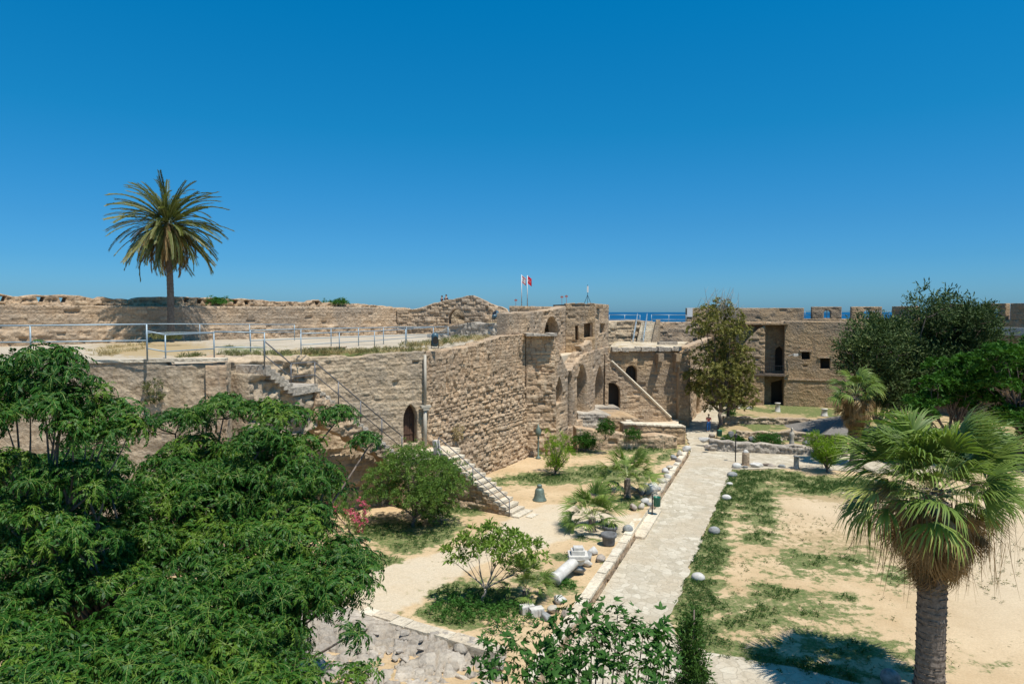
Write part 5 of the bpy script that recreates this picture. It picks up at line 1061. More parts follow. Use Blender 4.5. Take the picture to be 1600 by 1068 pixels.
def fan_palm(label, base, htrunk, r0, ngreen, L, pet, seed, skirt=0, skirt_len=1.0, elmin=-.5, group=None, nseg=26, threads=0, droop=.55, name='fan_palm', lean=(0, 0), w_=.028, leafbase=True):
    rng = np.random.default_rng(seed); root = thing(name, label, 'palm', base, group); base = np.array(base, float); top = base + np.array([lean[0], lean[1], htrunk])
    mb = MB(); k = 12; prof = []
    zs = np.linspace(0, 1, max(6, int(htrunk * 9)))
    tt0 = top - np.array([0, 0, .45 if htrunk > 3 else .1]); pts = [base + (tt0 - base) * t for t in zs]; rad = [r0 * (1.25 - .3 * min(1, t * 6)) * (1 + .045 * (i % 2) + rng.uniform(-.02, .02)) for i, t in enumerate(zs)]
    mb.tube(pts, rad, 18)
    if htrunk > 3:
        sc_ = mb; nr = int(htrunk * 5)
        for i in range(nr):
            z = (i + rng.random() * .5) / nr; c_ = base + (top - base) * z; a0 = rng.uniform(0, 6.28)
            for j in range(7):
                a = a0 + j * .9 + rng.normal() * .1; rr_ = r0 * (1.25 - .3 * min(1, z * 6)) * .99; wv = r0 * .36; hv = rng.uniform(.03, .09) * (r0 / .3); o1 = np.array([math.cos(a), math.sin(a), 0]); t1 = np.array([-math.sin(a), math.cos(a), 0]); q = c_ + o1 * rr_
                sc_.add([q - t1 * wv - o1 * .03, q + t1 * wv - o1 * .03, q + t1 * wv * .7 + o1 * r0 * .07 + [0, 0, hv], q - t1 * wv * .7 + o1 * r0 * .07 + [0, 0, hv], q + o1 * -.04 + [0, 0, hv * 1.1]], [(0, 1, 2, 3), (3, 2, 4)])
    mb.build('trunk', M['palmtrunk'], root)
    tpl = [fanleaf(seed * 10 + i, L, pet, nseg, 2.25 if htrunk > 3 else 2.7, droop * (.7 + .2 * i), w_) for i in range(4)]
    n = ngreen; t = (np.arange(n) + .5) / n; az = np.arange(n) * 2.39996 + rng.normal(size=n) * .2; el = elmin + (1.35 - elmin) * t ** 1.0 + rng.normal(size=n) * .12
    R = dirframes(az, el, rng.normal(size=n) * .35); pos = top + np.stack([np.cos(az) * r0 * .8, np.sin(az) * r0 * .8, (t - .5) * r0 * 1.5], 1); sc = rng.uniform(.8, 1.12, n); sc[::5] *= .62; sc[2::6] *= .42; ti = .1 + .5 * rng.random(n); ti[t < .2] += .2; ch = rng.integers(0, 4, n); A = []; B = []
    for i in range(4):
        s_ = ch == i
        if s_.any(): A.append(inst(tpl[i][0], tpl[i][1], pos[s_], R[s_], sc[s_], ti[s_], tpl[i][2])); B.append(inst(tpl[i][3], tpl[i][4], pos[s_], R[s_], sc[s_], ti[s_]))
    V, Fs, T = join(A); cr = meshobj('crown', V, Fs, M['fan'], root, attr={'tint': ('FLOAT', T)}); V, Fs, T = join(B); meshobj('leaf_stalks', V, Fs, M['petiole'], cr)
    if skirt:
        tpl = [fanleaf(seed * 20 + i, L * .95, pet * .6, 22, 2.0, .8, w_ * .6, True) for i in range(4)]
        az = rng.uniform(0, 6.283, skirt); q = rng.random(skirt); el = -1.5 + .7 * q ** 2.0; el[:skirt // 14] = rng.uniform(-.5, .35, skirt // 14)
        R = dirframes(az, el, rng.normal(size=skirt) * .6); pos = top + np.stack([np.cos(az) * r0 * 1.0, np.sin(az) * r0 * 1.0, -rng.uniform(0, skirt_len, skirt) * (1 - q * .5)], 1); sc = rng.uniform(.6, 1.0, skirt); ti = rng.random(skirt) * .8; A = []; ch = rng.integers(0, 4, skirt)
        for i in range(4):
            s_ = ch == i
            if s_.any(): A.append(inst(tpl[i][0], tpl[i][1], pos[s_], R[s_], sc[s_], ti[s_], tpl[i][2]))
        # hanging strands
        nst = threads; V2 = []; T2 = []
        for i in range(nst):
            a = rng.uniform(0, 6.283); rr_ = rng.uniform(.5, 1.0) * (L + pet) * .9; p = top + np.array([math.cos(a) * rr_, math.sin(a) * rr_, -.25 * (L + pet) - .3 * rr_ * rng.random()]); l = rng.uniform(.4, 1.1) * L * 1.2; ww = rng.uniform(.006, .016); s = np.array([-math.sin(a), math.cos(a), 0]); dv = rng.normal(size=3) * .08 * l
            V2 += [p + s * ww, p - s * ww, p + dv + [0, 0, -l * .6] - s * ww * .8, p + dv + [0, 0, -l * .6] + s * ww * .8, p + dv + [0, 0, -l * .6] + s * ww * .8, p + dv + [0, 0, -l * .6] - s * ww * .8, p + dv * 1.8 + [0, 0, -l] - s * .002, p + dv * 1.8 + [0, 0, -l] + s * .002]; T2 += [rng.random() * .6] * 8
        if nst: A.append((np.array(V2), np.arange(len(V2)).reshape(-1, 4), np.array(T2)))
        V, Fs, T = join(A); meshobj('dead_frond_skirt', V, Fs, M['skirt'], root, attr={'tint': ('FLOAT', T)})
    elif leafbase:
        tpl_ = fanleaf(seed * 30, L * .6, pet * .5, 12, 1.6, .8, w_ * .7, True); n = 9; az = rng.uniform(0, 6.28, n); R = dirframes(az, np.full(n, -1.0) + rng.normal(size=n) * .25); pos = top + np.stack([np.cos(az) * r0, np.sin(az) * r0, rng.uniform(-.25, 0, n)], 1); V, Fs, T = inst(tpl_[0], tpl_[1], pos, R, rng.uniform(.6, 1, n), rng.random(n) * .15, tpl_[2] * .3); meshobj('dead_fronds', V, Fs, M['skirt'], root, attr={'tint': ('FLOAT', T)})
    return root
PD = 20.0; pt = at(1460, 760, PD); fan_palm('large shaggy fan palm in the right foreground with a thick brown skirt', (at(1457, 900, PD)[0], PD, 0), pt[2], .40, 100, 1.32, 1.3, 5, skirt=440, skirt_len=1.75, elmin=-.10, threads=300, nseg=30, droop=.5, w_=.03)
MD = 52; pt = at(1337, 612, MD); fan_palm('shaggy fan palm standing before the dark conifers, right of the brown tower', (pt[0], MD, 0), pt[2], .3, 46, 1.05, 1.05, 6, skirt=380, skirt_len=2.7, elmin=-.2, threads=220, nseg=22, w_=.035, droop=.7)
b_ = gr(925, 829, GZ); fan_palm('young bushy fan palm nearest the sandy side path', b_, .8, .2, 44, .92, .92, 7, leafbase=False, elmin=-.35, nseg=24, droop=.3, w_=.026)
b_ = gr(980, 776, GZ); fan_palm('young bushy fan palm behind the first one on the garden edge', b_, 1.25, .21, 44, 1.05, 1.05, 8, leafbase=False, elmin=-.35, nseg=24, droop=.3, w_=.03)
b_ = gr(822, 938, GZ); fan_palm('dwarf fan palm beside the light leafed tree', b_, .55, .15, 30, .62, .65, 9, leafbase=False, elmin=-.3, nseg=20, droop=.3, w_=.022)

# tall date palm on the terrace
def frond(seed, L=3.2, arch_=1.2, n=46, ll=.42, tw=.35):
    r = np.random.default_rng(seed); pts = []; p = np.zeros(3); a = .0
    for i in range(13): pts.append(p.copy()); p = p + np.array([math.cos(a), 0, math.sin(a)]) * L / 12; a -= arch_ / 12 * (1 + .6 * i / 12)
    pts = np.array(pts); V = []; T = []; S_ = []
    for i in range(0, 12, 2): S_ += [pts[i] + [0, .022 * (1 - i / 14), 0], pts[i + 2] + [0, .022 * (1 - (i + 2) / 14), 0], pts[i + 2] - [0, .022 * (1 - (i + 2) / 14), 0], pts[i] - [0, .022 * (1 - i / 14), 0]]
    for i in range(n):
        t = .10 + .9 * i / (n - 1); f_ = t * 12; j = int(min(f_, 11.99)); p = pts[j] + (pts[j + 1] - pts[j]) * (f_ - j); dr = pts[j + 1] - pts[j]; dr /= np.linalg.norm(dr); l = ll * (1 - .55 * abs(t - .45) ** 1.2 * 1.6) * r.uniform(.85, 1.1)
        upv = np.cross(dr, [0, 1, 0]); upv = upv if upv[2] > 0 else -upv
        for sg in (-1, 1):
            d = dr * .85 + np.array([0, sg, 0]) * .62 + upv * tw + r.normal(size=3) * .05; d[2] -= .15; d /= np.linalg.norm(d); s = np.cross(d, [0, 0, 1]); s /= np.linalg.norm(s) + 1e-9; V += leafq(p, d, s * .8 + upv * .5, l, .034, .18); T += [r.uniform(-.12, .12) + .12 * t] * 4
    return np.array(V), np.arange(len(V)).reshape(-1, 4), np.array(T), np.array(S_), np.arange(len(S_)).reshape(-1, 4)
DD = 49.6; tpp = at(262, 348, DD); bsd = np.array([tpp[0] + .05, DD, TZ - .1]); root = thing('date_palm', 'tall date palm with a full round crown standing on the terrace', 'palm', bsd)
zs = np.linspace(0, 1, 60); rng = np.random.default_rng(2)
MB().tube([bsd + (tpp - bsd) * t + np.array([.06 * math.sin(t * 4), 0, 0]) for t in zs], [(.24 - .04 * t) * (1 + .06 * (i % 2)) for i, t in enumerate(zs)], 14).build('trunk', M['palmtrunk'], root, True)
for nm, mt, n, e0, e1, seed in (('crown', 'date', 140, -.62, 1.42, 5), ('dry_fronds', 'datedry', 46, -1.15, -.35, 6)):
    tpl = [frond(seed * 9 + i, 4.05 if nm == 'crown' else 3.3, (.55, .85, .7, 1.05)[i], 50, .50, .35) for i in range(4)]
    t = (np.arange(n) + .5) / n; az = np.arange(n) * 2.39996 + rng.normal(size=n) * .15; el = e0 + (e1 - e0) * t ** (1.15 if nm == 'crown' else 1) + rng.normal(size=n) * .08; R = dirframes(az, el, rng.normal(size=n) * .35)
    pos = tpp + np.stack([np.cos(az) * .22, np.sin(az) * .22, -.5 + t * .7], 1); sc = rng.uniform(.82, 1.05, n) * (1 - .1 * (t > .85)); ti = .25 + .3 * rng.random(n) + .25 * (1 - t); ch = rng.integers(0, 4, n); A = []; B = []
    for i in range(4):
        s_ = ch == i; A.append(inst(tpl[i][0], tpl[i][1], pos[s_], R[s_], sc[s_], ti[s_], tpl[i][2])); B.append(inst(tpl[i][3], tpl[i][4], pos[s_], R[s_], sc[s_], ti[s_]))
    V, Fs, T = join(A); cr = meshobj(nm, V, Fs, M[mt], root, attr={'tint': ('FLOAT', T)}); V, Fs, T = join(B); meshobj('leaf_stalks', V, Fs, M['petiole'], cr)

# ================================================================== STAIRS, RAILINGS AND OBJECTS
def stair(name, label, A, dr, n, run, rise, z0, wdt, side, mats_, under=None, seed=1):
    """n steps going down from A (near corner of the top) along dr; side = vector across"""
    root = thing(name, label, 'stairs', (A[0], A[1], z0 - n * rise)); r = random.Random(seed); its = []
    for i in range(n):
        z = z0 - i * rise; its.append((A[:2], dr, side, i * run - .03, (i + 1) * run + r.uniform(0, .04), r.uniform(-.05, .02), wdt + .02, z - .16, z + r.uniform(-.012, .012)))
    blocks('step', its, mats_, root, seed); return root
dr = np.array([.862, -.507]); sd_ = np.array([.507, .862]); A = np.array([-4.25, 40.05]); NS = 13; run = .375; rise = .232
s1 = stair('stone_staircase', 'pale stone stairs with a steel handrail going down to the lawn', A, dr, NS, run, rise, 3.42, 1.45, sd_, M['cream'])
ln = Line(A - dr * 1.2, A + dr * (NS * run)); ln.n = -sd_
pl = [(0, .2), (ln.L, .2)] 
for i in range(NS - 1, -1, -1): pl += [(1.2 + (i + 1) * run, 3.42 - i * rise - .16), (1.2 + i * run, 3.42 - i * rise - .16)]
pl += [(0, 3.26)]
wall('side_wall', ln, pl, thick=1.42, res=.09, m=M['rough'], parent=s1, seed=131, ch=.24, sw=.42, depth=.07, bulge=.04)
blocks('landing', [(A, dr, sd_, -1.9, 0, -.1, 2.1, 3.2, 3.42)], M['cream'], s1, 3)
mb = MB(); mb.obox(A, dr, sd_, -.35, -.05, -.12, .2, 3.4, 4.2); k = mb.V
k = [(x - .12 * (z > 4), y, z) for x, y, z in k]; meshobj('newel_stone', k, mb.F, M['marble'], s1)
for p, l_ in ((gr(828, 822, GZ), .9), (gr(835, 838, GZ), .7)): pass
blocks('bottom_slab', [(A, dr, sd_, NS * run + .05, NS * run + .55, -.1, 1.5, .35, .50), (A, dr, sd_, NS * run + .75, NS * run + 1.15, .3, 1.1, .35, .46)], M['cream'], s1, 7)
# upper stair: from the terrace down to the door landing
TA = np.array([at(413, 561, 31.9)[0], 31.9]); LA = np.array([-10.25, 35.4]); LBt = np.array([-6.35, 39.1]); z_t, z_l, z_b = 9.3, 8.05, 3.5
d2 = (LBt - LA) / np.linalg.norm(LBt - LA); s2_ = np.array([-d2[1], d2[0]]) ; N2 = 19; run2 = np.linalg.norm(LBt - LA) / N2; rise2 = (z_l - z_b) / N2
s2 = stair('upper_staircase', 'steep worn stone staircase along the wall from the terrace to the door', LA, d2, N2, run2, rise2, z_l - rise2, 1.25, s2_, M['grey'], seed=4)
ln = Line(LA, LBt); ln.n = -s2_; pl = [(0, z_l - 1.9)] + [(ln.L * t, z_l - 1.9 + (z_b - .9 - z_l + 1.9) * t + .25 * math.sin(t * 31) * math.sin(t * 13)) for t in np.linspace(.06, .95, 16)] + [(ln.L, z_b - .9)]
for i in range(N2 - 1, -1, -1): pl += [((i + 1) * run2 - .01, z_l - (i + 1) * rise2 - .15), (i * run2 + .01, z_l - (i + 1) * rise2 - .15)]
wall('under_side', ln, pl, thick=1.2, res=.09, m=M['wall'], parent=s2, seed=133, ch=.22, sw=.36, depth=.10, bulge=.15, extra=lambda u, v: .12 * (fbm(u * 2, v * 2, 0, 3, 34) - .3))
d3 = (LA - TA) / np.linalg.norm(LA - TA); s3_ = np.array([-d3[1], d3[0]]); L3_ = np.linalg.norm(LA - TA); its = []
for i in range(6): its.append((TA, d3, s3_, i * L3_ * .5 / 6, (i + 1) * L3_ * .5 / 6 + .03, -.1, 1.7, z_t - .5 - i * .2, z_t - .02 - i * .2))
its.append((TA, d3, s3_, L3_ * .5, L3_ + .1, -.1, 2.2, z_l - .4, z_l))
blocks('upper_step', its, M['grey'], s2, 6)
lr = Line(TA - d3 * 1.0, LA + d3 * .3); lr.n = -s3_
wall('ruined_core', lr, [(0, 4.5), (lr.L, 5.8), (lr.L, z_l - .35), (lr.L * .55, z_l - .3), (lr.L * .3, z_t - .5), (0, z_t - .3)], thick=2.2, res=.10, m=M['pale'], parent=s2, seed=135, ch=.36, sw=.5, irr=.9, depth=.22, bulge=.5, erode=.12, extra=lambda u, v: .5 * (fbm(u * 1.1, v * 1.1, 0, 3, 99) - .5))
LB = Line(LBt - d2 * .1, LBt + np.array([2.6, .9])); mb = MB(); mb.obox(LBt, d2, s2_, -.1, 2.8, -.3, 2.2, 3.0, 3.45); k = mb.V; meshobj('landing', k, mb.F, M['cream'], s2, attr={'col': ('FLOAT_COLOR', np.tile([.5, 1, .5, 1], (len(k), 1)))})
ln = Line(LBt + d2 * -.1 + s2_ * -.28, LBt + d2 * 2.8 + s2_ * -.28); ln.n = -s2_
wall('landing_wall', ln, [(0, -.1), (ln.L, -.1), (ln.L, 3.0), (0, 3.0)], thick=1.5, res=.11, m=M['rough'], parent=s2, seed=136, ch=.3, sw=.5, depth=.07)

def railing(label, pts, h=1.15, r=.032, step=2.2, m='metal', group='steel railings on the terrace', mid=.5, posts=None, name='railing', bottom=0.0):
    """pts: foot points (x,y,z); top rail, middle rail and posts"""
    P = [np.array(p, float) for p in pts]; root = thing(name, label, 'railing', P[0], group)
    for nm, hh in (('top_rail', h), ('middle_rail', h * mid)):
        MB().tube([p + [0, 0, hh] for p in P], r if nm == 'top_rail' else r * .8, 8).build(nm, M[m], root, True)
    for i, (a, b2) in enumerate(zip(P[:-1], P[1:])):
        L = np.linalg.norm(b2 - a); k = max(1, int(round(L / step)))
        for j in range(k + (1 if i == len(P) - 2 else 0)):
            q = a + (b2 - a) * j / k; MB().tube([q - [0, 0, .05], q + [0, 0, h]], r, 8).build('post', M[m], root, True)
    return root
f0 = lambda x, y, D: at(x, y, D)
def foot(px, ytop, D, h): p = at(px, ytop, D); p[2] -= h; return p
railing('thick steel railing at the far left edge of the terrace', [foot(-80, 509, 27.4, 1.4), foot(47, 508.5, 27.8, 1.4), foot(229, 506.5, 28.4, 1.4)], 1.4, .034, 4.4, mid=.52)
railing('short steel railing section stepped down beside the thick left one', [foot(229, 519, 28.6, 1.15), foot(258, 521, 29.2, 1.25), foot(334, 518, 31, 1.25)], 1.2, .032, 3, mid=.4)
railing('steel railing running from the left corner to the head of the stairs', [foot(334, 518, 31, 1.2), foot(413, 519.5, 31.8, 1.2)], 1.2, .03, 3.5, mid=.42)
railing('thin railing along the rear of the terrace behind the palm', [foot(229, 506, 42, 1.1), foot(312, 506, 45, 1.1), foot(460, 507, 50, 1.1)], 1.1, .03, 3.0)
railing('long thin railing crossing the terrace to the lamp at the corner', [foot(391, 516, 38, 1.15), foot(470, 514, 41, 1.15), foot(560, 512, 45, 1.15), foot(635, 511, 49, 1.15), foot(700, 510, 52, 1.15)], 1.15, .03, 3.0)
railing('second thin railing behind the terrace slab', [foot(470, 521, 37, 1.1), foot(530, 519, 40, 1.1), foot(585, 517, 43, 1.1), foot(677, 511, 48, 1.1)], 1.1, .028, 3.2, mid=.45)
up = [np.array([TA[0], TA[1], z_t]), np.array([*(TA + d3 * L3_ * .5), z_l + .05]), np.array([*LA, z_l])]
railing('dark steel handrail of the upper staircase', [up[0], up[1], up[2], np.array([LBt[0], LBt[1], z_b])], 1.15, .032, 1.75, 'darkmetal', 'handrails of the stone stairs', name='handrail', mid=.42)
e_ = A + dr * NS * run
railing('dark steel handrail of the lower staircase', [(A[0] - .1, A[1], 3.42), (e_[0] - .1, e_[1], 3.42 - NS * rise)], .98, .03, 2.6, 'darkmetal', 'handrails of the stone stairs', name='handrail', mid=.5)
for x0, x1, lb_ in ((952, 1000, 'left one of the two short sea view railings above the back stairs'), (1018, 1072, 'right one of the two short sea view railings above the back stairs')):
    railing(lb_, [foot(x0, 491.5, 88, 1.2), foot(x1, 492, 88.5, 1.2)], 1.2, .04, 1.9, group='railings by the sea')
hb1 = at(990, 530, 82); railing('left handrail of the back stairs', [(*at(989, 532, 81.3)[:2], 7.7), (*at(996, 503, 86)[:2], 10.6)], 1.0, .035, 2.2, group='handrails of the back stairs', name='handrail')
railing('right handrail of the back stairs', [(*at(1005, 532, 81.3)[:2], 7.7), (*at(1011, 503, 86)[:2], 10.6)], 1.0, .035, 2.2, group='handrails of the back stairs', name='handrail')
railing('thin safety railing between the merlons of the far rampart', [tuple(R2.P(.2, zw, -.6)), tuple(R2.P(R2.L, zw, -.6)), tuple(R3.P(8, zw, -.6))], 1.0, .03, 2.2, group='railings by the sea')

# downpipe
root = thing('drainpipe', 'pale drainpipe with a cream bracket running down the corner beside the arched door', 'pipe', W1b.P(W1b.L - .1, 3.6, .15))
p0 = W1b.P(W1b.wp(662, 555)[0], 9.2, .2); MB().tube([p0, (p0[0], p0[1], 6.2)], .085, 10).build('upper_pipe', M['pipe'], root, True)
MB().tube([(p0[0] - .02, p0[1], 6.05), (p0[0] - .02, p0[1], 3.6)], .115, 10).build('lower_pipe', M['pipe'], root, True)
mb = MB(); mb.obox(p0[:2], W1b.d, W1b.n, -.32, .32, -.15, .18, 6.0, 6.14); mb.obox(p0[:2], W1b.d, W1b.n, -.2, .2, -.15, .16, 5.85, 6.0); mb.build('bracket', M['cream'] if False else M['pipe'], root)

# floodlights, low slab, bell, lamp posts
def floodlight(label, p, yaw, size, tilt, group='floodlights on the castle walls'):
    root = thing('floodlight', label, 'lamp', p, group); c, s_ = math.cos(yaw), math.sin(yaw); ct, st_ = math.cos(tilt), math.sin(tilt)
    def tr(V): return [(p[0] + x * c - (y * ct - z * st_) * s_, p[1] + x * s_ + (y * ct - z * st_) * c, p[2] + .55 * size + (y * st_ + z * ct)) for x, y, z in V]
    b_ = MB(); b_.lathe([(.05 * size, -.5 * size), (.2 * size, -.48 * size), (.25 * size, -.3 * size), (.26 * size, .3 * size), (.2 * size, .46 * size), (.04 * size, .5 * size)], n=12); meshobj('housing', tr(b_.V), b_.F, M['bluegrey'], root, smooth=True)
    g = MB(); g.lathe([(.02 * size, .0), (.21 * size, .0), (.21 * size, .03)], n=12); V = [(x, -.24 * size - z, y * 1.4) for x, y, z in g.V]; meshobj('lens', tr(V), g.F, M['glass'], root)
    k = MB(); k.tube([(p[0] - .25 * size, p[1], p[2] + .5 * size), (p[0] - .27 * size, p[1], p[2] - .05), (p[0] + .27 * size, p[1], p[2] - .05), (p[0] + .25 * size, p[1], p[2] + .5 * size)], .03, 5); k.build('bracket', M['iron'], root); return root
floodlight('dark blue floodlight standing upright on the wall corner above the drainpipe', W1b.P(W1b.wp(677, 543)[0] + .2, W1b.wp(677, 544)[1] + .05, -.2), .3, .85, .1)
floodlight('dark tilted floodlight on the broken ledge below the arched ruin', at(774, 500, 55.6), -.5, .8, -.9)
slab = at(510, 541, 40.5); root = thing('stone_slab', 'low square stone slab box on the terrace floor', 'slab', (slab[0], slab[1], 9.3))
blocks('slab_body', [((slab[0] - .75, slab[1]), (1, .1), (0, -1), 0, 1.6, -1.0, 0, 9.2, 9.62)], M['cream'], root, 2); blocks('slab_top', [((slab[0] - .82, slab[1] - .05), (1, .1), (0, -1), 0, 1.74, -1.1, .05, 9.62, 9.70)], M['pale'], root, 3)
bl = gr(843, 781, GZ); root = thing('bronze_bell', 'green bronze bell standing on the ground beside the sandy path', 'bell', bl)
MB().lathe([(.44, 0), (.42, .05), (.34, .2), (.29, .45), (.27, .62), (.22, .72), (.09, .78)], bl, 20).build('bell_body', M['bronze'], root, True)
MB().lathe([(.14, .76), (.16, .9), (.13, .96), (.03, .98)], bl, 12).build('crown', M['bronze'], root, True)
sp2 = gr(841, 716, GZ); root = thing('bronze_lamp_post', 'short green bronze lamp post against the shaded tower corner', 'lamp post', sp2)
MB().lathe([(.22, 0), (.2, .1), (.07, .2), (.06, 1.5), (.09, 1.6), (.05, 1.7)], sp2, 12).build('post', M['bronze'], root, True)
MB().lathe([(.05, 1.68), (.2, 1.85), (.24, 2.05), (.2, 2.3), (.1, 2.45), (.03, 2.7)], sp2, 12).build('lantern', M['bronze'], root, True)
# flags
def flagpole(label, px, pytop, pybase, D, kind, lean=.3):
    b_ = at(px, pybase, D); t_ = at(px, pytop, D); root = thing('flagpole', label, 'flagpole', b_, 'flagpoles on the ruin')
    MB().tube([b_, t_], [.06, .035], 8).build('pole', M['white'], root, True)
    Wd, Hh = .5, .85; nx, nz = 10, 8; V = []; Fs = []
    def fp(u, v, o=0):   # u along the limp cloth, v down
        return (t_[0] + .05 + u * Wd * .85, t_[1] + .12 * math.sin(u * 9 + v * 2) * u - o, t_[2] - .05 - v * Hh - u * .35)
    for j in range(nz + 1):
        for i in range(nx + 1): V.append(fp(i / nx, j / nz))
    for j in range(nz):
        for i in range(nx): q = j * (nx + 1) + i; Fs.append((q, q + 1, q + nx + 2, q + nx + 1))
    fl = meshobj('flag', V, Fs, M['flagred'] if kind == 'red' else M['white'], root, smooth=True)
    em = MB(); cu, cv = .42, .5
    n = 14; pa = [(cu + .26 * math.cos(a), cv + .15 * math.sin(a)) for a in np.linspace(.6, 5.68, n)]; pb = [(cu + .07 + .20 * math.cos(a), cv + .115 * math.sin(a)) for a in np.linspace(.6, 5.68, n)]
    for o in (.012, -.012):
        em.add([fp(*p, o) for p in pa] + [fp(*p, o) for p in pb], [(i, i + 1, n + i + 1, n + i) for i in range(n - 1)])
        st = [(.74 + (.11 if k % 2 == 0 else .045) * math.cos(2 * math.pi * k / 10 + .3), cv + (.065 if k % 2 == 0 else .026) * math.sin(2 * math.pi * k / 10 + .3)) for k in range(10)]; em.add([fp(*p, o) for p in st], [tuple(range(10))])
        if kind != 'red':
            for v0 in (.1, .78): em.add([fp(u, v, o) for v in (v0, v0 + .12) for u in np.linspace(0, 1, 8)], [(i, i + 1, i + 9, i + 8) for i in range(7)])
    em.build('emblem', M['white'] if kind == 'red' else M['flagred'], fl)
flagpole('flagpole with the white flag, left of the pair', 815, 429, 483, 75, 'white'); flagpole('flagpole with the red flag, right of the pair', 824, 430, 483, 76, 'red')
# antenna on the square tower
a_ = at(918, 473, 65.5); root = thing('antenna', 'small tripod antenna with a pale panel on the square tower roof', 'antenna', a_)
mb = MB()
for k in range(3): mb.tube([a_ + [0, 0, .75], a_ + [.35 * math.cos(k * 2.1 + .4), .35 * math.sin(k * 2.1 + .4), -.03]], .022, 5)
mb.build('tripod', M['iron'], root); MB().tube([a_ + [0, 0, .6], a_ + [0, 0, 1.75]], .02, 6).build('mast', M['iron'], root)
mb = MB(); mb.box(a_[0] - .07, a_[1] - .08, a_[2] + 1.0, a_[0] + .08, a_[1] - .04, a_[2] + 1.6); mb.build('panel', M['white'], root)
for x, y0, y1 in ((806, 466, 484), (878, 461, 476), (885, 460, 475)):
    q0 = at(x, y1, 66); q1 = at(x, y0, 66); root = thing('marker_post', 'thin reddish metal marker post on the skyline of the upper ruin', 'post', q0, 'marker posts'); mb = MB(); mb.tube([q0, q1], .02, 5); mb.build('rod', M['redpaint'], root); mb = MB(); mb.box(q1[0] - .14, q1[1] - .01, q1[2] - .25, q1[0] + .14, q1[1] + .01, q1[2] - .1); mb.build('plate', M['redpaint'], root)
for x, y0, y1, D in ((663, 458, 480, 66), (402, 448, 470, 56), (64, 480, 506, 45)):
    pass

# litter bins
def bin_(label, p, ang):
    root = thing('litter_bin', label, 'bin', p, 'green litter bins'); p = np.array(p)
    MB().tube([p, p + [0, 0, 1.25]], .04, 8).build('post', M['iron'], root); mb = MB(); mb.lathe([(.16, .0), (.17, .03), (.03, .05)], p, 12); mb.build('foot', M['iron'], root)
    c, s_ = math.cos(ang), math.sin(ang); q = p + [c * .27, s_ * .27, .62]
    mb = MB(); mb.lathe([(.17, 0), (.20, .02), (.215, .52), (.225, .54), (.20, .54), (.18, .1)], q, 16); mb.build('bin_body', M['binGreen'], root, True); MB().tube([p + [0, 0, 1.05], q + [0, 0, .42]], .025, 5).build('arm', M['iron'], root)
bin_('green litter bin on a post beside the pale step', gr(1019, 807, .04), .0); bin_('small green litter bin at the far bend of the path', gr(1120, 692, .04), .2)
lp_ = gr(1149, 722, 0); root = thing('lamp_post', 'thin dark lamp post at the corner of the cross path', 'lamp post', lp_); MB().tube([lp_, lp_ + [0, 0, 2.0]], .045, 8).build('post', M['iron'], root); MB().lathe([(.05, 1.95), (.13, 2.0), (.13, 2.2), (.04, 2.3)], lp_, 10).build('lantern', M['iron'], root)

# stones
def stone(label, p, size, m='greystone', seed=1, facet=False, group=None, name='round_stone', cat='stone', ang=0.0, amp=.25):
    V, Fs = rockVF((p[0], p[1], p[2] + size[2] * .6), size, seed, ang, amp, facet); o = meshobj(name, V, Fs, M[m] if isinstance(m, str) else m, None, smooth=not facet, loc=tuple(p))
    return props(o, label, cat, group)
G1 = 'round stones along the path edge'
stone('white oval stone ball on the grass beside the path', gr(1091, 906), (.30, .24, .22), 'marble', 1, group=G1, ang=-.5)
stone('speckled grey stone ball on the grass by the path middle', gr(1116, 833), (.31, .28, .24), 'greystone', 2, group=G1)
stone('small pale oval stone halfway along the grass edge', gr(1135, 780), (.30, .22, .2), 'marble', 3, group=G1, ang=-.3)
stone('flat grey rounded stone near the path corner', gr(1144, 744), (.38, .3, .22), 'greystone', 4, group=G1)
stone('tiny cream pebble stone between two grey ones on the grass edge', gr(1140, 757), (.22, .18, .12), 'marble', 5, group=G1)
stone('pale rounded stone at the very corner of the cross path', gr(1151, 731), (.36, .3, .26), 'marble', 6, group=G1)
stone('grey stone ball in the shade at the bottom near the palm trunk', gr(1391, 1066), (.30, .29, .28), 'greystone', 7, group=G1)
stone('grey cannon ball stone on the sand left of the path step', gr(981, 831, GZ), (.28, .26, .25), 'greystone', 8, group=G1)
stone('broken white marble fragment near the stone pillar', gr(1182, 730), (.6, .35, .25), 'marble', 9, True, name='marble_fragment', cat='marble fragment')
for i, (x, y, s_) in enumerate(((1163, 731, .25), (1206, 729, .28), (1198, 728, .3), (1222, 730, .3))): stone('low dusty stone in the row beside the cross path', gr(x, y), (s_ * 1.4, s_, s_ * .6), ('greystone', 'palebark', 'bark', 'greystone')[i], 60 + i, True, 'low stones beside the cross path', 'edge_stone')
rs_ = [(1072, 706, .42), (1062, 712, .36), (1060, 722, .3), (1052, 718, .3), (1046, 733, .32), (1041, 740, .34), (1044, 748, .3), (1036, 756, .34), (1030, 752, .22), (1027, 768, .3), (1023, 775, .26), (1012, 764, .3), (1008, 787, .3), (1002, 794, .26), (990, 796, .28), (1016, 790, .2), (1056, 728, .22)]
for i, (x, y, s_) in enumerate(rs_):
    mm = ('marble', M['cream'], 'palebark', 'greystone', M['cream'], 'marble')[i % 6]
    if not isinstance(mm, str): mm = 'pipe'
    stone('rough broken stone in the row above the far kerb wall', gr(x, y, GZ), (s_ * 1.15, s_ * .9, s_ * .85), mm, 20 + i, True, 'broken stones above the kerb wall', 'edge_stone', ang=i)
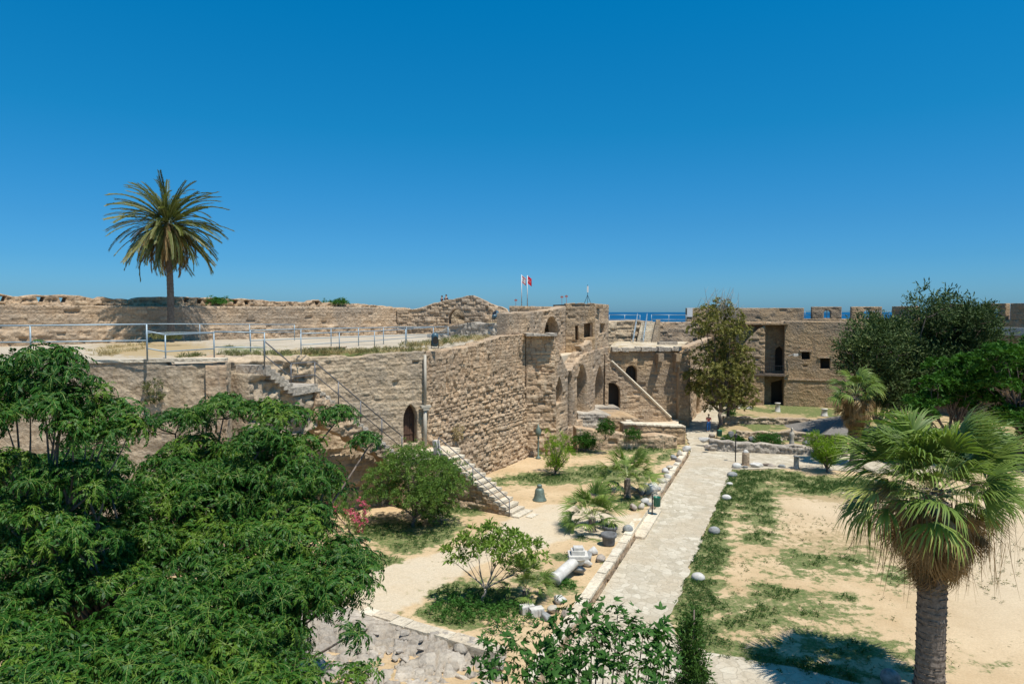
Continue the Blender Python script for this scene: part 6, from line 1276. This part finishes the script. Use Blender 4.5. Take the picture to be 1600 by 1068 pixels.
# marble drum, capitals and the fallen column
def cyl(label, p, r_, L, m, yaw, lying=True, name='marble_drum', cat='marble drum', z=None):
    root = thing(name, label, cat, p); c, s_ = math.cos(yaw), math.sin(yaw); b_ = MB()
    b_.lathe([(r_ * .92, 0), (r_, .02), (r_, L * .1), (r_ * .93, L * .14), (r_ * .9, L * .86), (r_, L * .9), (r_, L - .02), (r_ * .94, L)], n=20)
    V = [(p[0] + (z_ - L / 2) * c - y * s_, p[1] + (z_ - L / 2) * s_ + y * c, p[2] + r_ + x) for x, y, z_ in b_.V] if lying else [(p[0] + x, p[1] + y, p[2] + z_) for x, y, z_ in b_.V]
    meshobj('shaft', V, b_.F, M[m], root, smooth=True); return root
cyl('white marble drum lying in the stone row', gr(1016, 771, GZ), .36, .8, 'marble', .7)
stone('dark basalt boulder beside the white marble drum', gr(1004, 772, GZ), (.45, .35, .3), 'darkstone', 12, True, name='boulder', cat='boulder')
stone('cream boulder in the garden bed behind the dark one', gr(988, 768, GZ), (.4, .35, .3), 'pipe', 13, True, name='boulder', cat='boulder')
p = gr(890, 905, GZ); col_ = thing('fallen_column', 'white marble column lying against a white marble capital', 'column', p)
q0 = gr(866, 916, GZ) + [0, 0, .3]; q1 = gr(896, 900, GZ) + [0, 0, .62]; t_ = (q1 - q0) / np.linalg.norm(q1 - q0); q1 = q0 + t_ * 1.9
MB().tube([q0, q0 + t_ * .1, q0 + t_ * .12, q1 - t_ * .15, q1 - t_ * .12, q1], [.29, .29, .25, .23, .27, .27], 20).build('shaft', M['marble'], col_, True)
q = gr(903, 896, GZ); cap = thing('marble_capital', 'white carved marble capital on a rough stone, beside the fallen column', 'capital', q)
b_ = MB(); b_.lathe([(.24, .45), (.28, .5), (.30, .6), (.42, .72), (.46, .76)], q, 16); b_.box(q[0] - .42, q[1] - .42, q[2] + .76, q[0] + .42, q[1] + .42, q[2] + .9); b_.build('capital', M['marble'], cap)
b_ = MB(); b_.box(q[0] - .3, q[1] - .25, q[2] + .9, q[0] + .28, q[1] + .25, q[2] + 1.08); b_.box(q[0] - .2, q[1] - .18, q[2] + 1.08, q[0] + .22, q[1] + .2, q[2] + 1.2); b_.build('upper_block', M['marble'], cap)
V, Fs = rockVF((q[0], q[1], q[2] + .22), (.42, .36, .28), 31, 0, .3, True); meshobj('base_stone', V, Fs, M['greystone'], cap)
def mortar(label, p, s_):
    root = thing('stone_mortar', label, 'stone mortar', p, 'dark hollow stones under the palm'); b_ = MB(); b_.lathe([(.33 * s_, 0), (.36 * s_, .1), (.37 * s_, .45 * s_), (.46 * s_, .5 * s_), (.47 * s_, .68 * s_), (.38 * s_, .68 * s_), (.30 * s_, .4 * s_), (.02, .36 * s_)], p, 20); b_.build('bowl', M['darkstone'], root, True); return root
mortar('dark hollow stone basin nearest the kerb under the palm', gr(951, 851, GZ), .85); mortar('dark hollow stone basin behind its twin, closer to the palm', gr(953, 838, GZ), .85)
for i, (x, y, s_, mm, lb) in enumerate(((926, 866, .36, 'marble', 'pale squared stone block topped by grass near the kerb'), (917, 876, .4, 'greystone', 'grey cut stone block beside the kerb, left of the orange one'), (938, 876, .36, 'palebark', 'tilted brownish stone block on the kerb edge'), (918, 884, .34, 'marble', 'flat white stone just behind the marble capital'),
      (873, 942, .36, 'marble', 'flat pale stone between column and bushes'), (866, 957, .3, 'pipe', 'cream stone lump near the bottom bend of the kerb'), (884, 962, .3, 'palebark', 'rough brown stone at the bottom bend of the kerb'), (853, 968, .28, 'greystone', 'small grey rubble stone by the dwarf palm'))):
    stone(lb, gr(x, y, GZ), (s_, s_ * .8, s_ * .7), mm, 40 + i, True, name='stone_block', cat='stone', ang=i * .7)
for i, (x, y, lb) in enumerate(((824, 957, 'fallen fluted white block, left of the two in the weeds'), (838, 961, 'fallen fluted white block, right of the two in the weeds'))):
    q = gr(x, y, GZ); b_ = MB(); b_.obox(q[:2], (.95, .3), (.3, -.95), -.26, .26, -.17, .17, GZ, GZ + .3)
    for k in range(4): b_.obox(q[:2], (.95, .3), (.3, -.95), -.24 + k * .13, -.18 + k * .13, .172, .19, GZ + .02, GZ + .28)
    props(b_.build('fluted_block', M['marble'], None, loc=tuple(q)), lb, 'marble block', 'fallen fluted blocks')
# stone pillar with white cap, pale stub column
p = gr(1165, 727, 0); root = thing('stone_pillar', 'short rough brown pillar with a white rounded cap at the path corner', 'pillar', p)
b_ = MB(); b_.lathe([(.30, 0), (.28, .1), (.27, .9), (.25, 1.0), (.24, 1.02)], p, 14); k = np.array(b_.V); k[:, :2] += .05 * (vn(k[:, 0] * 9, k[:, 1] * 9, k[:, 2] * 6)[:, None] - .5); meshobj('shaft', k, b_.F, M['rough'], root, attr={'col': ('FLOAT_COLOR', np.tile([.5, 1, .5, 1], (len(k), 1)))}); MB().lathe([(.22, 1.0), (.22, 1.05), (.15, 1.18), (.03, 1.23)], p, 14).build('cap', M['marble'], root, True)
def stubcol(label, p, h, r_=.2, m='marble'):
    root = thing('column_stub', label, 'column', p, 'pale column stubs'); MB().lathe([(r_ * 1.3, 0), (r_ * 1.3, .08), (r_, .14), (r_ * .92, h - .1), (r_ * 1.15, h - .06), (r_ * 1.15, h)], p, 16).build('shaft', M[m], root, True)
stubcol('slim grey column stub on the grass by the cross path', gr(1244, 732), 1.0, .19, 'greystone'); stubcol('pale column stub in the ruins garden before the brown tower', gr(1215, 644, .4), 1.1, .28)
stubcol('pale column stub at the top of the grey ramp', gr(1288, 650, .8), .8, .3)

# ruins garden on the right of the tall tree
RGp = [gr(x, y, 0)[:2] for x, y in ((1112, 697), (1150, 699), (1250, 704), (1345, 710), (1370, 640), (1150, 636), (1128, 668))]
def rmask(V):
    g = .5 + .35 * (fbm(V[:, 0] * .35, V[:, 1] * .35, 0, 3, 77) > .5); px, py = project(V); g = .75 * sst(.42, .62, fbm(V[:, 0] * .5, V[:, 1] * .5, 0, 4, 77)) * .8 + .35 * pell(px, py, 1250, 640, 100, 9)
    return np.stack([g, .5 + 0 * g, .3 + 0 * g, 1 + 0 * g], 1)
P, T, _ = tri_region([tuple(p) for p in RGp], [], .5); Z = .42 + .12 * fbm(P[:, 0] * .5, P[:, 1] * .5, 0, 3, 12)
o = meshobj('ground_ruins', np.column_stack([P, Z]), T, M['ground'], None, attr={'mask': ('FLOAT_COLOR', rmask(np.column_stack([P, Z])))}); o['kind'] = 'structure'
def ruinwall(label, pts, D0, D1, thick, seed, m='rough'):
    a, b2 = pts[0], pts[-1]; ln = Line(at(a[0], a[1], D0)[:2], at(b2[0], b2[1], D1)[:2]); o = thing('ruin_wall', label, 'ruin', base_of(ln), 'low ruin walls in the garden')
    tt = [ln.wp(x, y) for x, y in pts][::-1]; tt[0] = (ln.L, tt[0][1]); tt[-1] = (0, tt[-1][1])
    wall('wall_face', ln, [(0, -.2), (ln.L, -.2)] + rag(tt, .22, .45, seed, False), thick=thick, res=.12, m=M[m], parent=o, seed=seed, ch=.22, sw=.4, irr=.9, depth=.12, bulge=.15)
fd = lambda y, z=0: gr(800, y, z)[1]
ruinwall('low broken front wall of the ruins garden beside the cross path', [(1108, 686), (1150, 690), (1200, 694), (1260, 697), (1325, 699)], fd(705), fd(714), .7, 141, 'grey')
ruinwall('middle low ruin wall with pale stones in the garden', [(1150, 672), (1200, 675), (1235, 672), (1280, 680)], fd(683, .45), fd(692, .45), .6, 142, 'pale')
ruinwall('rear low ruin wall close to the brown tower', [(1130, 650), (1180, 652), (1250, 653), (1300, 655)], fd(662, .45), fd(665, .45), .5, 143, 'pale')
a = gr(1262, 692, .4); b2 = gr(1322, 702, .4); c_ = gr(1330, 664, .4); 
rmp_ = thing('grey_ramp', 'smooth grey slanting slab in the ruins garden', 'slab', b2)
mb = MB(); h0 = 1.55; mb.add([tuple(a), tuple(b2), (c_[0], c_[1], .4), (a[0] + 1.2, c_[1], .4), (b2[0] - 1.6, b2[1] + .6, h0), (c_[0] - .8, c_[1] - .5, h0), (b2[0] + .1, b2[1] + .1, h0), (c_[0], c_[1], h0)], [(0, 4, 5, 3), (0, 1, 6, 4), (4, 6, 7, 5), (1, 2, 7, 6), (3, 5, 7, 2), (0, 3, 2, 1)]); mb.build('slab_body', M['lead'], rmp_)
r = np.random.default_rng(66)
for i, (x, y, s_) in enumerate(((1100, 690, .5), (1112, 684, .4), (1150, 640, .5), (1160, 636, .45), (1172, 640, .4), (1105, 700, .3), (1240, 664, .3), (1258, 676, .4), (1272, 672, .35), (1252, 690, .3), (1285, 664, .3), (1236, 700, .3), (1246, 702, .28), (1216, 690, .4), (1192, 655, .35), (1262, 668, .4), (1130, 688, .35), (1296, 694, .4))):
    stone('weathered pale rubble block lying in the ruins garden', gr(x, y, .4), (s_ * 1.2, s_ * .8, s_ * .7), ('marble', 'palebark', 'pipe', 'greystone')[i % 4], 150 + i, True, 'rubble blocks in the ruins garden', 'rubble_block')
for i, (x, y, lb) in enumerate(((1174, 689, 'dark basalt block behind the front ruin wall, left of the bush'), (1260, 695, 'dark basalt block at the right end of the front ruin wall'), (1142, 683, 'dark basalt block beside the tree trunk'))): stone(lb, gr(x, y, .5), (.42, .38, .36), 'darkstone', 170 + i, True, name='boulder', cat='boulder')
sta = gr(1237, 697, .4); root = thing('statue_fragment', 'weathered pale standing statue fragment in the ruins garden', 'statue', sta)
mb = MB(); mb.lathe([(.24, 0), (.2, .4), (.16, .7), (.24, 1.0), (.2, 1.2), (.09, 1.3), (.13, 1.42), (.1, 1.56), (.02, 1.62)], sta, 12); k = np.array(mb.V); k[:, :2] += .14 * (vn(k[:, 0] * 5, k[:, 1] * 5, k[:, 2] * 4)[:, None] - .5); meshobj('torso', k, mb.F, M['pipe'], root, smooth=True)
# ------- plants of the middle distance
def bush(label, px, py, zb, rx, h, m, seed, n=9, per=90, name='bush', tpl=None):
    b_ = gr(px, py, zb); c = rclumps((b_[0], b_[1], b_[2] + h * .45), (rx * .7, rx * .6, h * .45), n, max(rx, h) * .38, seed, -.4, .4); root = thing(name, label, 'bush', b_)
    mb = MB(); rg = np.random.default_rng(seed)
    for q in c[:6]: mb.tube([b_, (b_ + np.array(q[:3])) / 2 + rg.normal(size=3) * .05, q[:3]], [.03, .02, .01], 5)
    mb.build('stem', M['bark'], root); crown('foliage', c, tpl or OL, per, M[m], root, seed, low=-.5, flat=.9, updir=.4)
bush('small clipped green bush left of the lamp post', 1136, 700, 0, .75, 1.1, 'shade', 201, per=110); bush('small green bush right of the lamp post', 1157, 700, 0, .5, 1.0, 'shade', 202, per=110)
bush('larger bush spilling over the front ruin wall', 1196, 702, 0, 1.2, 1.5, 'weed', 203, 14, 100); bush('low spreading bush at the right of the larger one', 1213, 703, 0, .8, .7, 'shade', 204, per=110)
bush('small bright bush by the tree trunk in the ruins garden', 1141, 655, .4, .5, 1.2, 'weed', 205)
bush('dark green shrub at the foot of the lower rubble wall', 912, 705, GZ, 1.2, 1.4, 'shade', 206, 14, 90); bush('round green shrub beside the dark one under the rubble wall', 930, 700, GZ, .7, 1.5, 'weed', 207)
bush('small upright sapling on top of the rubble wall', 946, 686, 1.6, .35, 1.4, 'shade', 208); bush('leafy shrub before the long capped wall', 988, 694, GZ + .4, .8, 1.3, 'shade', 209)
bush('green bush growing on the rear rampart just right of the palm', 343, 488, 10.9, 1.0, 1.2, 'weed', 210, 8, 60) if False else None
for x, y, w_, h, lb, sd in ((343, 478, 1.15, .8, 'green bush on the rubble parapet near the date palm', 210), (530, 480, 1.6, 1.0, 'wide green bush on the rubble parapet toward the vault ruin', 211)):
    u, v = RC.wp(x, y); p = RC.P(u, tz, .4); c = rclumps((p[0], p[1], p[2] + h * .3), (w_, .5, h * .4), 12, .4, sd, -.2, .2); root = thing('bush', lb, 'bush', p); mb = MB()
    for q in c[:6]: mb.tube([p, q[:3]], .02, 5)
    mb.build('stem', M['bark'], root); crown('foliage', c, OL, 110, M['weed'], root, sd, low=-.3, flat=.8)
u_ = W10a.P(2.5, 10.2, .5); bush('dark bush at the top left of the back stairs', 965, 522, 8.0, 1.0, 1.3, 'shade', 212, tpl=SH, per=16)
GT = [t_tuft(s, 9, .32, .012, .5, 1.0) for s in (131, 132)]
def strip(label, spots, m, seed, per=60, name='weeds', scale=1.0, tpl=GT):
    root = thing(name, label, 'weeds', spots[0][:3], 'dry weeds on the terrace'); crown('foliage', spots, tpl, per, M[m], root, seed, low=-.05, flat=.5, updir=.75, scale=scale, tintr=.9)
def tz_at(x, y): return gr(x, y, 9.32)
strip('patch of tall straw coloured grass behind the left wall coping', [(*tz_at(x, y), .5) for x, y in ((160, 560), (175, 558), (190, 556), (205, 555), (220, 553), (150, 556), (185, 550), (200, 548), (170, 552), (215, 547), (230, 545))], 'dry', 221, 130)
strip('grey green scrub at the foot of the palm', [(*at(x, 531, 44), .5) for x in (245, 255, 268, 275)], 'scrub', 222, 120)
rw_ = random.Random(5); strip('ragged line of weeds along the broken wall edge above the door', [(*W1b.P(u, 9.3 + .0, -rw_.uniform(.5, 2.2)), rw_.uniform(.2, .42)) for u in np.linspace(2, W1b.L - .3, 34)], 'scrub', 223, 110)
strip('dry grass tufts among the weeds above the door', [(*W1b.P(u, 9.3, -rw_.uniform(.4, 2.5)), rw_.uniform(.2, .4)) for u in np.linspace(6, W1b.L, 22)], 'dry', 224, 120)
strip('dry weeds along the top of the great rubble wall', [(*W2.P(u, 9.5 + .03 * u, -rw_.uniform(.4, 1.8)), rw_.uniform(.2, .5)) for u in np.linspace(.3, 9, 20)], 'dry', 225, 110)
strip('green scrub mixed along the top of the great rubble wall', [(*W2.P(u, 9.5 + .03 * u, -rw_.uniform(.5, 3)), rw_.uniform(.2, .45)) for u in np.linspace(.5, 9, 14)], 'scrub', 226, 110)
strip('small round scrub cushion on the terrace beside the railing', [(*tz_at(362, 549), .35), (*tz_at(356, 549), .3)], 'scrub', 227, 200); strip('low scrub near the head of the stairs', [(*tz_at(x, y), .35) for x, y in ((300, 562), (290, 563), (312, 561))], 'scrub', 228, 160)
strip('brown dead weeds growing on the vault ruin slope', [(*at(x, y, 57.5), .4) for x, y in ((745, 528), (725, 531), (760, 520), (700, 535), (715, 520), (770, 510))], 'dry', 229, 110)
hg = W1b.P(W1b.wp(590, 655)[0], 5, .2)
for x, y, ln_, lb in ((242, 605, W1a, 'hanging dry plant on the pale terrace wall'), (707, 672, W2, 'hanging brown plant on the great rubble wall')):
    u, v = ln_.wp(x, y); p = ln_.P(u, v, .15 + (.3 if ln_ is W2 else 0)); root = thing('hanging_plant', lb, 'plant', p); crown('foliage', [(*p, .35), (*(p - [0, 0, .35]), .25)], OL, 260, M['dry' if ln_ is W2 else 'scrub'], root, 230, low=-1, flat=1.1, updir=-.2)
# grass tufts on lawn (real blades)
def tufts(name, label_pts, zf, maskf, n, box, seed, zb):
    rng = np.random.default_rng(seed); P = np.column_stack([rng.uniform(box[0], box[1], n), rng.uniform(box[2], box[3], n), np.full(n, zb)]); mk = maskf(P)[:, 0]; mk = mk + .35 * (fbm(P[:, 0] * 2.2, P[:, 1] * 2.2, 0, 3, 9) - .5)
    P = P[(mk > .42) & (rng.random(n) < mk)]
    P = P[inpoly(P[:, :2], [tuple(q) for q in label_pts])]; t = [t_tuft(s, 7, .13, .013, 1.0, .6) for s in (141, 142)]; A = []; ch = rng.integers(0, 2, len(P)); up = np.tile([0, 0, 1.0], (len(P), 1)) + rng.normal(size=P.shape) * .15; R = frames(up, rng); sc = rng.uniform(.6, 1.3, len(P)); ti = rng.random(len(P)) * .8
    for k in range(2): s_ = ch == k; A.append(inst(t[k][0], t[k][1], P[s_], R[s_], sc[s_], ti[s_], t[k][2]))
    V, Fs, T = join(A); o = meshobj(name, V, Fs, M['grass'], None, attr={'tint': ('FLOAT', T)}); o['kind'] = 'stuff'; return o
gt = tufts('grass', yard, 0, yard_mask, 190000, (2, 40, 14, 52), 7, .02); gt2 = tufts('grass', gpoly, 0, garden_mask, 90000, (-12, 16, 20, 62), 8, GZ + .02)
dt_rng = np.random.default_rng(19); DP = np.column_stack([dt_rng.uniform(6, 40, 5200), dt_rng.uniform(19, 50, 5200), np.full(5200, .02)]); DP = DP[inpoly(DP[:, :2], [tuple(q) for q in yard])]; DP = DP[fbm(DP[:, 0] * .5, DP[:, 1] * .5, 0, 3, 40) > .5]
td = [t_tuft(s, 8, .10, .012, 1.4, .25) for s in (151, 152)]; A_l = []; ch = dt_rng.integers(0, 2, len(DP)); Rf = frames(np.tile([0, 0, 1.0], (len(DP), 1)), dt_rng)
for k in range(2): s_ = ch == k; A_l.append(inst(td[k][0], td[k][1], DP[s_], Rf[s_], dt_rng.uniform(.5, 1.6, s_.sum()), dt_rng.random(s_.sum()) * .9, td[k][2]))
Vq, Fq, Tq = join(A_l); dw_ = meshobj('dry_weeds', Vq, Fq, M['scrub'], None, attr={'tint': ('FLOAT', Tq)}); dw_['kind'] = 'stuff'

# ------------------------------------------------------------------ rubble ruin at the bottom centre
rm = thing('rubble_ruin', 'grey ruined rubble mound with a pale flat edge at the bottom centre', 'ruin', gr(660, 985, .5))
pc = [gr(x, y, .75)[:2] for x, y in ((500, 925), (600, 962), (700, 985), (775, 1010), (850, 1060), (900, 1200), (500, 1300), (380, 1100), (440, 950))]
P, T, _ = tri_region([tuple(p) for p in pc], [], .085)
edge = bdist(P, [np.array(pc)]); dd = (P - gr(600, 955, .75)[:2]) @ np.array([.28, .96])       # distance behind (+) the ledge
v1 = vn(P[:, 0] * 1.2, P[:, 1] * 1.2, 0, 5); r1, r2, mk = stones(P[:, 0], P[:, 1], 171, .30, .36, .95, .25)
Z = .78 - .35 * sst(.9, 3.0, -dd) + .25 * sst(.5, 2.0, -dd) * (fbm(P[:, 0] * .9, P[:, 1] * .9, 0, 4, 172) - .5) * 2 + sst(.6, 1.6, -dd) * (.34 * (r1 - .5) + .2 * (mk - 1)) + .05 * (fbm(P[:, 0] * 4, P[:, 1] * 4, 0, 3, 173) - .5) - (1 - sst(0, .25, edge)) * .9
meshobj('rubble_core', np.column_stack([P, Z]), T, M['grey'], rm, attr={'col': ('FLOAT_COLOR', np.stack([r1, np.where(dd > -.6, 1, mk), v1, v1 * 0 + 1], 1))})
def lum(x, y): return .78 - .35 * sst(.9, 3.0, -((np.array([x, y]) - gr(600, 955, .75)[:2]) @ np.array([.28, .96])))
rg = np.random.default_rng(77); cnt = 0
while cnt < 96:
    x, y = rg.uniform(495, 790), rg.uniform(985, 1085); q = gr(x, y, .5)
    if not inpoly(q[None, :2], [tuple(p) for p in pc])[0]: continue
    dq = (q[:2] - gr(600, 955, .75)[:2]) @ np.array([.28, .96])
    if dq > -.8: continue
    s_ = .09 + .2 * rg.random() ** 1.6; V, Fs = rockVF((q[0], q[1], float(lum(q[0], q[1])) + rg.uniform(-.12, .04)), (s_ * 1.4, s_, s_ * .8), cnt + 300, rg.uniform(0, 3), .9, True)
    meshobj('rubble_stone', V, Fs, M['grey'], rm, attr={'col': ('FLOAT_COLOR', np.tile([rg.random(), 1, .5, 1], (len(V), 1)))}); cnt += 1
its = []; e0, e1 = gr(572, 949, .82)[:2], gr(790, 1012, .82)[:2]; dv = (e1 - e0) / np.linalg.norm(e1 - e0); nv = np.array([dv[1], -dv[0]]); L_ = np.linalg.norm(e1 - e0); u = 0; r = random.Random(3)
while u < L_: l = r.uniform(.5, 1.1); its.append((e0, dv, nv, u, min(u + l - .02, L_), -.1 + r.uniform(-.04, .04), .42 + r.uniform(-.06, .06), .5, .82 + r.uniform(-.02, .02))); u += l
blocks('edge_stone', its, M['cream'], rm, 31)

# ------------------------------------------------------------------ people
def skin(name, joints, edges, m, parent, sub=1):
    me = bpy.data.meshes.new(name); L = wloc(parent); me.from_pydata([tuple(np.array(j[:3]) - L) for j in joints], edges, []); o = bpy.data.objects.new(name, me); COL.objects.link(o); o.parent = parent
    sm = o.modifiers.new('skin', 'SKIN'); o.modifiers.new('sub', 'SUBSURF').levels = sub; o.modifiers['sub'].render_levels = sub
    for i, j in enumerate(joints): me.skin_vertices[0].data[i].radius = (j[3], j[3] if len(j) < 5 else j[4])
    me.skin_vertices[0].data[0].use_root = True; me.materials.append(m); return o
def person(label, p, yaw, h, top, legs_, walking=True):
    root = thing('person', label, 'person', p); k = h / 1.72; c, s_ = math.cos(yaw), math.sin(yaw)
    def q(x, y, z, *r_): return (p[0] + (x * c - y * s_) * k, p[1] + (x * s_ + y * c) * k, p[2] + z * k, *[v * k for v in r_])
    st = .16 if walking else .03
    J = [q(0, 0, .95, .13, .10), q(0, 0, 1.18, .12, .09), q(0, 0, 1.38, .15, .10), q(0, 0, 1.47, .055), q(0, .01, 1.55, .06), q(0, .015, 1.62, .085, .095), q(0, .01, 1.69, .06),
         q(.18, 0, 1.38, .05), q(.23, -.05, 1.13, .04), q(.20, .12, .95, .032), q(.19, .17, .88, .03), q(-.18, 0, 1.38, .05), q(-.23, .02, 1.13, .04), q(-.22, .10, .90, .032), q(-.22, .14, .83, .03),
         q(.09, 0, .90, .09), q(.10, st * .6, .49, .06), q(.10, st * .4, .09, .04), q(.10, st * .4 + .14, .04, .035), q(-.09, 0, .90, .09), q(-.10, -st * .2, .49, .06), q(-.10, -st, .10, .04), q(-.10, -st + .13, .04, .035)]
    E = [(0, 1), (1, 2), (2, 3), (3, 4), (4, 5), (5, 6), (2, 7), (7, 8), (8, 9), (9, 10), (2, 11), (11, 12), (12, 13), (13, 14), (0, 15), (15, 16), (16, 17), (17, 18), (0, 19), (19, 20), (20, 21), (21, 22)]
    skin('body', J, E, M['skin'], root, 2)
    f = lambda i, a: (*J[i][:3], J[i][3] + a * k, (J[i][4] if len(J[i]) > 4 else J[i][3]) + a * k)
    mid = lambda i, j, t, a: (*(np.array(J[i][:3]) * (1 - t) + np.array(J[j][:3]) * t), J[i][3] * (1 - t) + J[j][3] * t + a * k, J[i][3] * (1 - t) + J[j][3] * t + a * k)
    skin('shirt', [f(0, .02), f(1, .02), f(2, .018), f(7, .018), mid(7, 8, .7, .02), f(11, .018), mid(11, 12, .7, .02)], [(0, 1), (1, 2), (2, 3), (3, 4), (2, 5), (5, 6)], M[top], root, 2)
    skin('trousers', [f(0, .024), f(15, .02), f(16, .025), f(17, .028), f(19, .02), f(20, .025), f(21, .028)], [(0, 1), (1, 2), (2, 3), (0, 4), (4, 5), (5, 6)], M[legs_], root, 2)
    V, Fs = ico(); hd = np.array(q(0, -.012, 1.645)[:3]); Vh = V * np.array([.098, .105, .115]) * k + hd; fc_ = Vh[Fs].mean(1) - hd; fy = np.array([-s_, c]); keep = ~(((fc_[:, :2] @ fy) > .03 * k) & (fc_[:, 2] < .05 * k)) & (fc_[:, 2] > -.07 * k); meshobj('hair', Vh, Fs[keep], M['hair'], root, smooth=True)
    return root
person('person in a red top and blue trousers walking in the shade by the tall tree', gr(1107, 674, .035), 2.9, 1.72, 'redcloth', 'bluecloth')
hp = at(694, 468, 68.5); person('person in dark clothes behind the ruin crest, standing at the right of the pair', (hp[0] + .2, hp[1], hp[2] - 1.2), 2.6, 1.7, 'navy', 'navy', False); person('person in dark clothes behind the ruin crest, standing at the left of the pair', (hp[0] - .25, hp[1] + .2, hp[2] - 1.25), 2.2, 1.65, 'navy', 'navy', False)
